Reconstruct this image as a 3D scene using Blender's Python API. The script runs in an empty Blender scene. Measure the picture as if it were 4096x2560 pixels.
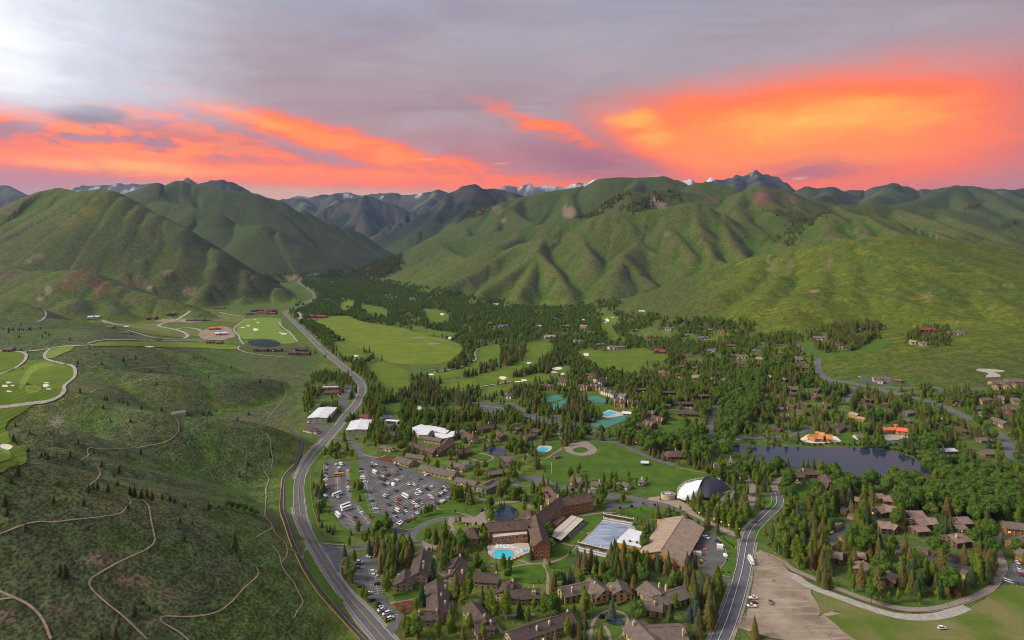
import bpy, bmesh, math, random
import numpy as np
from mathutils import Vector, Matrix

R = math.radians
rng = np.random.default_rng(7)
random.seed(7)
scene = bpy.context.scene
COL = scene.collection

# ------------------------------------------------------------------ camera
CAM_H = 225.0            # camera height above the valley floor, metres
F = 2400.0               # focal length in photograph pixels (photo is 4096 wide)
HZ = 1000.0              # photograph row of the true horizon
cam_d = bpy.data.cameras.new('camera')
cam = bpy.data.objects.new('camera', cam_d); COL.objects.link(cam)
cam.location = (0,0, CAM_H)
cam.rotation_euler = (R(90),0,0)
cam_d.sensor_width = 36.0
cam_d.lens = 36.0 * F / 4096.0
cam_d.shift_y = -(1280.0 - HZ) / 4096.0
cam_d.clip_start = 1.0
cam_d.clip_end = 60000.0
scene.camera = cam

# ------------------------------------------------------------------ sky
SUN_AZ = R(-98)          # compass direction of the sun, measured from +Y, left of the view
SUN_EL = R(34)
world = bpy.data.worlds.new('World'); scene.world = world
world.use_nodes = True
wt = world.node_tree; wt.nodes.clear()

class NB:
    """tiny node builder"""
    def __init__(s, nt): s.nt = nt
    def n(s, t, **k):
        nd = s.nt.nodes.new(t)
        for a, v in k.items(): setattr(nd, a, v)
        return nd
    def put(s, nd, i, v):
        if isinstance(v, bpy.types.NodeSocket): s.nt.links.new(v, nd.inputs[i])
        elif v is not None: nd.inputs[i].default_value = v
    def m(s, op, a, b=None, c=None, clamp=False):
        nd = s.n('ShaderNodeMath', operation=op); nd.use_clamp = clamp
        s.put(nd, 0, a); s.put(nd, 1, b); s.put(nd, 2, c)
        return nd.outputs[0]
    def mix(s, f, a, b, blend='MIX'):
        nd = s.n('ShaderNodeMix', data_type='RGBA', blend_type=blend)
        s.put(nd, 0, f); s.put(nd, 6, a if isinstance(a, bpy.types.NodeSocket) else (*a, 1)); s.put(nd, 7, b if isinstance(b, bpy.types.NodeSocket) else (*b, 1))
        return nd.outputs[2]
    def ss(s, x, a, b):
        nd = s.n('ShaderNodeMapRange', interpolation_type='SMOOTHSTEP')
        s.put(nd, 0, x); s.put(nd, 1, a); s.put(nd, 2, b); s.put(nd, 3,0.0); s.put(nd, 4,1.0)
        return nd.outputs[0]
    def noise(s, vec, scale, detail=4, rough=.5, dist=0.0, col=False):
        nd = s.n('ShaderNodeTexNoise'); s.put(nd, 'Vector', vec)
        nd.inputs['Scale'].default_value = scale; nd.inputs['Detail'].default_value = detail
        nd.inputs['Roughness'].default_value = rough; nd.inputs['Distortion'].default_value = dist
        return nd.outputs['Color' if col else 'Fac']
    def ramp(s, f, stops, interp='LINEAR'):
        nd = s.n('ShaderNodeValToRGB'); cr = nd.color_ramp; cr.interpolation = interp
        while len(cr.elements) < len(stops): cr.elements.new(.5)
        for e, (p, c) in zip(cr.elements, stops): e.position = p; e.color = (*c, 1)
        s.put(nd, 0, f); return nd.outputs[0]
    def comb(s, x, y, z=0.0):
        nd = s.n('ShaderNodeCombineXYZ'); s.put(nd, 0, x); s.put(nd, 1, y); s.put(nd, 2, z); return nd.outputs[0]

def srgb(r, g, b):
    f = lambda c: ((c/255+.055)/1.055)**2.4 if c > 10 else c/255/12.92
    return (f(r), f(g), f(b))

def build_sky():
    b = NB(wt)
    out = b.n('ShaderNodeOutputWorld'); bg = b.n('ShaderNodeBackground')
    geo = b.n('ShaderNodeTexCoord')
    sep = b.n('ShaderNodeSeparateXYZ'); wt.links.new(geo.outputs['Generated'], sep.inputs[0])
    x, y, z = sep.outputs
    az = b.m('MULTIPLY', b.m('ARCTAN2', x, y),57.29578)                     # degrees from +Y, right is +
    el = b.m('MULTIPLY', b.m('ARCSINE', z),57.29578)
    # clouds lie in a high flat layer: project the direction on to it
    zc = b.m('ADD', b.m('MAXIMUM', z, 0.0),0.07)
    lay = b.comb(b.m('DIVIDE', x, zc), b.m('DIVIDE', y, zc),0.0)
    mp = b.n('ShaderNodeMapping'); b.put(mp, 0, lay); mp.inputs['Rotation'].default_value = (0,0, R(-24)); mp.inputs['Scale'].default_value = (.55,1.7,1)
    streak = b.noise(mp.outputs[0],.55,4,.55,.9)
    soft = b.noise(mp.outputs[0],.22,2,.5,.6)
    fine = b.noise(b.comb(b.m('MULTIPLY', az, .09), b.m('MULTIPLY', el, .34),0.0),1.0,4,.58,.7)
    wob = b.m('MULTIPLY', b.m('SUBTRACT', fine, .5),9.0)
    wob2 = b.m('MULTIPLY', b.m('SUBTRACT', soft, .5),7.0)
    def blob(a0, e0, wa, we, tilt=0.0, k=1.0):
        da = b.m('SUBTRACT', az, a0)
        de = b.m('SUBTRACT', b.m('ADD', el, b.m('MULTIPLY', wob, k*.35)), e0)
        de = b.m('SUBTRACT', de, b.m('MULTIPLY', da, tilt))
        q = b.m('ADD', b.m('POWER', b.m('ABSOLUTE', b.m('DIVIDE', b.m('ADD', da, wob2), wa)),2.0), b.m('POWER', b.m('ABSOLUTE', b.m('DIVIDE', de, we)),2.0))
        return b.m('EXPONENT', b.m('MULTIPLY', q, -1.0))
    # clear evening sky behind
    sky = b.n('ShaderNodeTexSky', sky_type='NISHITA'); sky.sun_disc = False
    sky.sun_elevation = SUN_EL; sky.sun_rotation = SUN_AZ; sky.air_density = 1.0; sky.dust_density = 2.0
    clear = b.mix(1.0, sky.outputs[0],(.10,.10,.10),'MULTIPLY')
    # cloud sheet: blue-grey overhead, mauve lower, warm haze at the very horizon
    e2 = b.m('ADD', el, b.m('MULTIPLY', b.m('SUBTRACT', streak, .5),9.0))
    sheet = b.ramp(b.m('DIVIDE', e2,40.0, clamp=True),[
        (0.0, srgb(205,132,116)),(.15, srgb(190,116,116)),(.24, srgb(180,124,126)),(.34, srgb(178,146,144)),
        (.44, srgb(172,156,160)),(.56, srgb(166,168,182)),(1.0, srgb(180,188,206))])
    sheet = b.mix(b.m('MULTIPLY', b.ss(fine, .42,.70),.45), sheet, srgb(190,170,172))
    sheet = b.mix(b.m('MULTIPLY', b.ss(streak, .50,.34),.45), sheet, srgb(146,124,134))
    col = b.mix(b.m('MULTIPLY_ADD', soft, .10,.84), clear, sheet)
    # glow of the low sun under the sheet
    red, org, yel = (1.20,.165,.012),(1.25,.27,.010),(1.22,.50,.035)
    rip = b.noise(b.comb(b.m('MULTIPLY', az, .22), b.m('MULTIPLY', el, .75),4.0),1.0,5,.60,.35)          # ripples in the thin cloud
    tex = b.ss(rip, .30,.60)
    def mx(*a):
        r_ = a[0]
        for q in a[1:]: r_ = b.m('MAXIMUM', r_, q)
        return r_
    mul = lambda x_, y_: b.m('MULTIPLY', x_, y_)
    low = mul(blob(-22,6.7,29,1.15,-.008,.30), b.m('MULTIPLY_ADD', tex, .35,.65))
    slant = mul(mul(blob(-15,9.6,15,1.35,-.205,.55), b.ss(az, 7.0,-3.0)), b.m('MULTIPLY_ADD', tex, .5,.5))
    left = mul(blob(-31,8.6,13,2.6,-.03,1.0), tex)
    right = mul(blob(24,9.4,21,5.2,.03,.9), b.ss(b.m('ADD', b.m('ADD', az, mul(wob, .6)), mul(el, 2.0)),24.0,34.0))
    wisp = mul(blob(3.5,11.3,7.5,1.5,-.36,.9), mul(tex, .62))
    hor = mul(blob(14,5.6,22,1.3,0.0,.4),.85)
    glow = mx(low, slant, left, right, wisp, hor)
    veil = mul(mul(b.ss(el, 13.5,5.0), b.ss(b.m('ABSOLUTE', az),85.0,25.0)), b.m('MULTIPLY_ADD', tex, .24,.32))
    col = b.mix(veil, col, (.86,.165,.085))
    col = b.mix(b.ss(glow, .10,.62), col, red)
    col = b.mix(mul(b.ss(mul(glow, b.m('MULTIPLY_ADD', rip, .7,.65)),.40,.85), b.ss(el, 5.4,8.2)), col, org)
    core = mx(mul(blob(27,10.6,12,2.2,.02,1.0),.8), mul(blob(11.5,11.6,4.2,1.8,-.15,1.3),.78), mul(blob(-33,6.6,11,.9,0.0,.5),.75), mul(blob(-24,11.6,6,.9,-.22,.5),.6))
    col = b.mix(mul(b.ss(mul(core, b.m('MULTIPLY_ADD', rip, 1.1,.45)),.30,.95),.95), col, yel)
    # mauve cloud banks hanging across the glow
    bank = mx(mul(blob(6.5,8.4,6.0,1.9,-.16,.8),.9), mul(blob(25.5,6.7,4.2,.9,.03,1.2),.8), mul(blob(-30,9.6,6.5,.8,-.1,1.0),.75), mul(blob(46,9,7,7,0.0,.5),.8))
    col = b.mix(mul(bank, b.m('MULTIPLY_ADD', b.ss(fine, .34,.52),.55,.40)), col, srgb(168,98,112))
    # pale rim low on the left horizon
    col = b.mix(mul(b.ss(el, 6.2,5.0), mul(b.ss(b.m('ABSOLUTE', b.m('ADD', az, 18.0)),20.0,6.0),.75)), col, srgb(236,184,132))
    # single small clouds
    dark = mul(mul(blob(-34.9,10.4,2.9,.85,.02,.35),1.0),1.0)
    col = b.mix(mul(b.ss(dark, .25,.7),.9), col, srgb(122,104,116))
    for a0, e0, wa, we in ((25.6,6.15,.75,.17),(13.6,6.75,.6,.20),(20.0,6.25,.5,.12),(-8.0,8.55,.9,.12),(-1.0,8.2,.9,.10)):
        q = b.m('ADD', b.m('POWER', b.m('DIVIDE', b.m('SUBTRACT', az, a0), wa),2.0), b.m('POWER', b.m('DIVIDE', b.m('SUBTRACT', b.m('ADD', el, mul(wob, .04)), e0), we),2.0))
        col = b.mix(mul(b.ss(b.m('EXPONENT', mul(q, -1.0)),.3,.8),.7), col, srgb(236,172,150))
    # bright cloud round the hidden sun
    sd = (math.sin(R(-42.5))*math.cos(R(14.5)), math.cos(R(-42.5))*math.cos(R(14)), math.sin(R(14)))
    dt = b.n('ShaderNodeVectorMath', operation='DOT_PRODUCT'); wt.links.new(geo.outputs['Generated'], dt.inputs[0]); dt.inputs[1].default_value = sd
    ang = b.m('ADD', b.m('MULTIPLY', b.m('ARCCOSINE', b.m('MINIMUM', dt.outputs[1],1.0)),57.29578), b.m('MULTIPLY', b.m('SUBTRACT', rip, .5),7.0))
    up = b.ss(b.m('ADD', el, mul(wob, .3)),8.5,12.5)
    col = b.mix(mul(mul(b.ss(ang, 22.0,5.0),.85), up), col, srgb(220,226,236))
    col = b.mix(mul(mul(b.ss(ang, 9.0,1.5),.85), up), col, (1.12,1.11,1.10))
    wt.links.new(col, bg.inputs[0]); bg.inputs[1].default_value = SKY_GAIN
    wt.links.new(bg.outputs[0], out.inputs[0])
SKY_GAIN = 1.0
build_sky()

# ------------------------------------------------------------------ sun
sd_ = bpy.data.lights.new('sun', 'SUN'); sun = bpy.data.objects.new('sun', sd_); COL.objects.link(sun)
sd_.energy = 4.2; sd_.angle = R(24); sd_.color = (1.0,.90,.72)
dirv = Vector((math.sin(SUN_AZ)*math.cos(SUN_EL), math.cos(SUN_AZ)*math.cos(SUN_EL), math.sin(SUN_EL)))
sun.rotation_euler = dirv.to_track_quat('Z', 'Y').to_euler()

scene.view_settings.view_transform = 'Standard'; scene.view_settings.look = 'None'
scene.view_settings.gamma = 1.0; scene.view_settings.use_curve_mapping = False
scene.view_settings.exposure = 0.18
scene.cycles.use_denoising = True; scene.cycles.filter_width = 1.0
scene.cycles.use_adaptive_sampling = True; scene.cycles.adaptive_threshold = .02; scene.cycles.adaptive_min_samples = 16
world.cycles.sampling_method = 'MANUAL'; world.cycles.sample_map_resolution = 512
scene.cycles.max_bounces = 4; scene.cycles.diffuse_bounces = 2; scene.cycles.glossy_bounces = 1
scene.cycles.transmission_bounces = 2; scene.cycles.volume_bounces = 0; scene.cycles.transparent_max_bounces = 6

# ------------------------------------------------------------------ photograph tiles -> photograph pixels
_T = {'A': (1920,2.3623),'B': (1380,2.3623)}
def S(tile, pts):
    """points read in an enlarged tile of the photograph -> photograph pixels"""
    k, i = tile[0], int(tile[1])
    if k == 'C': ox, oy, f = 1365*i, 640,1.7729
    elif k == 'S': ox, oy, f = 0,0,1.0
    elif k == 'L': ox, oy, f = ((1800,1900),(1360,1760),(2560,1860),(1500,2160))[i] + (3.7797,)
    else: ox, oy, f = 1024*i, _T[k][0], _T[k][1]
    return [(ox + p[0]/f, oy + p[1]/f) + tuple(p[2:]) for p in pts]
# ------------------------------------------------------------------ terrain: ridges and spurs as falling slopes over a valley floor
def _hash(ix, iy, seed):
    h = (ix.astype(np.int64)*374761393 + iy.astype(np.int64)*668265263 + seed*982451653) & 0x7fffffff
    h = ((h ^ (h >> 13))*1274126177) & 0x7fffffff
    return ((h ^ (h >> 16)) & 0xffff)/65535.0
def vnoise(x, y, seed=0):
    ix = np.floor(x); iy = np.floor(y); fx = x-ix; fy = y-iy
    fx = fx*fx*(3-2*fx); fy = fy*fy*(3-2*fy)
    a = _hash(ix, iy, seed); b_ = _hash(ix+1, iy, seed); c = _hash(ix, iy+1, seed); d = _hash(ix+1, iy+1, seed)
    return (a+(b_-a)*fx)*(1-fy) + (c+(d-c)*fx)*fy
def fbm(x, y, oct=4, seed=0, gain=.5):
    t = 0; a = 1.0; n = 0
    for o in range(oct):
        t = t + a*vnoise(x*2**o + 17.3*o, y*2**o - 9.1*o, seed+o); n += a; a *= gain
    return t/n
def sstep(x, a, b_):
    t = np.clip((x-a)/(b_-a),0,1); return t*t*(3-2*t)

RIDGES = []
def ridge(tile, pts, k=.6, r=25.0, flute=0.0, lam=90.0):
    """pts: (x, y, distance) photo tile points; distance may be left out between given ones"""
    P = []
    for p in pts:
        t = p[0] if isinstance(p[0], str) else tile
        q = p[1:] if isinstance(p[0], str) else p
        P.append(S(t, [q])[0])
    ks = [i for i, p in enumerate(P) if len(p) > 2]
    L = [0.0]
    for a, c in zip(P, P[1:]): L.append(L[-1] + math.hypot(c[0]-a[0], c[1]-a[1]))
    V = []
    for i, p in enumerate(P):
        iv = np.interp(L[i],[L[j] for j in ks],[1.0/P[j][2] for j in ks]); D = 1.0/iv
        V.append(((p[0]-2048)/F*D, D, CAM_H - (p[1]-HZ)/F*D))
    if max(v[1] for v in V) < 1500 and len(V) > 2:                # near crests: round the bends
        C = []
        for i in range(len(V)-1):
            p0, p1, p2, p3 = (np.array(V[max(min(j, len(V)-1),0)]) for j in (i-1, i, i+1, i+2))
            for t in (0,.25,.5,.75): C.append(.5*((2*p1)+(-p0+p2)*t+(2*p0-5*p1+4*p2-p3)*t*t+(-p0+3*p1-3*p2+p3)*t**3))
        V = C+[V[-1]]
    RIDGES.append((np.array(V), k, r, flute, lam))

def valley(X, Y):
    v = 35.0*(np.maximum(Y-2500.0,0)/1000.0)**1.35
    return np.minimum(v, 900.0)

def smax(a, b_, t):
    h = np.clip(.5 + .5*(a-b_)/t, 0,1)
    return b_ + (a-b_)*h + t*h*(1-h)

# --- left side: sage benches beside the road
ridge('A0', [(-500,-260,330),(200,-160,350),(640,0),(850,75,408),(1200,155),(1400,180,432),(1700,220),(2000,290,462),(2200,330),(2419,375,478),('A1', 60,405,486)],.56,12,1.5,40)
ridge('B0', [(-200,330,640),(300,400,640),(680,440,640),(960,520),(1200,580),(1400,610,618),(1700,670),(2000,690,640),(2200,712),(2419,762,655),('B1', 60,815,670),('B1', 140,880,675)],.56,15,2,55)
ridge('B0', [(250,760,505),(450,830),(650,900,512),(770,960,520),(860,1010,520)],.56,12)
ridge('B0', [(-300,960,430),(100,1010,430),(330,1000,440),(640,1090,446),(800,1110,452),(1000,1180,458),(1120,1240,460)],.56,12)
ridge('B0', [(300,170,900),(740,190,880),(1000,230),(1300,262),(1600,292,862),(1900,314),(2150,316,900),(2419,318,950),('B1', 130,330,1000)],.56,18,2,60)
ridge('B0', [(300,60,1130),(660,50,1120),(900,20),(1150,10,1130),(1400,25),(1700,82,1120),(2000,182),(2200,240,1090),(2400,292,1085)],.56,20,2,70)
ridge('B0', [(1300,-5,1330),(1500,20,1330),(1900,36,1330),(2100,48),('B1', 0,88,1320),('B1', 300,108,1300),('B1', 520,118,1270),('B1', 700,190,1180)],.56,20)
ridge('C0', [(-250,990,1750),(0,995,1750),(100,1005),(200,1035,1720),(300,1075,1700),(330,1110,1690)],.56,18)
ridge('C0', [(-300,1090,1400),(0,1110,1400),(300,1150,1390),(560,1215,1380),(900,1262,1370)],.25,60)
# bare lower hill
ridge('C0', [(-200,735,2350),(0,742,2300),(90,750),(200,790,2220),(330,787),(400,791,2170),(470,779),(560,778,2130),(640,800),(750,850,2100),(860,895),(950,930,2060),(1100,965),(1300,1020,2000),(1420,1075,1950)],.50,40,10,110)
ridge('C0', [(560,780,2130),(540,860),(520,950,2000),(515,1010,1900)],.46,35,4,60)
ridge('C0', [(330,790,2180),(280,880),(240,960,2030)],.46,35,4,60)
ridge('C0', [(700,830,2110),(720,920),(760,1000,1970),(800,1060,1900)],.46,35,4,60)
# big left hill
KA = .66
ridge('C0', [(-300,470,3000),(-150,400),(0,345,3050),(210,267),(330,212),(420,195,3100),(480,205),(560,226),(640,215),(720,205,2980),(790,220),(870,262),(980,325),(1100,385,2850),(1300,480),(1540,640,2720),(1750,790),(1950,905,2640),(2080,975),(2170,1010,2600)], KA, 45,20,130)
for sp in ([(420,195,3100),(330,330),(200,470,2900),(60,560),(-120,640,2750)],
           [(720,205,2980),(640,340),(520,460,2800),(360,570),(150,650,2650),(-40,700,2600)],
           [(820,235,2950),(760,420),(640,570,2700),(500,680),(330,745,2560)],
           [(960,315,2900),(900,500),(800,640,2640),(660,740),(560,800,2480)],
           [(1180,425,2820),(1130,560),(1020,700,2560),(900,800,2460)],
           [(1330,500,2780),(1290,640),(1180,790,2500),(1100,880),(1050,930,2380)],
           [(1540,640,2720),(1520,760),(1470,880,2480),(1420,960,2380)],
           [(1730,775,2680),(1740,880),(1720,980,2480)]):
    ridge('C0', sp, .72,30,7,70)
# ridge behind it, running down to the valley
ridge('C0', [(760,330,4600),(860,250,4700),(1000,205),(1120,164,4700),(1160,184),(1280,143,4800),(1400,180),(1600,210,4800),(1800,236),(1960,286,4900),(2120,352),(2300,430,5000),(2419,470,5050),('C1', 90,500,5100),('C1', 200,565),('C1', 300,640,5250),('C1', 350,672,5300)],.55,60,25,220)
ridge('C0', [(1120,165,4700),(1080,230),(1120,290,4400),(1230,302),(1400,342,4250),(1530,372),(1600,420),(1730,466,4100),(1850,458),(1960,505,4050),(2100,600),(2260,690,4100),(2380,750,4200)],.52,50,20,150)
ridge('C0', [(1400,180,4800),(1600,330,4600),(1800,420),(2000,470,4700),(2200,560),(2360,660,4700)],.5,60,10,120)
ridge('C0', [(1850,460,4080),(1780,600),(1800,700,3750),(1900,790,3600)],.5,50,10,110)
# far mountains, left to centre
ridge('C0', [(-400,110,9500),(0,170,9500),(100,205),(210,266,9000),(330,340,8500)],.55,60,60,400)
ridge('C0', [(380,300,12500),(500,216,12500),(545,195),(600,175),(650,182),(700,175,12500),(770,180),(840,162),(900,170),(1000,166),(1090,168,12500),(1300,230,12500)],.6,50,120,500)
ridge('C0', [(1200,190,10500),(1330,130,10500),(1420,168,10300),(1500,205)],.65,40,60,400) if False else None
ridge('C0', [(1230,185,10500),(1330,130,10500),(1420,172,10500),(1520,240,10500)],.65,40,60,400)
ridge('C0', [(1330,215,7600),(1420,170,7600),(1500,145),(1580,134,7600),(1640,150),(1700,178),(1800,230,7600),(1950,290,7600)],.6,50,50,300)
ridge('C0', [(1900,320,12000),(1965,285,12000),(2060,270),(2120,252),(2200,262),(2250,247),(2330,245),(2419,234,12000),('C1', 40,226),('C1', 150,250),('C1', 260,238),('C1', 360,228,12000),('C1', 440,250),('C1', 560,240),('C1', 630,228),('C1', 690,210,11500),('C1', 770,232),('C1', 900,290,11500)],.6,60,130,420)
for sp in ([(2120,252,12000),(2180,330),(2260,400,9500)],[(2380,236,12000),(2400,330),(2419,420,9300)]):
    ridge('C0', sp, .6,60,60,300)
ridge('C1', [(-120,340,8800),(40,285,8800),(170,252,8800),(250,275),(320,300),(420,335),(500,372,8600),(560,420,8400)],.62,50,80,260)
ridge('C1', [(170,252,8800),(150,360),(200,450,7800),(230,520,7400)],.6,50,50,220)
ridge('C1', [(690,210,11500),(650,280),(600,340,10000)],.6,60,60,260)
# dark pyramid
ridge('C1', [(190,560,6800),(300,500),(380,440,6600),(480,390),(640,310,6600),(780,230),(870,188),(940,174,6600),(1000,204),(1100,200,6800),(1200,224),(1280,250,6800),(1400,310,6800)],.6,40,60,230)
ridge('C1', [(800,225,6600),(740,330),(660,410,6000),(560,500),(480,590,5600)],.6,40,25,150)
ridge('C1', [(960,190,6600),(930,300),(860,380,6000),(800,470,5600)],.6,40,25,150)
# snow peaks
ridge('C1', [(1040,240,17000),(1100,205),(1190,174,17000),(1230,182),(1262,196),(1300,168),(1335,156),(1372,190),(1410,180),(1500,184),(1580,192),(1640,168),(1680,154),(1730,160),(1800,138,17000),(1900,200,17000)],.75,30,200,420)
ridge('C1', [(2330,190,17000),(2390,155),(2419,148,17000),('C2', 30,142),('C2', 60,133),('C2', 92,152),('C2', 150,168),('C2', 175,146),('C2', 203,122),('C2', 240,148),('C2', 290,180,17000)],.75,30,200,420)
ridge('C2', [(1090,240,17000),(1165,208,17000),(1230,240,17000)],.7,30,100,420)
# long centre ridge
ridge('C1', [(40,815,4150),(150,765),(280,722,4150),(380,682),(480,632,4200),(600,590),(720,535,4300),(840,458),(940,388,4400),(1050,330),(1150,300),(1280,264,4500),(1400,232),(1600,206),(1740,180),(1800,160,4500),(1850,134),(1950,124),(2150,126),(2270,114,4500),(2340,138),(2419,178,4450),('C2', 0,186),('C2', 60,176),('C2', 110,158,4300),('C2', 200,170),('C2', 330,184),('C2', 400,225,4200)],.55,55,25,200)
for sp in ([(1280,264,4500),(1200,330),(1260,400,4000),(1380,450,3700)],
           [(1100,320,4440),(1130,420),(1100,480,3900)],
           [(1600,206,4500),(1640,300),(1660,400,3900)],
           [(880,430,4380),(900,520,4000)],
           [(2100,126,4500),(2060,200),(2000,245,4000),(1880,310,3800)]):
    ridge('C1', sp, .68,36,12,120)
# second centre ridge with the tree line
ridge('C1', [(700,552,3900),(860,550,3800),(1000,530),(1150,495,3700),(1290,474),(1400,464,3600),(1500,436),(1640,415,3550),(1760,395),(1900,310,3500),(2030,226,3550),(2150,235,3600),(2260,225),(2350,225,3600),('C2', 0,230,3600),('C2', 120,250,3600)],.68,36,15,130)
ridge('C1', [(700,552,3900),(760,640),(900,700,3300)],.5,45,8,90)
ridge('C1', [(1300,475,3650),(1240,545),(1100,600,3300)],.5,45,8,90)
# rock knob ridge
ridge('C2', [(60,300,3500),(200,295),(330,265,3500),(400,235),(450,215),(500,192),(542,184,3500),(580,200),(640,206),(700,204,3500),(770,230),(860,270),(960,300,3500),(1060,312),(1180,320),(1290,309,3500),(1370,312),(1500,332),(1620,350),(1800,370,3500),(2000,420),(2250,470,3500),(2419,520),(2600,560,3500)],.5,40,20,120)
for sp in ([(545,186,3500),(600,280),(640,360,3050)],[(770,232,3500),(800,330),(760,400,3050)],[(420,225,3500),(380,320),(420,420,2950)],
           [(1060,312,3500),(1180,370),(1330,400,3050)],[(1500,332,3500),(1750,420),(1950,500,2900),(2200,580,2750)],[(1800,370,3500),(2100,470),(2330,570,2900)]):
    ridge('C2', sp, .5,40,10,90)
# long front hill in the centre
ridge('C1', [(100,858,3700),(330,850,3600),(500,822),(640,782,3450),(800,742),(1000,682,3300),(1150,640),(1280,592,3150),(1420,556),(1520,561,3080),(1600,546),(1700,490),(1800,430,3050),(1880,396),(2000,376),(2200,350,3050),(2419,318),('C2', 0,312),('C2', 80,304,3000),('C2', 160,326),('C2', 250,370),('C2', 330,420,2900),('C2', 450,500),('C2', 560,572,2750),('C2', 680,625,2700)],.66,34,16,90)
for sp in ([(1420,556,3110),(1385,645,2880),(1440,700),(1530,790,2580),(1590,880),(1620,960,2380)],
           [(1385,645,2880),(1300,720),(1150,830,2600),(1000,930,2480)],
           [(1385,645,2880),(1360,760),(1310,860,2520),(1260,950,2400)],
           [(1250,605,3180),(1090,705),(900,820,2900),(720,905,2780)],
           [(1000,682,3300),(850,780),(600,860,3150)],
           [(2000,376,3050),(2060,470),(2110,590,2780),(2000,675),(1945,790,2480),(1930,880),(1900,960,2330)],
           [(2110,590,2780),(2220,650),(2330,720,2580),('C2', 20,790,2450)],
           [(1990,685,2650),(2100,780),(2200,870,2400)],
           [(2300,335,3050),(2300,450),(2400,560,2700),('C2', 60,660,2550)],
           [('C2', 80,304,3000),('C2', 110,470),('C2', 150,570,2650),('C2', 220,690,2480),('C2', 330,740,2400)],
           [('C2', 250,370,2960),('C2', 330,560),('C2', 430,680,2480)],
           [(1700,490,3060),(1720,600),(1790,700,2640)]):
    ridge('C1', sp, .70,30,9,60)
# hills behind the right hand hill
ridge('C2', [(700,650,2700),(820,545),(900,462,2700),(980,405),(1040,375,2700),(1120,400),(1220,404),(1300,400,2650),(1480,425),(1600,462,2600),(1750,500),(1900,540,2500),(2100,582),(2419,640,2400),(2650,690,2400)],.48,38,14,90)
for sp in ([(1040,375,2700),(1020,470),(1060,530,2450),(1180,560,2350)],[(1300,400,2650),(1420,470),(1560,520,2350)],[(1220,404,2680),(1280,480),(1330,540,2380)]):
    ridge('C2', sp, .48,34,6,60)
# far right ridges
ridge('C2', [(640,260,6800),(780,226,6800),(870,190),(960,206),(1060,195,6700),(1130,222),(1250,215),(1320,210),(1370,186,6600),(1430,178),(1490,168),(1560,180),(1640,210,6400),(1780,206),(1880,190),(1940,181,6000),(2050,185),(2200,205),(2330,212,6000),(2419,200),(2700,150,6000)],.5,60,40,240)
for sp in ([(1490,168,6500),(1400,250),(1300,300,5400)],[(1060,195,6700),(1000,260),(930,290,5600)],[(1940,181,6000),(1780,250),(1600,300,5000),(1480,325,4700)],
           [(2050,185,6000),(2200,250),(2300,320,5000),(2419,380,4700)],[(1940,181,6000),(1960,260),(2050,340,4700)],[(2250,205,6000),(2400,280),(2600,330,4900)]):
    ridge('C2', sp, .5,50,15,150)
ridge('C2', [(1480,326,4400),(1600,316,4400),(1750,340),(1900,350,4300),(2060,380),(2200,402,4200),(2419,420,4200),(2650,440,4200)],.48,50,20,120)
# blue peak
ridge('C2', [(60,190,9500),(170,152,9500),(300,140),(380,110),(420,103),(460,98),(522,79,9500),(560,92),(600,106),(660,122),(700,140),(790,186,9300),(850,216),(950,260,9300)],.6,40,70,300)
ridge('C2', [(522,79,9500),(540,140),(600,190,8300)],.6,40,40,200)
ridge('C2', [(400,108,9500),(370,160),(400,210,8400)],.6,40,40,200)
# right hand green hill
ridge('C1', [(1900,1085,2230),(1930,1070,2230),(2100,980,2200),(2250,900),(2419,850,2150),('C2', 0,846),('C2', 100,826,2100),('C2', 250,760),('C2', 400,716,2020),('C2', 560,680),('C2', 800,640,1950),('C2', 960,605),('C2', 1150,570,1900),('C2', 1300,550),('C2', 1480,537,1880),('C2', 1600,535,1880),('C2', 1750,556),('C2', 1950,582,1950),('C2', 2150,602),('C2', 2419,646,2000),('C2', 2700,690,2000)],.40,40,10,80)
for sp in ([(1620,536,1880),(1700,610,1830),(1880,680,1780),(2100,742,1720),(2250,800,1660),(2419,856,1600),(2700,930,1550)],
           [(960,606,1930),(1030,720,1800),(980,860,1620),(880,960,1500),(780,1060,1420)],
           [(1400,544,1890),(1420,660,1760),(1450,780,1640),(1480,880,1550)],
           [(1560,540,1880),(1640,700,1720),(1700,840,1580),(1760,930,1500)],
           [(560,682,2000),(500,780,1850),(400,880,1720),(250,960,1640)],
           [(760,650,1960),(740,780,1800),(640,900,1640),(560,1000,1520)],
           [(1360,930,1520),(1500,975,1440),(1700,1040,1360),(1900,1100,1280),(2240,1165,1200),(2500,1210,1160)],
           [(1150,572,1900),(1180,720,1740),(1200,860,1590),(1180,960,1490)],
           [(2100,742,1720),(2060,860,1580),(2150,960,1460),(2350,1060,1350)]):
    ridge('C2', sp, .44,46,7,50)
# low apron at the foot of that hill
ridge('C2', [(1000,1300,1300),(1300,1235,1250),(1700,1200,1180),(2000,1215,1130),(2300,1230,1100),(2600,1260,1080)],.16,60)

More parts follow.
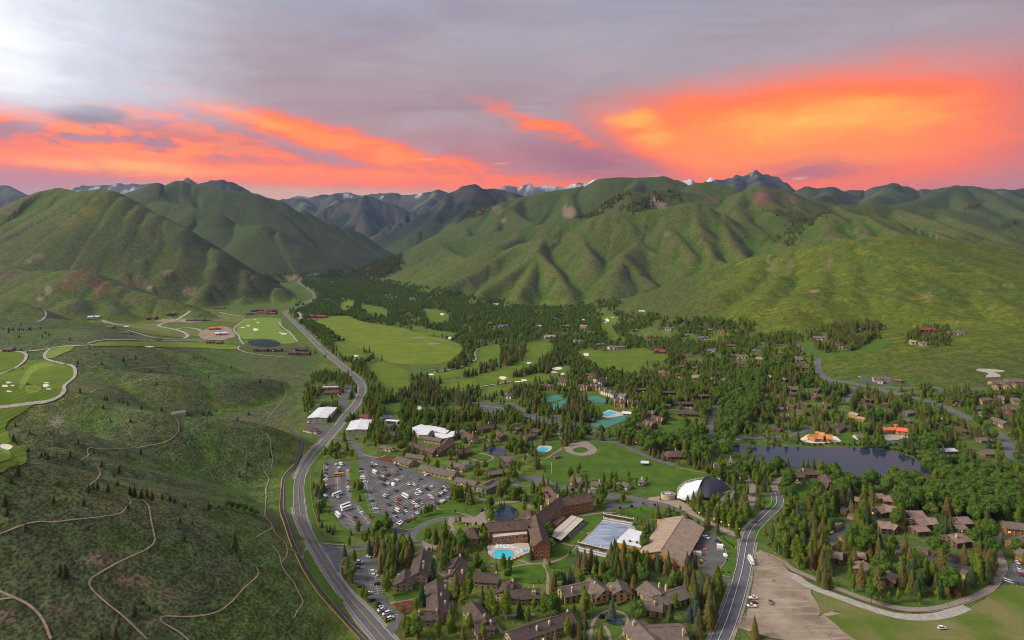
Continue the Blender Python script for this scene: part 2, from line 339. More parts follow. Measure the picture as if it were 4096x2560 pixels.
def height(X, Y):
    """ground height in metres"""
    V = valley(X, Y)
    Z = V.copy()
    wx = (fbm(X/160., Y/160., 3,11)-.5)*34; wy = (fbm(X/160., Y/160., 3,23)-.5)*34
    far = sstep(Y, 1200,4000)
    Xw = X + wx*(.25+.6*far); Yw = Y + wy*(.25+.6*far)
    # bench under the golf holes on the left
    u = X/np.maximum(Y, 1)
    bench = 54*sstep(u, -.50,-.72)*sstep(Y, 330,520)*sstep(Y, 1500,1100) + 28*sstep(u, -.40,-.62)*sstep(Y, 900,1100)*sstep(Y, 1650,1250)
    Z = smax(Z, bench-8.0,5.0)
    for V3, k, r, fl, lam in RIDGES:
        best = np.full(X.shape, -1e9); bd = np.zeros(X.shape); bs = np.zeros(X.shape)
        reach = (V3[:, 2].max() + 60)/k + r
        lo = V3[:, :2].min(0)-reach; hi = V3[:, :2].max(0)+reach
        m = (X > lo[0]) & (X < hi[0]) & (Y > lo[1]) & (Y < hi[1])
        if not m.any(): continue
        x = Xw[m]; y = Yw[m]; bb = best[m]; dd = bd[m]; sl = bs[m]; s0 = 0.0
        for a, c in zip(V3, V3[1:]):
            dx, dy = c[0]-a[0], c[1]-a[1]; L2 = dx*dx+dy*dy
            t = np.clip(((x-a[0])*dx + (y-a[1])*dy)/L2,0,1)
            d = np.hypot(x-a[0]-t*dx, y-a[1]-t*dy)
            h = a[2] + (c[2]-a[2])*t - k*(np.sqrt(d*d+r*r)-r)
            w = h > bb
            L = math.sqrt(L2)
            bb = np.where(w, h, bb); dd = np.where(w, d, dd); sl = np.where(w, s0+t*L, sl); s0 += L
        if fl:
            n = vnoise(sl/lam, dd*.0012/lam*90 + 3.1, int(lam*7+fl)) + .5*vnoise(sl/lam*2.3, dd/lam*.12,5)
            bb = bb - fl*1.7*n*sstep(dd, 0, lam*1.3)
        T = 3 + 6*sstep(Y[m],600,4000) + 14*sstep(Y[m],4500,7000)
        Z[m] = smax(Z[m], bb, T)
    hgt = np.maximum(Z - V, 0)
    amp = np.minimum(hgt*.07,9) + np.minimum(hgt*.06,60)*sstep(Y, 5000,9000)
    rg = 1-np.abs(fbm(X/210., Y/210., 4,41)*2-1)
    Z = Z + amp*(fbm(X/90., Y/90., 5,31)-.5)*1.2 - amp*.6*(rg-.72)*sstep(hgt, 20,120)
    return Z

NU, NV = 760,860
U = np.linspace(-1.16,1.16, NU); DV = np.exp(np.linspace(math.log(150.0), math.log(24000.0), NV))
GU, GD = np.meshgrid(U, DV, indexing='ij')
GX = GU*GD; GY = GD
GZ = height(GX, GY)
GS = HZ + F*(CAM_H-GZ)/GD                     # photo row of every terrain point
def zat(X, Y):
    """terrain height at a point, read from the terrain grid"""
    X = np.atleast_1d(np.asarray(X, float)); Y = np.atleast_1d(np.asarray(Y, float))
    fu = np.clip((X/Y-U[0])/(U[1]-U[0]),0, NU-1.001); fv = np.clip((np.log(Y)-math.log(DV[0]))/(math.log(DV[1])-math.log(DV[0])),0, NV-1.001)
    i = fu.astype(int); j = fv.astype(int); a = fu-i; b_ = fv-j
    return (GZ[i, j]*(1-a)+GZ[i+1, j]*a)*(1-b_) + (GZ[i, j+1]*(1-a)+GZ[i+1, j+1]*a)*b_
def G(px, py, z=None):
    """photo pixel -> world point: on the terrain where the ray first meets it, or on the level z"""
    u = (px-2048)/F
    if z is not None:
        D = F*(CAM_H-z)/(py-HZ); return Vector((u*D, D, z))
    f = min(max((u-U[0])/(U[1]-U[0]),0), NU-1.001); i = int(f); a = f-i
    col = GS[i]*(1-a) + GS[i+1]*a
    hit = np.nonzero(col <= py)[0]
    j = hit[0] if len(hit) else NV-1
    if j == 0: D = DV[0]
    else:
        t = (col[j-1]-py)/max(col[j-1]-col[j],1e-6); D = DV[j-1] + (DV[j]-DV[j-1])*t
    X = u*D
    return Vector((X, D, float(zat(X, D)[0])))
def GT(tile, pts, z=None): return [G(p[0], p[1], z) for p in S(tile, pts)]

def tag(o, label=None, cat=None, group=None, kind=None):
    if label: o['label'] = label
    if cat: o['category'] = cat
    if group: o['group'] = group
    if kind: o['kind'] = kind
    return o
def mesh_obj(name, verts, faces, mat, parent=None, smooth=False):
    me = bpy.data.meshes.new(name); me.from_pydata([tuple(v) for v in verts],[], faces); me.update()
    if mat: me.materials.append(mat)
    if smooth: me.polygons.foreach_set('use_smooth', [True]*len(me.polygons))
    o = bpy.data.objects.new(name, me); COL.objects.link(o)
    if parent: o.parent = parent
    return o
def grid_mesh(name, X, Y, Z, mat, attr=None):
    n, m = X.shape
    me = bpy.data.meshes.new(name)
    me.vertices.add(n*m); me.vertices.foreach_set('co', np.stack([X, Y, Z],-1).astype(np.float32).ravel())
    idx = np.arange(n*m).reshape(n, m)
    q = np.stack([idx[:-1, :-1], idx[1:, :-1], idx[1:, 1:], idx[:-1,1:]],-1).reshape(-1,4)
    me.loops.add(q.size); me.loops.foreach_set('vertex_index', q.ravel().astype(np.int32))
    me.polygons.add(len(q)); me.polygons.foreach_set('loop_start', np.arange(0, q.size, 4, dtype=np.int32)); me.polygons.foreach_set('loop_total', np.full(len(q),4, np.int32))
    me.polygons.foreach_set('use_smooth', np.ones(len(q), bool))
    me.update(calc_edges=True)
    if attr is not None:
        a = me.attributes.new('cover', 'FLOAT_COLOR', 'POINT')
        a.data.foreach_set('color', attr.astype(np.float32).ravel())
    me.materials.append(mat)
    o = bpy.data.objects.new(name, me); COL.objects.link(o); return o

# ------------------------------------------------------------------ materials
MATS = {}
def newmat(name, rough=.85, spec=.25):
    m = bpy.data.materials.new(name); m.use_nodes = True; MATS[name] = m
    b = NB(m.node_tree); p = m.node_tree.nodes['Principled BSDF']
    p.inputs['Roughness'].default_value = rough; p.inputs['Specular IOR Level'].default_value = spec
    return m, b, p
def gcoord(b):
    g = b.n('ShaderNodeNewGeometry'); return g.outputs['Position']
def flat(name, c, var=.25, scale=.5, rough=.85, spec=.25, c2=None, bump=0.0):
    """plain surface with some wear"""
    m, b, p = newmat(name, rough, spec)
    pos = gcoord(b)
    n = b.noise(pos, scale, 5,.6)
    c2 = c2 or tuple(v*(1-var) for v in c)
    c1 = tuple(min(v*(1+var*.6),.95) for v in c)
    col = b.mix(b.ss(n, .30,.70), c2, c1)
    m.node_tree.links.new(col, p.inputs['Base Color'])
    if bump:
        bn = b.n('ShaderNodeBump'); bn.inputs['Strength'].default_value = bump; bn.inputs['Distance'].default_value = .3
        m.node_tree.links.new(b.noise(pos, scale*3,4,.6), bn.inputs['Height']); m.node_tree.links.new(bn.outputs[0], p.inputs['Normal'])
    return m

# ground cover colour of every terrain point (grass, sage, rock, forest, snow)
def lerp(a, b_, t): return a + (np.array(b_)-a)*t[..., None]
def blobmask(tile, x, y, rx, ry, soft=.5):
    (sx, sy), = S(tile, [(x, y)]); f = {'A': 2.3623,'B': 2.3623,'C': 1.7729,'S': 1.0}[tile[0]]
    PX = 2048+GU*F
    q = ((PX-sx)/(rx/f))**2 + ((GS-sy)/(ry/f))**2
    q = q*(.25+1.7*fbm(PX/(rx/f*.55)+sx, GS/(ry/f*.55)+sy, 4,77))
    return sstep(q, 1.0,1.0-soft)
def build_cover():
    n1 = fbm(GX/220., GY/220., 4,51); n2 = fbm(GX/60., GY/60., 4,52); n3 = fbm(GX/14., GY/14., 3,53); n4 = fbm(GX/500., GY/500., 3,54)
    V = valley(GX, GY); hg = GZ-V
    gz = np.gradient(GZ, axis=1)/np.gradient(GD, axis=1)
    gu = np.gradient(GZ, axis=0)/(np.gradient(GU, axis=0)*GD)
    slope = np.hypot(gz, gu)
    # curvature along the view columns and rows: hollows are moister and greener, ribs drier
    lap = (np.roll(GZ, 3,0)+np.roll(GZ, -3,0)-2*GZ)/((U[3]-U[0])*GD)**2
    hollow = np.clip(lap*GD*.12,-1,1)*(.35+.65*sstep(GY, 500,900))
    col = np.zeros(GX.shape+(3,)) + np.array([.085,.125,.030])          # meadow grass
    col = lerp(col, [.110,.145,.022], sstep(n1,.45,.7)*.8)
    # hill grass
    hill = sstep(hg, 6,40)
    col = lerp(col, [.088,.122,.020], hill)
    col = lerp(col, [.118,.130,.032], hill*sstep(n2,.46,.68)*.5)
    col = lerp(col, [.066,.122,.018], hill*np.clip(hollow, 0,1)*.9)
    col = lerp(col, [.130,.130,.045], hill*np.clip(-hollow, 0,1)*.6)
    col = lerp(col, [.080,.096,.032], hill*sstep(n4,.48,.62)*.5)
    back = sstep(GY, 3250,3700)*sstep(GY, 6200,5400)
    col = lerp(col, [.058,.084,.030], hill*back*.6)  # back ridges darkened and blued: haze put into the grass colour by distance
    # shade of right-facing slopes, away from the sun, put into the colour as sage grey
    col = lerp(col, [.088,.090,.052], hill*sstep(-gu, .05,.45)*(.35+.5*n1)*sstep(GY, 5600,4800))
    # right hand hill: yellow balsamroot streaks
    u = GU
    rh = sstep(u, .28,.40)*sstep(GY, 2250,2050)*sstep(GY, 950,1050)
    st = fbm(GX/42., GY/9., 4,61)
    col = lerp(col, [.112,.145,.016], rh*.8)
    col = lerp(col, [.25,.235,.022], rh*sstep(st, .54,.74)*sstep(n2,.36,.58)*.6)
    col = lerp(col, [.060,.110,.022], rh*sstep(n2,.58,.75)*.6)
    # sage slopes on the left
    edge = np.interp(GS, [1380,1450,1540,1700,1790,1900,2100,2200,2330,2440,2560],[1290,1330,1260,1190,1150,1110,1125,1170,1230,1300,1390])
    PXn = 2048+GU*F + (n2-.5)*60
    sage = sstep(PXn, edge, edge-90)*sstep(GY, 1480,1380)
    col = lerp(col, [.076,.092,.040], sage*.95)
    col = lerp(col, [.066,.105,.024], sage*sstep(n2,.52,.66)*.8)
    col = lerp(col, [.110,.108,.036], sage*sstep(n2,.42,.28)*.5)
    col = lerp(col, [.066,.122,.018], sage*np.clip(hollow*1.4,0,1)*.8)
    # forest on the far mountains, with blue distance haze put into its colour
    mt = sstep(GY, 5200,6200)
    fr = sstep(fbm(GX/420., GY/420., 5,71),.30,.44)
    col = lerp(col, [.016,.027,.027], mt*fr*.95)
    col = lerp(col, [.13,.11,.115], mt*sstep(GZ, 900,1500)*sstep(fbm(GX/300., GY/300., 5,72),.42,.62)*.8)
    col = lerp(col, [.15,.12,.10], mt*sstep(slope, .55,.9)*.4)
    # right of the valley the far ridges are grass
    far_r = mt*sstep(u, .40,.48)*sstep(GY, 8000,7000)
    col = lerp(col, [.095,.110,.050], far_r*(1-fr*.6))
    snow = sstep(GY, 14500,15500)*sstep(GZ, 1750,2150)*sstep(fbm(GX/260., GY/260., 5,73),.40,.54)
    col = lerp(col, [.75,.76,.80], snow)
    sn2 = sstep(GY, 9000,9800)*sstep(GZ, 1150,1350)*sstep(fbm(GX/150., GY/200., 4,74),.60,.66)
    col = lerp(col, [.7,.71,.75], sn2*.8)
    # bare earth and rock with their own shapes
    for t, x, y, rx, ry, c, a in (
        ('C2', 560,265,60,75,[.17,.085,.062],.9),('C2', 600,260,90,60,[.16,.09,.062],.7),('C2', 750,280,70,60,[.16,.10,.065],.6),('C2', 190,280,60,25,[.18,.11,.08],.6),
        ('C1', 1620,370,60,50,[.24,.18,.13],.85),('C1', 2240,300,80,45,[.27,.19,.14],.9),('C1', 1110,350,45,30,[.20,.15,.11],.6),('C1', 1150,430,25,20,[.24,.18,.13],.7),
        ('C0', 490,880,80,70,[.17,.105,.055],.7),('C0', 720,900,90,65,[.17,.105,.055],.8),('C0', 590,800,90,50,[.16,.10,.05],.6),('C0', 950,1000,50,40,[.16,.11,.06],.6),('C0', 340,920,30,40,[.30,.24,.18],.7),('C0', 285,985,25,20,[.32,.26,.20],.7),
        ('C0', 970,860,100,50,[.20,.145,.085],.7),('C0', 1190,800,35,25,[.26,.19,.12],.8),('C0', 1340,930,50,45,[.24,.18,.11],.8),('C0', 1060,905,25,15,[.3,.24,.17],.8),('C0', 270,680,60,30,[.19,.15,.10],.7),('C0', 100,560,60,40,[.12,.08,.055],.7),('C0', 200,715,30,15,[.26,.21,.17],.7),('C0', 130,350,60,25,[.15,.10,.06],.5),('C0', 50,820,90,60,[.13,.09,.05],.5),
        ('C0', 2060,830,60,22,[.30,.22,.16],.9),('C2', 940,930,50,16,[.30,.21,.12],.9),('C2', 1300,905,50,12,[.25,.19,.10],.7),('C2', 1740,960,60,25,[.22,.18,.09],.7),('C2', 650,760,30,60,[.20,.16,.09],.6),('C2', 760,750,25,60,[.20,.16,.09],.6),('C2', 610,710,20,40,[.20,.16,.09],.6),('C2', 1040,720,25,70,[.20,.15,.08],.6),('C2', 1910,1150,60,14,[.26,.23,.08],.7),('C2', 1980,940,40,20,[.2,.16,.08],.5),('C2', 2310,890,60,20,[.22,.22,.05],.6),
        ('C1', 1200,880,20,30,[.2,.15,.1],.6),('C1', 2310,525,18,12,[.26,.2,.14],.7),
        ('A0', 950,740,170,60,[.17,.125,.075],.7),('A0', 1250,950,220,80,[.18,.13,.08],.75),('A0', 1600,1060,150,60,[.16,.115,.07],.6),('A0', 60,1290,90,110,[.19,.14,.09],.7),('A0', 560,1230,150,80,[.14,.105,.06],.5),('A0', 300,660,90,50,[.14,.1,.065],.5),('A0', 1400,1350,110,40,[.15,.12,.075],.6),
        ('B0', 540,720,80,50,[.20,.17,.15],.6),('B0', 600,830,50,40,[.20,.17,.15],.5),('B0', 2300,700,160,30,[.13,.10,.07],.6),
        ('C1', 1440,865,60,20,[.09,.15,.02],.5),('C0', 480,430,120,60,[.15,.14,.03],.6),('C0', 620,360,60,40,[.2,.17,.02],.5),('C0', 850,380,120,50,[.10,.13,.02],.6),
        ('C2', 1010,440,70,30,[.06,.12,.02],.5),('C2', 1850,430,80,12,[.12,.18,.03],.6),('C2', 650,425,90,30,[.07,.13,.025],.6)):
        col = lerp(col, c, blobmask(t, x, y, rx, ry)*a)
    col = col*((.80 + .40*n3)*(1-.20*hill*(1-sage)))[..., None]
    speck = .40 + .45*np.maximum(sage, hill*.6)
    return np.concatenate([np.clip(col, .004,.9), speck[..., None]],-1)

m, b, p = newmat('ground_cover', .95,.1)
at = b.n('ShaderNodeAttribute', attribute_name='cover')
pos = gcoord(b)
geo_ = b.n('ShaderNodeNewGeometry')
spk = b.noise(pos, .55,2,.65); spk2 = b.noise(pos, .10,2,.6)
k1 = b.m('MULTIPLY_ADD', b.m('SUBTRACT', b.ss(spk, .34,.66),.5), b.m('MULTIPLY', at.outputs['Alpha'],1.1),.97)
k2 = b.m('MULTIPLY_ADD', b.ss(spk2,.30,.70),.5,.75)
nd = b.n('ShaderNodeVectorMath', operation='SCALE'); b.put(nd, 0, at.outputs['Color']); b.put(nd, 'Scale', b.m('MULTIPLY', k1, k2))
m.node_tree.links.new(nd.outputs[0], p.inputs['Base Color'])
bn = b.n('ShaderNodeBump'); bn.inputs['Strength'].default_value = .55; bn.inputs['Distance'].default_value = 1.6
hh = b.m('ADD', b.m('MULTIPLY', spk, .7), b.m('MULTIPLY', spk2,2.0))
b.put(bn, 'Height', hh); m.node_tree.links.new(bn.outputs[0], p.inputs['Normal'])
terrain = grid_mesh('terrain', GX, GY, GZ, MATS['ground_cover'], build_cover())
tag(terrain, 'green valley floor with grass and sage hills and mountains behind', 'terrain', kind='structure')
# ------------------------------------------------------------------ masks over the photograph (quarter size): where trees must not stand or hide things
LAYER = [0]
def lift():
    LAYER[0] += 1; return .0011*LAYER[0]      # no two sheets share a plane
KEEP = np.zeros((640,1024), bool)
NOTREE = np.zeros((640,1024), bool); BLDG = np.zeros((640,1024), bool)
def paint(mask, pts, val=True):
    P = np.array(pts, float)/4.0
    x0, y0 = np.floor(P.min(0)).astype(int)-1; x1, y1 = np.ceil(P.max(0)).astype(int)+2
    x0, y0 = max(x0,0), max(y0,0); x1, y1 = min(x1,1024), min(y1,640)
    if x1 <= x0 or y1 <= y0: return
    yy, xx = np.mgrid[y0:y1, x0:x1]; xx = xx+.5; yy = yy+.5
    ins = np.zeros(xx.shape, bool); n = len(P)
    for i in range(n):
        (ax, ay),(bx, by) = P[i], P[(i+1) % n]
        if ay == by: continue
        c = ((ay > yy) != (by > yy)) & (xx < (bx-ax)*(yy-ay)/(by-ay)+ax)
        ins ^= c
    mask[y0:y1, x0:x1][ins] = val
def proj(v):
    return (2048+F*v[0]/v[1], HZ+F*(CAM_H-v[2])/v[1])
def smooth(pts, n=6, closed=False):
    out = []; N = len(pts)
    rngi = range(N if closed else N-1)
    for i in rngi:
        if closed: p0, p1, p2, p3 = (pts[(i+j-1) % N] for j in range(4))
        else: p0, p1, p2, p3 = pts[max(i-1,0)], pts[i], pts[i+1], pts[min(i+2, N-1)]
        for k in range(n):
            t = k/n
            out.append(tuple(.5*((2*p1[d]) + (-p0[d]+p2[d])*t + (2*p0[d]-5*p1[d]+4*p2[d]-p3[d])*t*t + (-p0[d]+3*p1[d]-3*p2[d]+p3[d])*t**3) for d in (0,1)))
    if not closed: out.append(tuple(pts[-1][:2]))
    return out

from mathutils.geometry import delaunay_2d_cdt
def upward(X, Y, faces):
    out = []
    for f in faces:
        a = sum(X[f[i-1]]*Y[f[i]]-X[f[i]]*Y[f[i-1]] for i in range(len(f)))
        out.append(f if a > 0 else f[::-1])
    return out
def drape(name, world, off, mat, step=None, keep=True, parent=None):
    """sheet laid on the terrain inside a closed outline of world points"""
    P = [Vector((w[0], w[1])) for w in world]
    xs = [q.x for q in P]; ys = [q.y for q in P]
    if step is None:
        step = max((max(xs)-min(xs)),(max(ys)-min(ys)))/14
    V = list(P); n = len(P)
    Q = np.array([(q.x, q.y) for q in P])
    gx, gy = np.meshgrid(np.arange(min(xs)+step*.5, max(xs), step), np.arange(min(ys)+step*.5, max(ys), step))
    gx = gx.ravel()+.01; gy = gy.ravel()+.013
    ins = np.zeros(gx.shape, bool)
    for i in range(n):
        (ax, ay),(bx, by) = Q[i], Q[(i+1) % n]
        if ay == by: continue
        ins ^= ((ay > gy) != (by > gy)) & (gx < (bx-ax)*(gy-ay)/(by-ay)+ax)
    V += [Vector((a, c)) for a, c in zip(gx[ins], gy[ins])]
    vo, eo, fo, *_ = delaunay_2d_cdt(V, [],[list(range(n))],1,1e-4)
    X = np.array([v.x for v in vo]); Y = np.array([v.y for v in vo]); Z = zat(X, Y)+off+lift()
    o = mesh_obj(name, np.stack([X, Y, Z],-1), upward(X, Y, [list(f) for f in fo]), mat, parent)
    pp = [proj((x_, y_, z_)) for x_, y_, z_ in ((w[0], w[1], float(zat(w[0], w[1])[0])) for w in world)]
    paint(NOTREE, pp)
    if keep: paint(KEEP, pp)
    return o
RAG = dict(dirt_lot=2.2, field=2.5, verge=.8, fairway=1.2, meadow=2.0, lawn=.5, mulch_bed=.5)
def ragged(W, amp):
    """uneven outline"""
    out = []; n = len(W)
    for i in range(n):
        a, c = W[i], W[(i+1) % n]; k = max(int((c-a).length/5.0),1)
        for j in range(min(k, 40)):
            q = a.lerp(c, j/min(k, 40)); s_ = 1+q.y/900
            out.append(Vector((q.x+amp*s_*2*(float(fbm(np.array([q.x/9.]), np.array([q.y/9.]),3,5)[0])-.5), q.y+amp*s_*2*(float(fbm(np.array([q.x/9.]), np.array([q.y/9.]),3,6)[0])-.5), q.z)))
    return out
def sheet(name, tile, pts, off, mat, rounded=True, keep=True, kind='structure', label=None, cat=None, step=None, parent=None):
    px = S(tile, pts)
    if rounded: px = smooth(px, 4, True)
    if tile in ('B0', 'C0'): step = step or 7.0; off += .45
    W_ = [G(*q) for q in px]
    if name in RAG: W_ = ragged(W_, RAG[name])
    o = drape(name, W_, off, mat, step, keep, parent)
    if parent is None: tag(o, label, cat, kind=kind)
    return o
def ribbon(name, tile, pts, width, off, mat, keep=True, kind='structure', label=None, cat=None, parent=None, side=0.0, world=None, step=5.0, raw=False):
    """strip of given width along a centre line read off the photograph; side shifts it sideways"""
    if world is None:
        px = []
        for q in pts: px += S(q[0],[q[1:]]) if isinstance(q[0], str) else S(tile, [q])
        W = [G(*q) for q in smooth(px, 5)]
    else: W = world
    W = np.array([(w[0], w[1]) for w in W])
    d = np.r_[0, np.cumsum(np.hypot(*np.diff(W, axis=0).T))]
    n = max(int(d[-1]/step),3); t = np.linspace(0, d[-1], n)
    C = np.stack([np.interp(t, d, W[:, 0]), np.interp(t, d, W[:, 1])],-1)
    if not raw:
        for _ in range(3): C[1:-1] = (C[:-2]+2*C[1:-1]+C[2:])/4
    T = np.gradient(C, axis=0); T /= np.linalg.norm(T, axis=1)[:, None]; N = np.stack([-T[:, 1], T[:, 0]],-1)
    C2 = C + N*side
    rows = [C2+N*width*k for k in (.5,.25,0,-.25,-.5)]
    V = []; Fc = []
    for i in range(n):
        for r_ in rows: V.append((r_[i, 0], r_[i, 1],0))
    V = np.array(V); V[:, 2] = zat(V[:, 0], V[:, 1])+off+lift()
    for i in range(n-1):
        for k in range(4):
            a = i*5+k; Fc.append((a, a+1, a+6, a+5))
    o = mesh_obj(name, V, upward(V[:, 0], V[:, 1], Fc), mat, parent)
    if parent is None:
        tag(o, label, cat, kind=kind)
        for i in range(n-1):
            q = [proj(V[j]) for j in (i*5, i*5+4, i*5+9, i*5+5)]
            paint(NOTREE, q)
            if keep: paint(KEEP, q)
    o_center = C
    return o, C

flat('asphalt', (.125,.122,.130),.18,.25,.9,.2)
flat('asphalt_dark', (.060,.060,.068),.2,.4,.9,.2)
flat('lot_asphalt', (.110,.106,.108),.22,.12,.9,.2)
flat('blue_asphalt', (.085,.09,.11),.2,.2,.9,.2)
flat('shoulder_gravel', (.27,.24,.21),.3,.5,.95,.1)
flat('concrete', (.36,.33,.30),.2,.3,.9,.2)
flat('paver', (.27,.215,.185),.25,.6,.9,.2)
flat('promenade', (.34,.25,.195),.2,.5,.9,.2)
flat('trail_dirt', (.38,.28,.20),.25,.4,.95,.1)
m, b, p = newmat('dirt', .95,.1); pos = gcoord(b)
mp_ = b.n('ShaderNodeMapping'); b.put(mp_, 0, pos); mp_.inputs['Rotation'].default_value = (0,0, R(-70)); mp_.inputs['Scale'].default_value = (.10,1.0,1)
cc = b.mix(b.ss(b.noise(pos, .045,5,.65),.32,.68),(.19,.145,.105),(.34,.27,.205))
cc = b.mix(b.m('MULTIPLY', b.ss(b.noise(mp_.outputs[0],.35,4,.6,.5),.50,.66),.55), cc, (.42,.35,.27))
cc = b.mix(b.m('MULTIPLY', b.ss(b.noise(pos, .11,4,.7,1.0),.60,.70),.7), cc, (.13,.11,.085))
cc = b.mix(b.m('MULTIPLY', b.ss(b.noise(pos, .9,3,.6),.45,.75),.35), cc, (.24,.20,.16))
m.node_tree.links.new(cc, p.inputs['Base Color'])
flat('sand', (.72,.64,.54),.15,.3,.95,.1)
flat('mulch', (.14,.055,.030),.4,.8,.95,.1)
flat('white_paint', (.62,.62,.62),.2,1.0,.8,.2)
flat('yellow_paint', (.48,.33,.07),.25,1.0,.8,.2)
flat('court', (.06,.20,.15),.12,.15,.8,.2)
flat('court_dark', (.035,.10,.085),.1,.15,.8,.2)
flat('pool_deck', (.50,.42,.36),.15,.4,.85,.2)
def grass(name, c, c2, stripe=None, scale=.06):
    m, b, p = newmat(name, .95,.1); pos = gcoord(b)
    col = b.mix(b.ss(b.noise(pos, scale, 5,.6),.32,.68), c2, c)
    fine = b.noise(pos, 1.3,3,.6)
    if stripe:
        mp = b.n('ShaderNodeMapping'); b.put(mp, 0, pos); mp.inputs['Rotation'].default_value = (0,0, stripe)
        wv = b.n('ShaderNodeTexWave'); b.put(wv, 'Vector', mp.outputs[0]); wv.inputs['Scale'].default_value = .055; wv.inputs['Distortion'].default_value = 1.2
        col = b.mix(b.m('MULTIPLY', b.ss(wv.outputs['Fac'],.35,.65),.40), col, tuple(v*.70 for v in c2))
    nd = b.n('ShaderNodeVectorMath', operation='SCALE'); b.put(nd, 0, col); b.put(nd, 'Scale', b.m('MULTIPLY_ADD', fine, .7,.65))
    m.node_tree.links.new(nd.outputs[0], p.inputs['Base Color'])
    bn = b.n('ShaderNodeBump'); bn.inputs['Strength'].default_value = .3; bn.inputs['Distance'].default_value = .5
    b.put(bn, 'Height', fine); m.node_tree.links.new(bn.outputs[0], p.inputs['Normal'])
    return m
grass('lawn', (.078,.142,.018),(.052,.104,.015))
grass('meadow', (.165,.200,.022),(.110,.160,.018), None, .02)
grass('fairway', (.140,.190,.022),(.088,.145,.016), R(35),.03)
grass('green', (.165,.235,.040),(.140,.21,.035), None, .08)
grass('rough_grass', (.085,.135,.018),(.190,.165,.070), None, .035)
grass('verge', (.070,.135,.016),(.065,.11,.020), None, .1)
def water(name, c, rough):
    m, b, p = newmat(name, rough, .5); p.inputs['Base Color'].default_value = (*c, 1)
    p.inputs['IOR'].default_value = 1.33
    bn = b.n('ShaderNodeBump'); bn.inputs['Strength'].default_value = .05; bn.inputs['Distance'].default_value = .3
    b.put(bn, 'Height', b.noise(gcoord(b),.8,3,.6)); m.node_tree.links.new(bn.outputs[0], p.inputs['Normal'])
    return m
water('lake_water', (.022,.036,.062),.03)
water('pool_water', (.04,.46,.62),.12)
M = MATS

# ------------------------------------------------------------------ roads
main_pts = [('A1', 1330,1640),('A1', 1215,1512),('A1', 1080,1350),('A1', 960,1210),('A1', 830,1050),('A1', 715,890),('A1', 620,740),('A1', 540,600),('A1', 470,470),('A1', 425,350),('A1', 408,240),('A1', 403,120),('A1', 412,0),
            ('B1', 448,1180),('B1', 520,1070),('B1', 615,955),('B1', 710,840),('B1', 790,750),('B1', 860,650),('B1', 935,570),('B1', 985,490),('B1', 1003,410),('B1', 980,350),('B1', 925,290),('B1', 850,228),('B1', 780,170),('B1', 700,108),('B1', 635,50),('B1', 582,0),
            ('C0', 2180,1238),('C0', 2125,1188),('C0', 2070,1132),('C0', 2032,1100),('C0', 2025,1078),('C0', 2070,1055),('C0', 2140,1033),('C0', 2205,1000),('C0', 2232,970),('C0', 2215,938),('C0', 2170,903),('C0', 2125,876),('C0', 2118,858),('C0', 2140,838),('C0', 2200,818),('C0', 2290,800)]
sh, _ = ribbon('road_shoulder', 'A1', main_pts, 14.5,.06, M['shoulder_gravel'])
rd, Cm = ribbon('road', 'A1', main_pts, 10.6,.12, M['asphalt'])
ribbon('centre_line', 'A1', None, .35,.50, M['yellow_paint'], parent=rd, world=Cm)
for s_ in (-4.6,4.6): ribbon('edge_line', 'A1', None, .25,.50, M['white_paint'], parent=rd, world=Cm, side=s_)
bike_pts = [('A1', 1140,1640),('A1', 1035,1512),('A1', 905,1365),('A1', 790,1240),('A1', 680,1115),('A1', 600,1010),('A1', 520,895),('A1', 450,770),('A1', 398,680),('A1', 350,570),('A1', 310,440),('A1', 275,340),('A1', 258,240),('A1', 262,120),('A1', 266,0),('B1', 320,1195),('B1', 372,1140),('B1', 412,1050),('B1', 432,960),('B1', 440,895),('B1', 412,852),('B1', 350,822),('B1', 318,800),('B1', 340,752),('B1', 400,720),('B1', 455,692)]
bk, Cb = ribbon('bike_path', 'A1', bike_pts, 4.0,.12, M['asphalt_dark'])
ribbon('centre_line', 'A1', None, .25,.50, M['yellow_paint'], parent=bk, world=Cb)
ribbon('bike_path', 'B1', [(600,520),(560,480),(545,440),(560,395)],3.5,.12, M['asphalt_dark'])
rroad = [('A2', 1900,1660),('A2', 1962,1512),('A2', 2040,1330),('A2', 2100,1150),('A2', 2150,980),('A2', 2190,820),('A2', 2212,680),('A2', 2232,560),('A2', 2275,455),('A2', 2345,390),('L2', 1990,680),('L2', 2090,600),('L2', 2080,500),('L2', 2045,410)]
ribbon('road_shoulder', 'A2', rroad[:10],14.0,.06, M['shoulder_gravel'])
r2, Cr = ribbon('road', 'A2', rroad, 11.0,.12, M['asphalt'])
ribbon('lane_line', 'A2', None, .35,.50, M['white_paint'], parent=r2, world=Cr, side=.6)
for s_ in (-4.9,4.7): ribbon('edge_line', 'A2', None, .25,.50, M['white_paint'], parent=r2, world=Cr, side=s_)
ribbon('road', 'L2', [(2060,400),(2020,330),(2060,250),(2180,190)],6,.13, M['paver'])
ribbon('road', 'L2', [(1660,640),(1690,500),(1700,380),(1670,250),(1560,200),(1440,190)],7,.11, M['paver'])
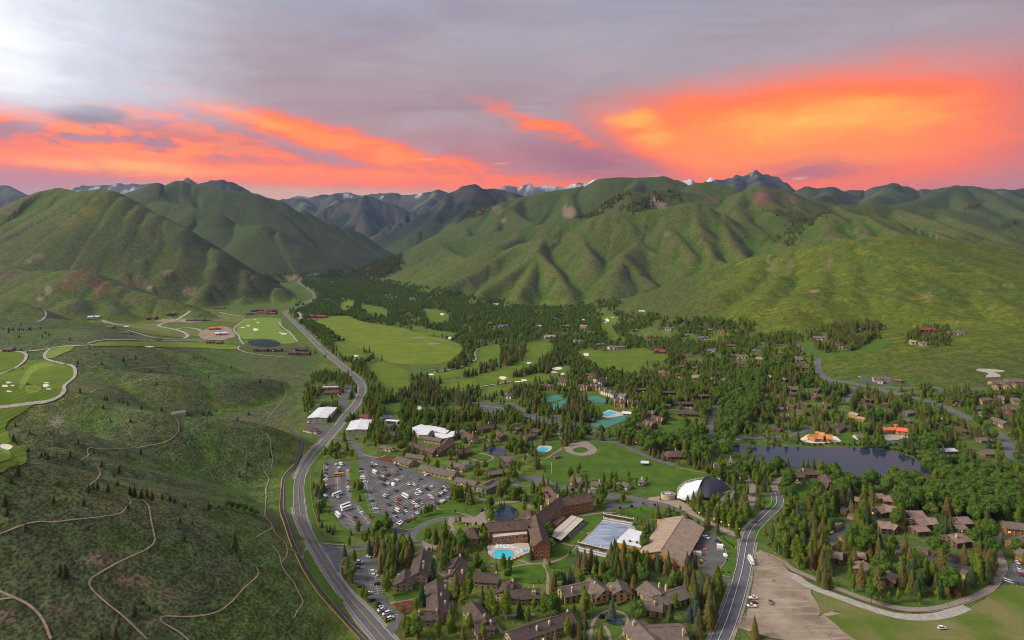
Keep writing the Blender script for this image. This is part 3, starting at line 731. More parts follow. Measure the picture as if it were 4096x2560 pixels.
# village street with its roundabout
ribbon('road', 'A2', [(2190,540),(2080,520),(1950,465),(1800,385),(1640,305),(1480,245),(1330,205),(1200,175)],8.5,.13, M['asphalt'])
sheet('road', 'A2', [(860,118),(960,128),(1080,148),(1200,165),(1330,195),(1420,230),(1330,255),(1200,255),(1060,262),(950,285),(900,300),(880,280),(915,225),(900,175)],.14, M['asphalt'])
ribbon('road', 'A2', [(950,140),(860,122),(700,100),(560,78),(430,45),(330,5),('B2', 250,1255),('B2', 180,1240)],8,.13, M['asphalt'])
sheet('road', 'B2', [(0,1310),(60,1270),(170,1240),(260,1245),(340,1290),(300,1320),(200,1340),(60,1345),(0,1350),(-60,1330)],.14, M['asphalt'])
sheet('lawn', 'B2', [(60,1290),(110,1275),(170,1290),(165,1315),(110,1328),(65,1315)],.2, M['lawn'], keep=False)
sheet('lawn', 'A2', [(975,198),(1020,172),(1090,172),(1142,205),(1095,235),(1020,232)],.3, M['lawn'], keep=False)
sheet('brick_promenade', 'A2', [(1280,185),(1370,140),(1400,165),(1390,190),(1480,200),(1560,180),(1640,225),(1700,270),(1720,300),(1770,340),(1950,425),(2100,495),(2170,520),(2080,525),(1930,455),(1700,335),(1560,262),(1420,215)],.18, M['promenade'])
# lodge drive
ent, Ce = ribbon('entrance_drive', 'A1', [(590,660),(720,665),(860,662),(1000,642),(1150,606),(1280,570),(1390,535),(1450,490),(1550,440),(1660,392),(1800,362),(1950,360),(2060,372),(2110,340),(2135,285),(2150,245)],7.5,.14, M['asphalt'])
sheet('entrance_drive', 'A1', [(600,598),(680,628),(860,640),(865,690),(830,730),(795,790),(790,870),(760,860),(690,720),(620,640)],.135, M['asphalt'])
sheet('entrance_drive', 'A1', [(1290,400),(1340,440),(1400,480),(1500,470),(1560,480),(1510,540),(1540,570),(1590,600),(1600,650),(1520,620),(1480,580),(1380,560),(1310,560),(1345,520),(1290,470),(1240,390)],.135, M['asphalt'])
sheet('entrance_drive', 'L0', [(-20,660),(80,650),(350,640),(450,580),(520,500),(530,600),(560,690),(570,740),(440,760),(300,730),(120,700),(50,720),(60,800),(110,850),(60,880),(-20,860)],.16, M['paver'])
sheet('brick_forecourt', 'A1', [(1560,555),(1620,600),(1780,640),(1900,655),(1890,680),(1740,660),(1640,655),(1590,640)],.14, M['paver'])
sheet('lawn', 'A1', [(1560,478),(1640,420),(1740,405),(1810,420),(1840,455),(1800,490),(1680,510),(1600,505)],.22, M['lawn'], keep=False)
sheet('lawn', 'A1', [(1500,545),(1540,500),(1600,520),(1580,570),(1530,575)],.22, M['lawn'], keep=False)
ribbon('footpath', 'L0', [(690,430),(800,405),(950,400),(1080,410),(1170,450),(1230,500)],4.5,.14, M['paver'])
# paths among the lawns
for pts in ([('L0', 250,1340),('L0', 370,1300),('L0', 460,1245),('L0', 515,1190),('L0', 515,1130)],[('L0', 530,1360),('L0', 610,1380),('L0', 670,1385)],[('L0', 950,1400),('L0', 1060,1370),('L0', 1200,1340),('L0', 1350,1345),('L0', 1440,1345)],[('L0', 1060,1290),('L0', 1130,1310),('L0', 1200,1345)],
            [('L0', 1420,1230),('L0', 1450,1310),('L0', 1400,1360),('L0', 1440,1440),('L0', 1480,1512),('A2', 345,920),('A2', 335,1000),('A2', 340,1080),('A2', 360,1180)],[('L0', 1440,1345),('L0', 1560,1310),('L0', 1680,1280),('L0', 1760,1220),('L0', 1880,1120),('L0', 1920,1080),('L0', 1700,1020)],
            [('A2', 660,340),('A2', 760,325),('A2', 870,308),('A2', 960,310),('A2', 1080,295),('A2', 1240,265),('A2', 1400,280),('A2', 1480,330)],[('A2', 640,490),('A2', 740,510),('A2', 860,380)],[('A2', 740,510),('A2', 690,570),('A2', 600,640)],[('A2', 470,600),('A2', 600,630)],
            [('L3', 880,240),('L3', 940,300),('L3', 960,420),('L3', 930,530),('L3', 1080,540)],[('L3', 930,530),('L3', 800,680),('L3', 680,800),('L3', 600,890),('L3', 420,930),('L3', 220,960)],[('L3', 1170,880),('L3', 1160,1020),('L3', 1130,1200)],[('L3', 1540,840),('L3', 1700,860),('L3', 1800,880),('L3', 1880,800)],[('L3', 1890,1130),('L3', 2050,1150),('L3', 2320,1140),('L3', 2419,1130)],
            [('L3', 1780,1180),('L3', 1850,1300),('L3', 1930,1420)],[('L0', -40,560),('L0', 120,580),('L0', 260,600),('L0', 340,640)],[('L0', 370,340),('L0', 480,370),('L0', 640,400),('L0', 700,430)],[('A2', 740,1512),('A2', 750,1400),('A2', 790,1300),('A2', 880,1240),('A2', 1000,1235),('A2', 1090,1280),('A2', 1090,1380),('A2', 1040,1470),('A2', 960,1512)],[('A2', 870,1380),('A2', 930,1430),('A2', 930,1512)],
            [('B2', 270,1120),('B2', 360,1050),('B2', 470,985),('B2', 560,940),('B2', 600,900)],[('B2', 500,920),('B2', 450,870),('B2', 440,810),('B2', 470,760)],[('B2', 100,1080),('B2', 160,1000),('B2', 60,950)],[('B2', 1300,1150),('B2', 1370,1165),('B2', 1480,1235),('B2', 1600,1310)],[('B1', 1000,1030),('B1', 1160,1070),('B1', 1250,1020)],[('B1', 2000,1060),('B1', 2150,1110),('B1', 2250,1060),('B1', 2080,1020)],[('A1', 1690,262),('A1', 1820,300),('A1', 1980,320),('A1', 2040,350)],
            [('A1', 620,598),('A1', 700,605),('A1', 860,608)],[('B2', 0,590),('B2', 60,610)],[('A1', 480,645),('A1', 465,690),('A1', 450,740)],[('B1', 1880,920),('B1', 2050,920),('B1', 2150,870),('B1', 2230,940)]):
    ribbon('footpath', 'L0', pts, 2.1,.15, M['paver'], step=3)
# left edge kerbs of the drives
for pts, tl in (([(600,592),(660,622),(760,640),(860,640)],'A1'),([(865,722),(820,755),(795,810),(800,880),(815,955)],'A1'),([(1360,460),(1430,480),(1510,455),(1600,400),(1700,370),(1850,345),(2000,345)],'A1'),([(1945,540),(2000,620),(2035,720),(1995,810),(1945,860),(1955,905),(2060,918)],'A2'),([(1720,270),(1860,330)],'A2')):
    P = [G(*q) for q in smooth(S(tl, pts),5)]
    o, C_ = ribbon('kerb', tl, pts, .45,.12, M['concrete'], step=3)
    bm = bmesh.new(); bm.from_mesh(o.data); ex = bmesh.ops.extrude_face_region(bm, geom=bm.faces[:]); bmesh.ops.translate(bm, vec=(0,0,.16), verts=[e for e in ex['geom'] if isinstance(e, bmesh.types.BMVert)]); bm.to_mesh(o.data); bm.free()
# parking lots
lots = {}
def lot(key, tile, pts, mat='lot_asphalt', rounded=False):
    lots[key] = sheet('parking_lot', tile, pts, .10, M[mat], rounded)
lot('west', 'A1', [(655,-185),(893,-165),(900,185),(1060,180),(1000,205),(930,210),(985,240),(1040,320),(1092,430),(1060,470),(960,492),(860,465),(800,420),(740,330),(700,240),(690,180),(640,100),(632,0)])
lot('big', 'A1', [(960,-290),(1050,-240),(1290,-150),(1500,-90),(1825,30),(1842,100),(1835,170),(1690,270),(1540,330),(1450,400),(1355,440),(1290,400),(1200,325),(1130,325),(1060,200),(1012,60),(978,-80),(962,-200)])
lot('south', 'A1', [(950,740),(1010,700),(1160,735),(1150,850),(1180,1000),(1205,1080),(1255,1150),(1295,1210),(1392,1280),(1340,1410),(1290,1462),(1225,1390),(1305,1350),(1150,1200),(1060,1130),(1000,1010),(930,960),(928,860)])
lot('yard', 'A2', [(1780,520),(1870,480),(1950,540),(2010,640),(2035,730),(1995,810),(1942,868),(1950,905),(2080,925),(2075,985),(1960,935),(1850,900),(1750,840),(1720,785),(1590,790),(1700,690),(1760,600)])
lot('condo', 'A3', [(545,590),(610,520),(740,435),(745,370),(835,390),(800,470),(700,530),(620,570),(560,612)],'blue_asphalt')
lot('garage', 'A3', [(1120,610),(1220,605),(1440,690),(1700,745),(1900,815),(1912,870),(1800,885),(1720,885),(1690,775),(1400,745),(1250,690)],'blue_asphalt')
lot('east', 'A3', [(2270,790),(2440,775),(2440,1010),(2225,965),(2208,930),(2280,835)])
lot('court', 'B2', [(95,640),(200,660),(330,700),(460,690),(540,710),(480,740),(380,745),(250,730),(110,700)])
lot('oval', 'B1', [(2070,565),(2150,550),(2280,565),(2370,590),(2350,620),(2290,650),(2200,670),(2150,640)])
lot('motel', 'B2', [(1560,590),(1640,580),(1760,610),(1700,625),(1560,612)],'blue_asphalt')
lot('hall', 'B1', [(770,530),(830,460),(840,380),(895,375),(900,430),(860,520),(850,550),(900,560),(850,610),(770,580)])
lot('workshop', 'B1', [(500,730),(640,760),(760,760),(640,880),(560,860),(520,820),(480,760)])
lot('stores', 'B1', [(1160,680),(1250,650),(1370,720),(1340,830),(1260,850),(1230,760)])
lot('visitor', 'B3', [(850,320),(880,305),(960,310),(960,340),(1160,350),(1160,380),(1000,370),(880,350)],'blue_asphalt')
lot('foot', 'B3', [(1600,440),(1800,422),(2080,405),(2090,420),(1850,445),(1620,460)])
# other streets
for pts, w in (([('B1', 740,880),('B1', 860,890),('B1', 925,925),('B1', 960,985),('B1', 1020,1060)],8),([('B3', 470,120),('B3', 470,200),('B3', 495,280),('B3', 600,338),('B3', 760,356),('B3', 900,385),('B3', 1100,432),('B3', 1300,480),('B3', 1500,532),('B3', 1650,580),('B3', 1800,650),('B3', 1920,712)],11),
               ([('B3', 2170,830),('B3', 2235,890),('B3', 2280,960),('B3', 2295,1020),('B3', 2260,1085)],11),([('B3', 715,550),('B3', 780,470),('B3', 840,405)],9),([('B3', 930,398),('B3', 1150,405),('B3', 1400,405),('B3', 1620,400),('B3', 1620,440)],7),([('B2', 1390,880),('B2', 1560,892),('B2', 1720,908),('B2', 1880,902),('B2', 2000,892),('B2', 2120,885),('B2', 2260,880),('B2', 2419,872),('B3', 150,868),('B3', 260,845),('B3', 330,815),('B3', 440,780)],9),
               ([('B2', 1875,905),('B2', 1862,820),('B2', 1892,720),('B2', 1922,640),('B2', 1940,560)],9),([('B2', 690,870),('B2', 760,860),('B2', 820,830),('B2', 760,800),('B2', 690,780),('B2', 560,730)],8),([('B2', 830,915),('B2', 960,915),('B2', 1080,960),('B2', 1200,1020),('B2', 1330,1075),('B2', 1540,1140)],7.5),([('B1', 2000,545),('B1', 2150,540),('B1', 2300,548),('B1', 2419,560),('B2', 120,630),('B2', 330,670),('B2', 520,700)],7),
               ([('B1', 600,0),('B1', 680,55),('B1', 760,120),('B1', 790,150),('B1', 870,190),('B1', 960,250),('B1', 1000,310),('B1', 1030,360)],3.5),([('C0', 2130,1170),('C0', 2240,1250),('C0', 2340,1330),('C0', 2419,1400)],3.5),([('A3', -20,340),('A3', 60,260),('A3', 120,200),('A3', 60,110)],8),([('A3', 2180,300),('A3', 2300,330),('A3', 2440,360)],8),
               ([('C2', 800,1300),('C2', 830,1330),('C2', 870,1380)],8),([('B3', 1570,1065),('B3', 1700,1110),('B3', 1800,1160),('B3', 1880,1230)],6),([('B3', 960,860),('B3', 1020,885),('B3', 1120,895),('B3', 1210,930),('B3', 1310,960)],6)):
    ribbon('road', 'B3', pts, w, .12, M['asphalt'])
# bridge over the creek by the lake
# golf cart paths and trails
for pts, w in (([('B0', -40,290),('B0', 90,245),('B0', 190,190),('B0', 245,130),('B0', 230,75),('B0', 100,62),('B0', -40,58)],4),([('B0', 230,65),('B0', 350,55),('B0', 460,40),('B0', 600,12),('B0', 760,10),('B0', 880,2)],4),([('B0', 470,42),('B0', 425,80),('B0', 420,120),('B0', 470,150),('B0', 580,175),('B0', 680,200),('B0', 712,240),('B0', 700,310),('B0', 640,360),('B0', 605,395),('B0', 608,450),('B0', 560,510),('B0', 440,545),('B0', 250,560),('B0', 120,585),('B0', -40,598)],4),
               ([('C0', 620,1305),('C0', 720,1280),('C0', 900,1278),('C0', 1100,1282),('C0', 1300,1285),('C0', 1450,1282)],4),([('C0', 1750,1125),('C0', 1690,1165),('C0', 1660,1205),('C0', 1690,1245),('C0', 1705,1280),('C0', 1730,1310)],4),([('C0', 1700,1320),('C0', 1690,1345),('C0', 1760,1370),('C0', 1900,1390),('C0', 2060,1402)],3),([('C0', 1980,1150),('C0', 2000,1185),('C0', 2050,1220),('C0', 2110,1290)],4),
               ([('C0', 240,1040),('C0', 310,1060),('C0', 325,1100),('C0', 300,1135),('C0', 260,1150)],4),([('B1', 1650,275),('B1', 1800,240),('B1', 1930,215),('B1', 2010,170),('B1', 2080,140),('B1', 2065,80),('B1', 2100,40)],3.5),([('B1', 1860,450),('B1', 2000,425),('B1', 2130,395),('B1', 2300,370),('B1', 2419,345)],3.5)):
    ribbon('cart_path', 'B0', pts, w, .85, M['concrete'])
for pts, w in (([('A0', -60,540),('A0', 130,465),('A0', 320,400),('A0', 520,405),('A0', 700,380),('A0', 880,365),('A0', 1000,345),('A0', 1110,340),('A0', 1180,290),('A0', 1200,250),('A0', 1255,215),('A0', 1215,182)],1.8),([('A0', 1335,190),('A0', 1400,230),('A0', 1415,310),('A0', 1430,400),('A0', 1455,520),('A0', 1470,600),('A0', 1380,665),('A0', 1200,745),('A0', 1080,805),('A0', 960,875),('A0', 850,935),('A0', 812,970),('A0', 860,1040),('A0', 960,1130),('A0', 1080,1230),('A0', 1190,1310),('A0', 1270,1400),('A0', 1390,1512)],2.0),
               ([('A0', -40,1040),('A0', 110,1115),('A0', 240,1155),('A0', 330,1240),('A0', 410,1310),('A0', 435,1400),('A0', 480,1512)],2.6),([('A0', -40,1140),('A0', 60,1135),('A0', 140,1120)],1.6),([('A0', 1790,1530),('A0', 1680,1430),('A0', 1540,1365),('A0', 1475,1320),('A0', 1520,1285),('A0', 1720,1303),('A0', 1900,1290),('A0', 2060,1255),('A0', 2200,1150),('A0', 2300,1030),('A0', 2419,930),('A1', 40,870),('A1', 0,830)],1.8),
               ([('A1', 0,545),('A1', 80,500),('A1', 155,455),('A1', 130,400),('A1', 85,350),('A1', 90,250),('A1', 95,130),('A1', 100,60),('A1', 125,0)],1.4),([('A1', 155,455),('A1', 200,530),('A1', 270,590),('A1', 295,660),('A1', 290,730),('A1', 235,785)],1.4),([('A1', 150,625),('A1', 215,690),('A1', 235,790),('A1', 280,890),('A1', 360,970),('A1', 390,1060),('A1', 460,1160),('A1', 400,1220),('A1', 360,1310)],1.5),([('A1', 295,655),('A1', 350,680),('A1', 400,700)],1.5),
               ([('B0', 850,975),('B0', 1000,990),('B0', 1200,980),('B0', 1400,955),('B0', 1580,915),('B0', 1660,850),('B0', 1695,790),('B0', 1670,700),('B0', 1630,668)],1.6),([('B0', 760,1090),('B0', 830,1055),('B0', 835,1020),('B0', 805,990),('B0', 850,975)],1.6),([('B0', 920,1150),('B0', 950,1210),('B0', 920,1270),('B0', 870,1310),('B0', 820,1350)],1.6),([('B0', 850,455),('B0', 950,405),('B0', 1150,375),('B0', 1350,335),('B0', 1480,310),('B0', 1510,290)],1.8),
               ([('B1', 110,700),('B1', 170,620),('B1', 240,540),('B1', 285,460),('B1', 270,380)],1.8),([('B1', 140,690),('B1', 300,640),('B1', 420,590),('B1', 520,550)],1.6),([('B0', 1250,225),('B0', 1500,212),('B0', 1700,200),('B0', 1850,182)],2),([('B1', 100,840),('B1', 135,900),('B1', 140,990),('B1', 160,1090),('B1', 140,1160)],1.5),([('B1', 70,1190),('B1', 125,1270),('B1', 90,1360),('B1', 100,1450)],1.5)):
    ribbon('trail', 'A0', pts, w*.42,.42, M['trail_dirt'], step=2.5)
# construction streets on the left
for pts, w in (([('C0', 1350,1070),('C0', 1310,1100),('C0', 1240,1135),('C0', 1150,1160),('C0', 1130,1180),('C0', 1230,1200),('C0', 1310,1225),('C0', 1330,1250),('C0', 1300,1265)],9),([('C0', 1240,1200),('C0', 1320,1190),('C0', 1400,1200),('C0', 1440,1225),('C0', 1440,1240)],8),([('C0', 1130,1165),('C0', 1000,1172),('C0', 900,1175),('C0', 780,1155),('C0', 720,1140)],7),([('C0', 900,1205),('C0', 1000,1235),('C0', 1100,1260),('C0', 1250,1270),('C0', 1420,1272)],7),([('C0', 1560,1080),('C0', 1620,1095),('C0', 1730,1108)],7),([('C0', 2090,1080),('C0', 2120,1090),('C0', 2130,1130)],14)):
    ribbon('road', 'C0', pts, w, .25, M['concrete'])
sheet('dirt_lot', 'C0', [(1430,1215),(1560,1180),(1640,1200),(1670,1250),(1560,1280),(1420,1265)],.2, M['dirt'])
sheet('dirt_lot', 'C0', [(1300,1200),(1400,1205),(1440,1240),(1380,1255),(1340,1235)],.18, M['rough_grass'])
sheet('dirt_lot', 'C0', [(1080,1145),(1200,1130),(1330,1125),(1460,1130),(1400,1155),(1250,1150)],.18, M['dirt'])
sheet('dirt_lot', 'B3', [(1960,238),(2050,228),(2200,235),(2240,250),(2150,262),(2190,300),(2070,310),(2080,270)],.2, M['concrete'])
sheet('dirt_lot', 'B3', [(1060,870),(1200,850),(1330,870),(1200,900),(1100,895)],.15, M['concrete'])
sheet('dirt_lot', 'B3', [(320,870),(400,850),(600,850),(670,920),(500,930),(340,910)],.15, M['sand'])
# ------------------------------------------------------------------ bare lot and field by the right hand road
sheet('dirt_lot', 'A2', [(2290,690),(2275,850),(2255,1000),(2228,1150),(2195,1330),(2120,1395),(2075,1540),(2110,1540),(2155,1415),(2300,1455),(2419,1492),(2700,1540),(3300,1540),(3060,1370),(2980,1300),(3060,1290),(3120,1270),(3010,1240),(2900,1290),(2893,1190),(2828,1070),(2840,1040),(2750,925),(2620,870),(2540,775),(2420,705),(2340,670)],.09, M['dirt'], rounded=False)
sheet('field', 'A3', [(420,1055),(560,1080),(780,1160),(1000,1240),(1200,1300),(1560,1310),(1870,1230),(2100,1080),(2440,980),(2440,1620),(950,1620),(700,1400),(560,1300),(700,1270),(590,1240),(480,1280),(475,1190)],.06, M['rough_grass'])
ribbon('dirt_track', 'A3', [(230,900),(320,970),(430,1030),(600,1080),(780,1150),(1000,1230),(1200,1288),(1350,1305),(1560,1298),(1750,1258),(1870,1200)],6.5,.13, M['concrete'])
ribbon('gravel_path', 'A3', [(-60,690),(80,730),(180,800),(230,860),(330,890),(460,940),(620,1010),(780,1080),(950,1140),(1150,1200),(1350,1232),(1550,1228),(1750,1182),(1950,1110),(2080,1050),(2150,980),(2200,890),(2235,820),(2215,760),(2168,690),(2165,560),(2195,450),(2240,420)],5.0,.14, M['paver'])
ribbon('verge', 'A3', [(0,690),(120,730),(250,850),(480,920),(640,985),(800,1050),(960,1110),(1160,1165),(1350,1190),(1550,1185),(1750,1140),(1930,1070),(2050,1000)],6,.07, M['verge'], keep=False)
sheet('lawn', 'A2', [(1950,540),(2080,580),(2130,610),(2120,700),(2095,910),(1980,910),(1945,880),(1990,815),(2040,735),(2010,630)],.15, M['verge'])
sheet('lawn', 'A2', [(2300,480),(2360,420),(2419,390),(2440,560),(2340,570),(2290,590)],.1, M['verge'], keep=False)
sheet('verge', 'A1', [(480,660),(520,720),(620,880),(700,990),(760,1080),(830,1150),(760,1190),(680,1110),(560,940),(490,790),(450,700)],.07, M['verge'])
sheet('verge', 'A1', [(460,0),(530,0),(535,150),(560,280),(600,400),(640,560),(720,590),(860,600),(860,605),(640,600),(590,585),(540,480),(490,330),(465,180)],.07, M['verge'])
sheet('verge', 'A1', [(285,0),(365,0),(350,110),(355,240),(300,250),(278,130)],.07, M['verge'])
sheet('verge', 'B1', [(620,960),(660,990),(590,1100),(510,1230),(470,1300),(462,1280),(520,1130)],.07, M['verge'])
sheet('mulch_bed', 'A1', [(1300,1170),(1380,1150),(1480,1145),(1480,1230),(1390,1275),(1330,1220)],.12, M['mulch'])
sheet('mulch_bed', 'B1', [(1140,1070),(1250,1060),(1330,1075),(1270,1105),(1180,1090)],.12, M['mulch'])
sheet('mulch_bed', 'A1', [(600,500),(700,490),(790,530),(760,560),(640,545)],.12, M['mulch'], keep=False)
# ------------------------------------------------------------------ lawns
for tl, pts in (('B2', [(725,918),(850,922),(1000,965),(1150,1035),(1330,1090),(1530,1155),(1900,1245),(1700,1270),(1560,1345),(1500,1410),(1300,1440),(1180,1425),(1280,1380),(1100,1340),(860,1285),(700,1290),(520,1325),(420,1310),(330,1260),(275,1120),(360,1060),(470,1005),(560,1050),(700,1055),(795,1010),(780,960)]),
                ('L0', [(1980,640),(2160,610),(2320,605),(2250,740),(2090,870),(1960,840),(2060,730)]),('L0', [(1880,900),(2060,880),(1990,1000),(1900,1060),(1720,1010)]),('L0', [(250,1290),(480,1180),(540,1210),(560,1300),(420,1340)]),('L0', [(960,1400),(1200,1360),(1380,1370),(1460,1490),(1420,1600),(1280,1650),(1000,1600),(900,1480)]),('L0', [(1520,1250),(1620,1100),(1880,1080),(1760,1200),(1600,1290)]),('L0', [(1500,1350),(1740,1290),(1880,1200),(1900,1250),(1800,1380),(1560,1420)]),
                ('A2', [(960,295),(1080,275),(1240,250),(1400,270),(1470,310),(1440,350),(1330,355),(1180,365),(1080,340)]),('A1', [(1720,270),(1820,220),(2000,170),(2100,190),(2170,240),(2110,320),(2050,345),(1900,300)]),('A1', [(1360,450),(1480,380),(1620,300),(1740,280),(1960,330),(1800,350),(1660,375),(1540,440),(1450,480)]),('A1', [(940,215),(1060,205),(1120,325),(1200,330),(1230,380),(1180,400),(1110,380),(1040,300)]),
                ('A1', [(895,-140),(960,-130),(990,0),(1055,170),(905,178)]),('A1', [(690,240),(740,350),(800,440),(880,490),(900,540),(860,590),(720,580),(640,540),(600,420),(580,330),(640,280)]),('L1', [(1990,260),(2060,210),(2300,265),(2200,320),(2080,300)]),('L1', [(2180,370),(2330,290),(2400,300),(2390,420),(2250,430)]),('L1', [(2010,80),(2060,30),(2200,70),(2150,180),(2060,180)]),('L1', [(560,200),(640,170),(700,190),(600,250)]),('L1', [(680,230),(760,190),(980,180),(960,220),(780,260)]),
                ('B1', [(1210,570),(1340,560),(1370,610),(1320,660),(1240,650)]),('B1', [(1530,605),(1760,590),(1990,580),(1900,620),(1740,640),(1560,645)]),('B2', [(780,585),(850,575),(930,600),(820,650),(780,640)]),('B2', [(1490,710),(1560,700),(1620,740),(1600,830),(1460,860),(1330,830),(1400,790),(1450,760)]),('B3', [(200,1390),(330,1320),(470,1310),(480,1350),(400,1400),(280,1440)]),('B3', [(670,830),(780,820),(800,900),(760,930),(690,920)]),('A3', [(0,200),(80,200),(100,240),(0,280)]),
                ('A1', [(1310,1090),(1420,1020),(1540,1020),(1530,1090),(1450,1130),(1320,1140)]),('A2', [(940,1390),(1040,1370),(1060,1400),(1000,1500),(940,1500)]),('A2', [(990,1180),(1110,1150),(1110,1250),(1000,1220)]),('L2', [(1740,1070),(1860,930),(1930,950),(1960,1130),(2000,1180),(1860,1150),(1760,1140)]),('B2', [(330,910),(430,890),(480,940),(400,990),(350,960)])):
    sheet('lawn', tl, pts, .08, M['lawn'])
sheet('turning_circle', 'B2', [(495,990),(530,950),(600,925),(680,910),(720,920),(785,965),(800,1005),(760,1035),(660,1050),(560,1030)],.13, M['paver'])
sheet('lawn', 'B2', [(572,995),(610,972),(680,970),(720,992),(690,1018),(620,1020)],.22, M['lawn'])
# fairways, greens and the big meadow
for tl, pts, mt in (('B0', [(-60,65),(150,65),(235,85),(240,130),(180,190),(90,240),(-60,285)],'fairway'),('B0', [(-60,310),(100,260),(230,190),(270,150),(420,145),(560,180),(680,210),(705,260),(660,345),(600,390),(600,450),(560,500),(420,540),(250,555),(120,575),(-60,590)],'fairway'),('B0', [(-60,610),(120,595),(300,575),(230,630),(100,720),(60,800),(90,900),(200,980),(255,1060),(220,1140),(100,1170),(-60,1180)],'fairway'),('B0', [(430,100),(480,50),(600,20),(700,15),(650,60),(560,100),(480,130)],'green'),
                    ('C0', [(640,1312),(760,1290),(1000,1290),(1300,1295),(1500,1300),(1680,1320),(1660,1345),(1400,1335),(1150,1330),(900,1322),(720,1325)],'meadow'),('C0', [(1740,1130),(1850,1118),(1980,1125),(2000,1150),(1985,1190),(2040,1215),(2070,1250),(2100,1295),(2000,1305),(1960,1280),(1880,1270),(1790,1270),(1720,1270),(1680,1220),(1690,1170)],'green'),('C0', [(900,1180),(1080,1175),(1200,1200),(1300,1240),(1290,1258),(1150,1250),(1000,1225)],'rough_grass'),('C0', [(1480,1100),(1620,1100),(1740,1115),(1680,1150),(1500,1140),(1420,1120)],'rough_grass'),
                    ('S0', [(1255,1285),(1370,1262),(1460,1290),(1600,1310),(1700,1340),(1790,1360),(1850,1390),(1830,1420),(1780,1450),(1700,1460),(1590,1455),(1530,1440),(1480,1405),(1400,1380),(1350,1340),(1290,1300)],'meadow'),('S0', [(1330,1370),(1420,1385),(1460,1420),(1440,1440),(1380,1430)],'fairway'),('B1', [(1050,200),(1130,160),(1280,185),(1420,240),(1440,290),(1440,400),(1330,400),(1200,370),(1120,290)],'fairway'),
                    ('B1', [(1620,290),(1760,255),(1940,225),(2040,175),(2110,130),(2080,60),(2200,40),(2300,80),(2290,130),(2150,180),(2060,235),(1940,290),(1790,320),(1660,330)],'fairway'),('B1', [(1740,370),(1830,330),(2000,320),(2100,280),(2230,245),(2330,230),(2419,210),(2419,340),(2280,365),(2100,385),(1900,420),(1760,420)],'fairway'),('B1', [(2130,430),(2260,400),(2419,360),(2419,400),(2330,440),(2200,470),(2100,470)],'fairway'),
                    ('B2', [(620,60),(720,30),(820,60),(930,80),(1070,50),(1180,25),(1320,60),(1460,95),(1440,150),(1280,160),(1190,220),(1230,290),(1100,270),(960,240),(850,230),(790,190),(760,150),(640,100)],'fairway'),('B2', [(0,330),(80,300),(230,280),(360,270),(390,210),(540,200),(560,240),(480,270),(400,290),(360,330),(220,350),(60,380)],'fairway'),('B2', [(130,30),(230,-10),(390,0),(370,60),(280,90),(150,110)],'fairway'),('B2', [(0,190),(120,150),(280,140),(180,200),(60,240)],'fairway'),
                    ('C1', [(0,1010),(90,1005),(80,1040),(40,1060),(0,1065)],'meadow'),('C1', [(580,1055),(700,1070),(770,1105),(740,1140),(660,1150),(610,1130),(600,1090)],'fairway'),('C1', [(1310,1300),(1420,1290),(1500,1310),(1490,1340),(1410,1400),(1320,1390),(1350,1340)],'fairway'),('C1', [(960,1340),(1080,1310),(1130,1320),(1100,1400),(960,1410)],'fairway'),('C1', [(1860,1110),(1960,1110),(1960,1140),(1930,1190),(1960,1240),(2020,1280),(1960,1290),(1870,1230),(1840,1170)],'fairway'),('C1', [(480,1170),(620,1200),(800,1230),(830,1240),(700,1250),(560,1230)],'fairway'),('C1', [(140,1030),(300,1050),(330,1110),(200,1090)],'fairway'),
                    ('C2', [(830,1295),(930,1295),(940,1340),(1040,1370),(1180,1360),(1290,1320),(1370,1280),(1500,1280),(1400,1340),(1240,1380),(1060,1400),(960,1395),(880,1350)],'verge')):
    sheet('fairway' if mt != 'meadow' else 'meadow', tl, pts, .10 if mt != 'green' else .14, M[mt])
sheet('putting_green', 'B0', [(-60,1000),(40,985),(100,1030),(105,1080),(40,1110),(-60,1120)],.25, M['green'])
sheet('putting_green', 'B0', [(240,400),(330,385),(390,410),(350,455),(250,460)],.22, M['green'])
sheet('putting_green', 'B0', [(180,370),(260,240),(360,170),(500,180),(480,210),(380,230),(300,280),(240,380),(190,430)],.2, M['green'])
for tl, x, y, rx, ry in (('B0', 80,362,28,9),('B0', 45,395,28,14),('B0', 120,392,18,8),('B0', 85,447,26,9),('B0', 440,364,27,5),('B0', 432,390,30,14),('B0', 460,424,28,6),('B0', 60,975,58,26),('B0', 1410,22,40,5),('C0', 1060,1328,32,4),('C0', 1720,1190,14,4),('C0', 1760,1178,14,5),('C0', 1812,1205,20,8),('C0', 1830,1155,10,3),('C0', 2010,1235,22,6),('C0', 1985,1225,10,3),('C0', 1810,1136,10,3),
                        ('B1', 1655,280,32,7),('B1', 2335,315,34,18),('B1', 940,105,28,7),('B1', 1540,595,26,16),('B2', 700,92,25,15),('B2', 430,223,50,12),('B2', 388,262,34,10),('B2', 60,348,40,6),('B2', 110,335,30,10),('B2', 158,172,24,7),('B2', 480,275,20,8),('C1', 1880,1140,18,18),('C1', 1930,1120,14,3),('C1', 1735,1380,18,12),('C1', 715,1095,16,6),('C1', 1098,1022,22,6),('C1', 780,1265,24,11),('C1', 545,1262,50,4),('C1', 655,1305,45,7)):
    ph = random.random()*6
    pts = [(x+rx*(1+.25*math.sin(3*a+ph))*math.cos(a), y+ry*(1+.25*math.sin(2*a+ph*2))*math.sin(a)) for a in np.linspace(0,2*math.pi, 9)[:-1]]
    sheet('sand_bunker', tl, pts, .3, M['sand'] if (tl, x) not in ((('C1', 545)),('C1', 655)) else M['shoulder_gravel'], step=50)
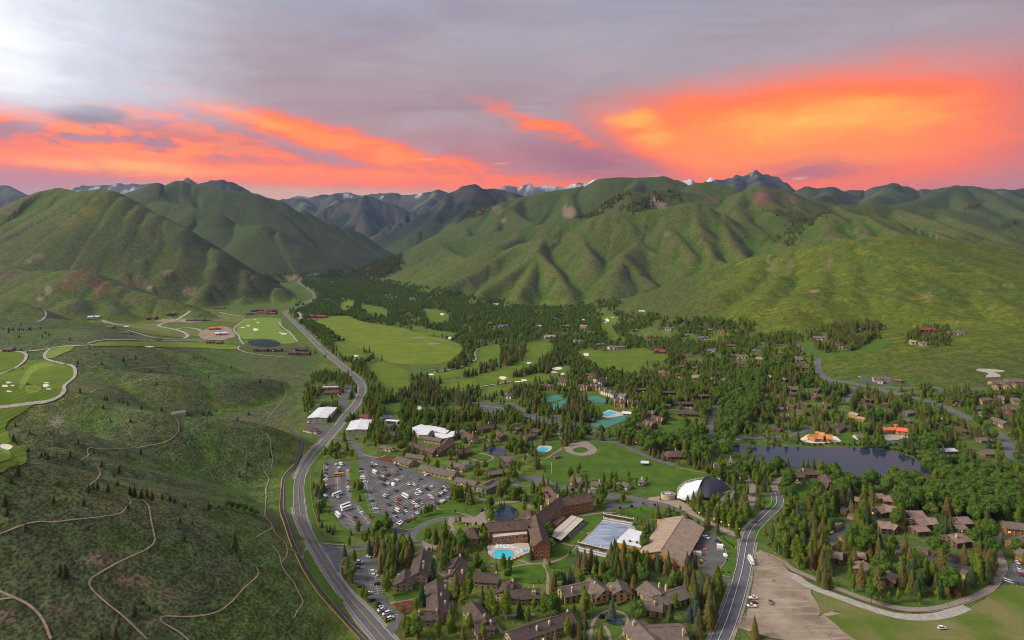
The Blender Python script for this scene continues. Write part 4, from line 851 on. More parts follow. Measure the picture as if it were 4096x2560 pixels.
# ------------------------------------------------------------------ water
sheet('lake', 'B3', [(-460,985),(-360,960),(-230,935),(-120,958),(0,958),(200,962),(420,970),(700,968),(900,970),(1060,985),(1200,1010),(1300,1042),(1400,1090),(1480,1160),(1545,1195),(1480,1260),(1300,1300),(1180,1320),(1000,1325),(880,1340),(820,1280),(740,1215),(640,1185),(560,1165),(300,1165),(60,1150),(-60,1120),(-130,1055),(-270,1015),(-370,1005)],.10, M['lake_water'], step=400)
lagoon = sheet('pond', 'L0', [(680,560),(740,512),(840,482),(930,490),(1000,520),(1018,560),(985,640),(900,690),(760,700),(690,690),(668,620)],.10, M['lake_water'], step=200)
sheet('pond', 'B1', [(2170,992),(2200,962),(2290,965),(2355,1005),(2345,1050),(2260,1052),(2200,1030)],.10, M['lake_water'], step=200)
sheet('pond', 'C0', [(1758,1292),(1800,1278),(1880,1276),(1960,1290),(1985,1305),(1950,1322),(1830,1322),(1780,1312)],.3, M['lake_water'], step=200)
sheet('pond', 'A2', [(880,1330),(930,1305),(1000,1300),(1055,1340),(1040,1375),(960,1375)],.12, M['lake_water'], step=200)
sheet('pool_terrace', 'L0', [(560,1085),(700,1062),(900,1060),(1050,1030),(1180,1040),(1235,1165),(1060,1240),(960,1290),(800,1300),(650,1270),(580,1200)],.25, M['pool_deck'], rounded=False)
ell = lambda x, y, rx, ry, n=20: [(x+rx*math.cos(a), y+ry*math.sin(a)) for a in np.linspace(0,2*math.pi, n+1)[:-1]]
sheet('pool_coping', 'L0', ell(805,1210,178,86),.30, M['concrete'], step=200)
sheet('swimming_pool', 'L0', ell(805,1210,157,74),.35, M['pool_water'], step=200)
sheet('swimming_pool', 'L0', [(1085,1150),(1175,1135),(1180,1165),(1095,1178)],.35, M['pool_water'], rounded=False, step=200)
sheet('pool_terrace', 'B2', [(800,665),(920,612),(1020,640),(1120,645),(1080,665),(900,692)],.2, M['pool_deck'], rounded=False)
sheet('swimming_pool', 'B2', [(835,656),(930,628),(998,644),(900,682)],.3, M['pool_water'], rounded=False, step=200)
sheet('pool_terrace', 'B2', [(235,985),(265,955),(350,955),(380,975),(340,1015),(260,1015)],.2, M['pool_deck'])
sheet('swimming_pool', 'B2', [(246,988),(270,972),(335,977),(332,1003),(290,1012),(255,1005)],.3, M['pool_water'], step=200)
# ------------------------------------------------------------------ tennis courts with their lines
def court_block(tile, quad, nx, ny):
    q = [G(*p) for p in S(tile, quad)]
    base = drape('tennis_court', q, .10, M['court'],400); tag(base, kind='structure')
    def at(s, t, z):
        a = q[0].lerp(q[1], s); b_ = q[3].lerp(q[2], s); v = a.lerp(b_, t); return (v.x, v.y, z+float(zat(v.x, v.y)[0]))
    V = []; Fc = []
    def rect(s0, t0, s1, t1, z, V, Fc):
        n = len(V); V += [at(s0, t0, z), at(s1, t0, z), at(s1, t1, z), at(s0, t1, z)]; Fc.append((n, n+1, n+2, n+3))
    VD, FD = [],[]
    for i in range(nx):
        for j in range(ny):
            s0, s1, t0, t1 = (i+.14)/nx, (i+.86)/nx, (j+.12)/ny, (j+.88)/ny
            rect(s0, t0, s1, t1,.14, VD, FD)
            w = .022/nx; h = .014/ny
            for (a, c, d, e) in ((s0, t0, s1, t0+h),(s0, t1-h, s1, t1),(s0, t0, s0+w, t1),(s1-w, t0, s1, t1),(s0,(t0+t1)/2-h/2, s1,(t0+t1)/2+h/2)):
                rect(a, c, d, e, .18, V, Fc)
    mesh_obj('playing_surface', VD, FD, M['court_dark'], base); mesh_obj('court_line', V, Fc, M['white_paint'], base)
court_block('B2', [(300,605),(410,472),(590,488),(470,620)],2,2) if False else None
court_block('B2', [(265,565),(265,510),(420,472),(500,512)],2,2)
court_block('B2', [(400,625),(330,585),(520,505),(590,520)],1,3)
court_block('B2', [(640,545),(640,500),(760,478),(905,585)],2,2) if False else None
court_block('B2', [(720,550),(650,505),(800,480),(955,545)],2,3)
court_block('B2', [(860,800),(710,755),(980,655),(1140,688)],2,3)
# ------------------------------------------------------------------ buildings
flat('roof_brown', (.120,.078,.064),.25,.35,.9,.15)
flat('roof_dark', (.098,.070,.064),.25,.35,.9,.15)
flat('roof_taupe', (.150,.120,.100),.22,.35,.9,.15)
flat('roof_grey', (.165,.145,.130),.22,.35,.9,.15)
flat('roof_pink', (.27,.185,.150),.22,.35,.9,.15)
flat('roof_tan', (.36,.265,.200),.22,.35,.9,.15)
flat('roof_white', (.66,.68,.72),.12,.15,.7,.25)
flat('roof_red', (.22,.055,.05),.2,.3,.9,.15)
flat('roof_orange', (.75,.16,.07),.15,.3,.8,.2)
flat('roof_blue', (.12,.14,.19),.2,.3,.8,.2)
flat('wall_brick', (.36,.145,.065),.3,.8,.9,.15)
flat('wall_stone', (.33,.215,.135),.35,.8,.9,.15)
flat('wall_tan', (.36,.26,.155),.2,.5,.9,.15)
flat('wall_ochre', (.42,.28,.13),.2,.5,.9,.15)
flat('wall_brown', (.17,.10,.062),.25,.5,.9,.15)
flat('wall_redwood', (.20,.055,.035),.25,.5,.9,.15)
flat('wall_white', (.60,.57,.53),.12,.4,.85,.2)
flat('wall_grey', (.25,.24,.22),.2,.4,.9,.2)
flat('wall_cream', (.50,.43,.32),.15,.4,.9,.2)
flat('wall_plywood', (.55,.25,.085),.25,.5,.9,.15)
flat('trim_dark', (.045,.035,.030),.2,.5,.8,.2)
flat('trim_cream', (.55,.47,.36),.15,.5,.8,.2)
flat('chimney_tan', (.52,.38,.22),.2,.6,.9,.15)
flat('chimney_yellow', (.66,.50,.22),.15,.6,.9,.15)
flat('metal_cap', (.62,.60,.60),.1,.6,.5,.4)
flat('awning', (.50,.46,.40),.1,.3,.85,.2)
flat('cloth_white', (.82,.82,.84),.06,.2,.7,.2)
flat('roof_navy', (.040,.042,.065),.2,.4,.7,.25)
flat('timber', (.42,.24,.10),.25,.6,.85,.2)
m, b, p = newmat('glass', .12,.6); p.inputs['Base Color'].default_value = (.03,.04,.05,1)
m, b, p = newmat('lit_window', .5,.3); p.inputs['Base Color'].default_value = (.5,.3,.08,1); p.inputs['Emission Color'].default_value = (1.0,.55,.16,1); p.inputs['Emission Strength'].default_value = .8

def boxv(c, ax, ay, hx, hy, z0, z1, V, Fc):
    """box with horizontal axes ax, ay"""
    n = len(V)
    for z in (z0, z1):
        for sx, sy in ((-1,-1),(1,-1),(1,1),(-1,1)):
            V.append((c[0]+ax[0]*hx*sx+ay[0]*hy*sy, c[1]+ax[1]*hx*sx+ay[1]*hy*sy, z))
    Fc += [(n+3, n+2, n+1, n),(n+4, n+5, n+6, n+7)] + [(n+i, n+(i+1) % 4, n+4+(i+1) % 4, n+4+i) for i in range(4)]
def slab(q, t, V, Fc):
    """sloping slab: quad of top points and thickness"""
    n = len(V); V += [tuple(v) for v in q] + [(v[0], v[1], v[2]-t) for v in q]
    Fc += [(n, n+1, n+2, n+3),(n+7, n+6, n+5, n+4)] + [(n+i, n+4+i, n+4+(i+1) % 4, n+(i+1) % 4) for i in range(4)]
WINMESH = {}
def win_mesh(w, h, lit, frame):
    k = (round(w, 1), round(h, 1), lit, frame)
    if k not in WINMESH:
        V, Fc = [],[]
        boxv((0,0),(1,0),(0,1), w/2+.12,.09,-h/2-.12, h/2+.12, V, Fc)
        n1 = len(Fc)
        for s_ in ((-w/4, w/4) if w > 1.1 else (0,)):
            boxv((s_, -.06),(1,0),(0,1),(w/4 if w > 1.1 else w/2)-.04,.07,-h/2, h/2, V, Fc)
        me = bpy.data.meshes.new('window'); me.from_pydata(V, [], Fc)
        me.materials.append(M[frame]); me.materials.append(M['lit_window' if lit else 'glass'])
        for i, pl in enumerate(me.polygons): pl.material_index = 0 if i < n1 else 1
        WINMESH[k] = me
    return WINMESH[k]
def put_window(parent, c, nrm, z, w, h, lit=False, frame='trim_cream'):
    o = bpy.data.objects.new('window', win_mesh(w, h, lit, frame)); COL.objects.link(o)
    o.location = (c[0]+nrm[0]*.05, c[1]+nrm[1]*.05, z); o.rotation_euler = (0,0, math.atan2(nrm[0],-nrm[1])); o.parent = parent
    o.matrix_parent_inverse = parent.matrix_world.inverted() if False else Matrix.Translation(-Vector(parent.location))
    return o
def part(name, V, Fc, mat, parent, smooth=False):
    o = mesh_obj(name, V, Fc, M[mat], parent, smooth)
    q = parent; off = Vector((0,0,0))
    while q is not None: off += Vector(q.location); q = q.parent
    o.data.transform(Matrix.Translation(-off))
    return o
def thing(name, loc, label, cat, group=None):
    e = bpy.data.objects.new(name, None); COL.objects.link(e); e.location = loc; e.empty_display_size = 1
    return tag(e, label, cat, group)
DEPTH = np.zeros((640,1024))
def hide_mask(V):
    """silhouette of a building: nearer trees must not cover it"""
    pts = sorted(set((round(a, 1), round(c, 1)) for a, c in (proj(v) for v in V)))
    def half(P):
        h = []
        for q in P:
            while len(h) > 1 and (h[-1][0]-h[-2][0])*(q[1]-h[-2][1])-(h[-1][1]-h[-2][1])*(q[0]-h[-2][0]) <= 0: h.pop()
            h.append(q)
        return h
    hull = half(pts)[:-1]+half(pts[::-1])[:-1]
    m_ = np.zeros_like(KEEP); paint(m_, hull); DEPTH[m_] = np.maximum(DEPTH[m_], min(v[1] for v in V)+2)
nwin = 0
def wing(parent, a, b_, z0, zr, W, ze, roof='roof_brown', wall='wall_tan', over=.9, hip=0.0, floors=2, wsp=4.2, ww=1.5, wh=1.4, win=True, chim=(), chm='chimney_tan', lit=.021, frame='trim_cream', capm='metal_cap', cap=True, open_side=False, mask=True):
    """one gabled (or hipped) wing: a, b_ = ridge ends in plan, z0 ground, zr ridge and ze eave height over ground"""
    global nwin
    a = Vector((a[0], a[1])); b_ = Vector((b_[0], b_[1]))
    d = b_-a; L = d.length; ux = d/L; uy = Vector((-ux.y, ux.x)); c = (a+b_)/2; hw = W/2
    s_ = (zr-ze)/hw
    P = lambda t, y, z: (c.x+ux.x*t+uy.x*y, c.y+ux.y*t+uy.y*y, z0+z)
    # walls (inset from the roof edge)
    wl = L/2-over*.9; wy = hw-over
    zi = ze+s_*over*.5
    V = []; Fc = []
    ztop = zr-s_*.4-.25
    if hip: V = [P(-wl, -wy, -1.5), P(wl, -wy, -1.5), P(wl, wy, -1.5), P(-wl, wy, -1.5), P(-wl, -wy, zi), P(wl, -wy, zi), P(wl, wy, zi), P(-wl, wy, zi)]; Fc = [(0,1,5,4),(1,2,6,5),(2,3,7,6),(3,0,4,7),(4,5,6,7)]
    else: V = [P(-wl, -wy, -1.5), P(wl, -wy, -1.5), P(wl, wy, -1.5), P(-wl, wy, -1.5), P(-wl, -wy, zi), P(wl, -wy, zi), P(wl, wy, zi), P(-wl, wy, zi), P(-wl, 0, ztop), P(wl, 0, ztop)]; Fc = [(0,1,5,4),(1,2,6,9,5),(2,3,7,6),(3,0,4,8,7),(4,5,9,8),(8,9,6,7)]
    wo = part('wall', V, Fc, wall, parent)
    hv = list(V)
    V = []; Fc = []
    hl = L/2; ti = .35
    hp = hip*hw
    for sg in (-1,1):
        slab([P(-hl, sg*hw, ze), P(hl, sg*hw, ze), P(hl-hp, 0, zr), P(-hl+hp, 0, zr)], ti, V, Fc)
    if hip:
        for sg in (-1,1):
            n = len(V); q = [P(sg*hl, -hw, ze), P(sg*hl, hw, ze), P(sg*(hl-hp),0, zr)]
            V += q + [(v[0], v[1], v[2]-ti) for v in q]; Fc += [(n, n+1, n+2),(n+5, n+4, n+3),(n, n+3, n+4, n+1),(n+1, n+4, n+5, n+2),(n+2, n+5, n+3, n)]
    ro = part('roof', V, Fc, roof, parent)
    hv += V
    V = []; Fc = []
    boxv(P(0,0,0), ux, uy, hl-hp+.05,.28, z0+zr-.12, z0+zr+.14, V, Fc)
    part('ridge_cap', V, Fc, roof, ro)
    for (t, y, h) in chim:
        zc = zr-abs(y)*hw*s_
        V = []; Fc = []; cc = P(t*hl, y*hw, 0)
        boxv(cc, ux, uy, .55,.70, z0+zc-.8, z0+zc+h, V, Fc)
        ch = part('chimney', V, Fc, chm, ro)
        if cap:
            V = []; Fc = []
            for o_ in (-.3,.3): boxv((cc[0]+uy.x*o_, cc[1]+uy.y*o_), ux, uy, .2,.2, z0+zc+h, z0+zc+h+.7, V, Fc)
            part('chimney_cap', V, Fc, capm, ch)
    if mask: hide_mask(hv)
    fp = [proj(P(x_, y_, 0)) for x_, y_ in ((-hl-1,-hw-1),(hl+1,-hw-1),(hl+1, hw+1),(-hl-1, hw+1))]
    paint(NOTREE, fp); paint(BLDG, fp)
    if win:
        cam2 = Vector((0,0))
        fh = (zi-.3)/max(floors, 1)
        for nrm, half, dist in ((uy, wl, wy),(-uy, wl, wy),(ux, wy, wl),(-ux, wy, wl)):
            cw = c+nrm*dist
            if nrm.dot(cam2-cw) < 0: continue
            tg = Vector((-nrm.y, nrm.x)); n = max(int(2*half/wsp),1)
            for f_ in range(floors):
                for i in range(n):
                    t = (i+.5)/n*2*half-half
                    q = cw+tg*t
                    put_window(parent, q, nrm, z0+fh*(f_+.55), ww, min(wh, fh*.62), random.random() < lit, frame); nwin += 1
            if nrm in (ux, -ux) and not hip and zr-zi > 2.5:
                put_window(parent, cw, nrm, z0+zi+.55*(zr-zi)*.7, ww, 1.1, False, frame)
    return wo
def ridge_pts(tile, ax, ay, bx, by, zr):
    """ridge ends read off the photograph -> plan positions and ground height"""
    Q = []
    for px, py in S(tile, [(ax, ay),(bx, by)]):
        g = G(px, py)
        for _ in range(5): g = G(px, py+zr*F/g.y)
        Q.append(g)
    mid = (Q[0].y+Q[1].y)/2; dx = abs(Q[0].x-Q[1].x)
    if mid > 1050:                                                # far off a pixel is many metres deep: keep the plan compact
        for i in (0,1):
            y_ = min(max(Q[i].y, mid-dx*.22), mid+dx*.22); u_ = Q[i].x/Q[i].y; Q[i] = Vector((u_*y_, y_, float(zat(u_*y_, y_)[0])))
        return Q[0], Q[1], min(Q[0].z, Q[1].z)
    z0 = (Q[0].z+Q[1].z)/2
    q1, q2 = (G(px, py, z0+zr) if py > HZ+60 and z0 < 20 else q for (px, py), q in zip(S(tile, [(ax, ay),(bx, by)]), Q))
    return q1, q2, z0
def house(name, label, cat, wings, group=None, lights=None, **kw):
    """wings: (tile, ax, ay, bx, by, ridge height, width, eave height, overrides)"""
    Q = [(ridge_pts(*w[:6]), w) for w in wings]
    z0 = min(q[2] for q, _ in Q); c = (Q[0][0][0]+Q[0][0][1])/2
    e = thing(name, (c.x, c.y, z0), label, cat, group)
    for (q1, q2, zz), w in Q:
        k = dict(kw); k.update(w[8] if len(w) > 8 else {})
        wing(e, q1, q2, zz, w[5], w[6], w[7], **k)
    return e
def box_px(parent, name, tile, pts, ztop, zbot, mat, roofmat=None, z0=0.0, mask=True, lip=.0):
    """block whose flat top outline is read off the photograph"""
    px = S(tile, pts); T = [G(p_[0], p_[1], z0+ztop) for p_ in px]; n = len(T)
    a = sum(T[i-1].x*T[i].y-T[i].x*T[i-1].y for i in range(n))
    if a < 0: T = T[::-1]
    V = [tuple(v) for v in T] + [(v.x, v.y, z0+zbot) for v in T]
    o = part(name, V, [tuple(range(n))[::1]] + [(i, n+i, n+(i+1) % n, (i+1) % n) for i in range(n)], mat, parent)
    if roofmat:
        c = sum((Vector(v) for v in T), Vector())/n
        R2 = [c+(v-c)*1.015 for v in T]
        V2 = [(v.x, v.y, z0+ztop+.03) for v in R2] + [(v.x, v.y, z0+ztop+.33) for v in R2]
        part('roof', V2,[tuple(range(n))[::-1], tuple(range(n, 2*n))] + [(i, (i+1) % n, n+(i+1) % n, n+i) for i in range(n)], roofmat, parent)
    if mask: hide_mask(V)
    paint(NOTREE, [proj((v.x, v.y, z0)) for v in T]); paint(BLDG, [proj((v.x, v.y, z0)) for v in T])
    return o, T
def wall_windows(parent, A, B_, z0, zs, w, h, sp, frame='trim_cream', lit=.017, start=.5):
    A = Vector(A[:2]); B_ = Vector(B_[:2]); d = B_-A; L = d.length; u = d/L; n_ = Vector((u.y, -u.x))
    if n_.dot(-A) < 0: n_ = -n_
    k = max(int(L/sp),1)
    for z in zs:
        for i in range(k):
            q = A+u*((i+.5)/k*L); put_window(parent, q, n_, z0+z, w, h, random.random() < lit, frame)

# ---- the lodge by the round pool
lodge = thing('lodge', G(2140,2150,0),'long brown-roofed brick and stone lodge behind the round pool', 'lodge')
def lw(ax, ay, bx, by, zr, W, ze, **k):
    q1, q2, _ = ridge_pts('L0', ax, ay, bx, by, zr)
    wing(lodge, q1, q2,0, zr, W, ze, **k)
LK = dict(roof='roof_brown', wall='wall_brick', floors=3, wsp=3.6, ww=1.3, wh=1.4, lit=.010, chm='chimney_tan', cap=False)
lw(225,795,440,790,11.5,17,6.8, hip=.6, floors=2, chim=((-.9,.1,2.4),(.1,.2,2)), **{k: v for k, v in LK.items() if k not in ('floors', 'wall')}, wall='wall_stone')
lw(560,720,1230,668,12.5,14,8.0, chim=((-.9,.3,2.5),(.9,.4,2.5)), **{k: v for k, v in LK.items()})
lw(1290,590,1390,985,14.0,14,8.5, **LK)
lw(1290,600,1660,330,14.0,14,8.5, chim=((-.25,.5,3.5),(.3,.4,4.0)), **LK)
lw(1590,360,2130,275,13.0,13,8.2, chim=((.98,.4,2.5),(-.75,.5,4)), **LK)
lw(1650,340,1490,160,12.0,13,7.5, **LK)
lw(1060,520,1290,560,9.5,13,5.0, hip=.7, **LK)
# stepped terraces over the pool
o, T = box_px(lodge, 'lower_terrace', 'L0', [(640,930),(1170,890),(1180,950),(645,1000)],3.6,-1,'wall_stone', None)
o, T = box_px(lodge, 'upper_terrace', 'L0', [(640,885),(1155,835),(1170,890),(645,945)],6.2,-1,'wall_stone', None)
part('terrace_slab', *(lambda Q: ([(v.x, v.y, 6.22) for v in Q]+[(v.x, v.y, 6.5) for v in Q],[(3,2,1,0),(4,5,6,7)]+[(i, (i+1) % 4,4+(i+1) % 4,4+i) for i in range(4)]))(T),'trim_cream', lodge)
A_, B__ = sorted(((v.x, v.y) for v in T), key=lambda q: q[1])[:2]
wall_windows(lodge, A_, B__, 0,(4.7,),1.9,1.5,4.6)
A2_ = G(*S('L0', [(650,1060)])[0],0); B2_ = G(*S('L0', [(1175,1010)])[0],0)
wall_windows(lodge, (A2_.x, A2_.y),(B2_.x, B2_.y),0,(1.5,),2.6,2.2,4.8,'trim_dark', .15)
# dormer vents on the lodge roofs: small dark boxes
for (x, y, z) in ((265,740,11),(300,820,10),(395,730,11.2),(440,810,10),(500,740,11),(410,850,9),(715,770,10),(872,750,10.5),(1195,780,11),(1340,722,12),(1375,780,11),(1425,860,10),(1320,770,12),(1765,370,11),(1912,350,11),(2040,330,11),(1505,315,10),(1465,262,10.5),(1590,400,11)):
    q = G(*S('L0', [(x, y)])[0], z); V = []; Fc = []
    boxv(q, (1,0),(0,1),.8,.8, z-.9, z+.7, V, Fc); part('roof_vent', V, Fc, 'trim_dark', lodge)
# ---- long awning beside the lodge
aw = thing('terrace_awning', G(*S('L0', [(1750,950)])[0],0),'long cream flat awning beside the brick lodge wing', 'awning')
for quad in ([(1840,605),(1925,633),(1590,945),(1490,905)],[(1932,636),(2020,665),(1680,985),(1597,948)]):
    T = [G(*p_, 3.6) for p_ in S('L0', quad)]
    part('canvas', [tuple(v) for v in T]+[(v.x, v.y, 3.35) for v in T],[(0,1,2,3),(7,6,5,4)]+[(i, 4+i, 4+(i+1) % 4,(i+1) % 4) for i in range(4)],'awning', aw)
T = [G(*p_, 3.6) for p_ in S('L0', [(1840,605),(2020,665),(1680,985),(1490,905)])]
hide_mask(T+[Vector((v.x, v.y, 0)) for v in T]); paint(BLDG, [proj((v.x, v.y, 0)) for v in T]); paint(NOTREE, [proj((v.x, v.y, 0)) for v in T])
for i in range(4):
    for t in (0,.25,.5,.75):
        q = T[i].lerp(T[(i+1) % 4], t); V = []; Fc = []; boxv((q.x, q.y),(1,0),(0,1),.12,.12,.1,3.4, V, Fc); part('post', V, Fc, 'trim_dark', aw)
for p0, p1 in (((2000,700),(1780,950)), ):
    for i in range(18):
        q = G(*S('L0', [(2045-i*13.5,745+i*12)])[0],0)
        if i % 1 == 0:
            t_ = thing('dining_table', (q.x, q.y, .15),'small dark dining table on the grey terrace beside the cream awning', 'table', 'tables beside the long awning')
            V = []; Fc = []; boxv(q, (1,0),(0,1),.7,.45,.85,.93, V, Fc); part('table_top', V, Fc, 'roof_blue', t_)
            V = []; Fc = []; boxv(q, (1,0),(0,1),.1,.1,.15,.85, V, Fc); part('leg', V, Fc, 'trim_dark', t_)
sheet('dining_terrace', 'L0', [(1990,730),(2060,740),(1830,960),(1770,930)],.12, M['concrete'], rounded=False)
pv = thing('terrace_pavilion', G(*S('L0', [(1640,800)])[0],0),'low brick pavilion with tan roof between lodge wing and awning', 'pavilion')
box_px(pv, 'wall', 'L0', [(1650,630),(1750,640),(1620,750),(1530,730)],4.2,0,'wall_brick', 'roof_taupe')

# ---- dark brown lodge apartments below
AK = dict(roof='roof_dark', wall='wall_tan', floors=2, wsp=3.4, lit=.017)
def apt(label, wings, **k):
    kk = dict(AK); kk.update(k); house('apartment_house', label, 'apartment house', wings, None, **kk)
apt('dark brown apartment house with stepped roofs beside the lower car park', [('L3', 735,118,655,490,8.5,13.5,4.8,dict(chim=((-.9,.3,1.2),(.2,.3,1.5),(.55,.35,1.8)))),('L3', 455,440,432,615,7.8,13,4.6,dict(chim=((-.1,-.6,2),)))])
apt('long dark brown apartment house with low cross roof facing the trees', [('L3', 930,582,958,1050,8.5,14.5,4.8,dict(chim=((-.55,.75,2),(.1,.3,1.4),(.55,.6,2)))),('L3', 632,1085,975,1065,7.2,9,4.2,dict(chim=((-.8,-.3,2),(.75,-.3,2.2))))])
apt('dark brown apartment house with two offset gables under the pool', [('L3', 1275,240,1180,400,8,13,4.6,dict(chim=((-.95,.1,1.2),))),('L3', 1285,350,1165,520,7.4,13,4.4,dict(chim=((.5,-.5,1.8),(.1,.7,2))))])
apt('dark brown apartment house with broadside roof and lit doorway', [('L3', 1490,490,1880,515,7.6,11.5,4.4,dict(chim=((.75,.1,1.2),)))])
apt('dark brown apartment house with crossing roofs facing the round lawn', [('L3', 2090,588,1930,770,8,13,4.6,dict(chim=((-.7,.1,1),))),('L3', 2160,755,2480,735,7.4,11,4.2,dict(chim=((.55,-.5,1.8),)))])
apt('long slanting dark brown apartment house between aspens', [('L3', 1455,920,1690,1230,8,13,4.6,dict(chim=((-.2,-.9,1.5),(.6,.1,1.5)))),('L3', 1490,1265,1790,1190,7.2,11,4.2,dict(chim=((.6,-.4,1.8),)))])
apt('dark brown apartment house cut by the paved circle hedges', [('A2', -40,1435,565,1240,8,13,4.6,dict(chim=((.2,-.4,1.6),(-.2,-.5,1.6),(.9,.2,1))))])
apt('small dark brown apartment wing beside the curved brick path', [('A2', -90,960,20,990,8,13,4.6),('A2', -20,1035,265,1030,7.2,11,4.2,dict(chim=((.5,-.5,1.8),(.6,.4,1.6))))])
DK = dict(roof='roof_taupe', wall='wall_ochre', floors=2, wsp=3.8, chm='chimney_tan', lit=.010, frame='trim_dark', capm='metal_cap')
def condo(label, wings, **k):
    kk = dict(DK); kk.update(k); return house('chalet', label, 'chalet', wings, None, **kk)
ch_a = condo('ochre chalet with taupe roofs, balconies and two tall chimneys', [('A2', 455,1020,800,945,7.6,13,4.5,dict(chim=((-.5,-.6,3),(.75,-.6,3)))),('A2', 735,922,880,1040,8.4,15,4.6)])
ch_b = condo('ochre chalet with single gable beside the blue spruce', [('A2', 985,925,1040,1035,8.2,15,4.6,dict(chim=((.4,-.8,3),)))])
condo('rambling ochre chalet with three joined taupe roofs', [('A2', 1265,950,1420,1075,8.2,17,4.4,dict(chim=((-.1,.6,3),))),('A2', 1330,1100,1630,1005,7.6,14,4.2,dict(chim=((.1,.6,3),))),('A2', 1225,1140,1425,1165,6.6,11,4.0,dict(chim=((.2,-.3,2),)))])
condo('ochre chalet with broad taupe roofs facing the two-lane road', [('A2', 1150,1310,1400,1560,8,17,4.4,dict(chim=((-.7,-.3,2),))),('A2', 1280,1395,1630,1375,8,17,4.2,dict(chim=((.75,-.6,3),)))])
# balconies of the chalets
for (x0, y0, x1, y1, z) in ((765,1110,875,1085,3.0),(765,1150,880,1125,1.4),(975,1150,1075,1110,1.4)):
    a_, c_ = (G(*q, 0) for q in S('A2', [(x0, y0+45),(x1, y1+45)]))
    e = ch_a if x0 < 900 else ch_b
    d_ = Vector((c_.x-a_.x, c_.y-a_.y)); L_ = d_.length; u_ = d_/L_; n_ = Vector((u_.y, -u_.x)); mid = Vector(((a_.x+c_.x)/2,(a_.y+c_.y)/2))
    V = []; Fc = []; boxv(mid, u_, n_, L_/2,.8, z-.1, z+.1, V, Fc); e = part('balcony', V, Fc, 'wall_brown', e)
    V = []; Fc = []; boxv(mid+n_*.8, u_, n_, L_/2,.05, z+.1, z+1.0, V, Fc); part('railing', V, Fc, 'timber', e)
    for s_ in (-1,1): V = []; Fc = []; boxv(mid+n_*.7+u_*s_*L_*.45, u_, n_, .12,.12,.0, z, V, Fc); part('post', V, Fc, 'timber', e)
# ---- skating rink barn
house('rink_barn', 'huge tan-roofed timber barn beside the outdoor ice rink', 'barn', [('A2', 1622,333,1398,672,11.0,33,4.6,dict(floors=1, wsp=5, ww=2.4, wh=1.6, over=1.4)),('A2', 1375,378,1480,372,5.6,9,4.2,dict(floors=1))], roof='roof_tan', wall='wall_plywood', lit=.035)
rb = thing('rink_building', G(*S('A2', [(1180,640)])[0],0),'orange-walled building with white flat roof at the ice rink', 'building')
box_px(rb, 'wall', 'A2', [(1105,462),(1225,492),(1245,595),(1215,640),(985,590),(1000,565)],4.4,0,'wall_plywood', 'roof_white')
for x, y in ((1115,578),(1180,590)):
    q = G(*S('A2', [(x, y)])[0],5.2); V = []; Fc = []; boxv(q, (1,0),(0,1),.8,.8,4.7,5.9, V, Fc); part('roof_unit', V, Fc, 'wall_brown', rb)
# ice sheet and its stands
m, b, p = newmat('rink_sheeting', .35,.4); pos = gcoord(b)
wv = b.noise(pos, .35,5,.65,1.5)
mp_ = b.n('ShaderNodeMapping'); b.put(mp_, 0, pos); mp_.inputs['Rotation'].default_value = (0,0, R(12)); mp_.inputs['Scale'].default_value = (.12,1.0,1)
st = b.noise(mp_.outputs[0],.5,5,.6,.6)
cc = b.mix(b.ss(st, .35,.62),(.13,.17,.27),(.34,.40,.52)); cc = b.mix(b.m('MULTIPLY', b.ss(wv, .60,.70),.7), cc, (.78,.80,.85))
m.node_tree.links.new(cc, p.inputs['Base Color'])
bn = b.n('ShaderNodeBump'); bn.inputs['Strength'].default_value = .5; bn.inputs['Distance'].default_value = .3; b.put(bn, 'Height', st); m.node_tree.links.new(bn.outputs[0], p.inputs['Normal'])
sheet('rink_apron', 'A2', [(790,470),(880,350),(1150,430),(1170,470),(950,700),(920,720),(610,670),(640,600)],.12, M['concrete'], rounded=False)
sheet('ice_rink', 'A2', [(845,413),(960,408),(1075,432),(1098,460),(1030,520),(965,610),(935,685),(800,650),(640,640),(690,590),(760,500)],.3, M['rink_sheeting'], rounded=False)
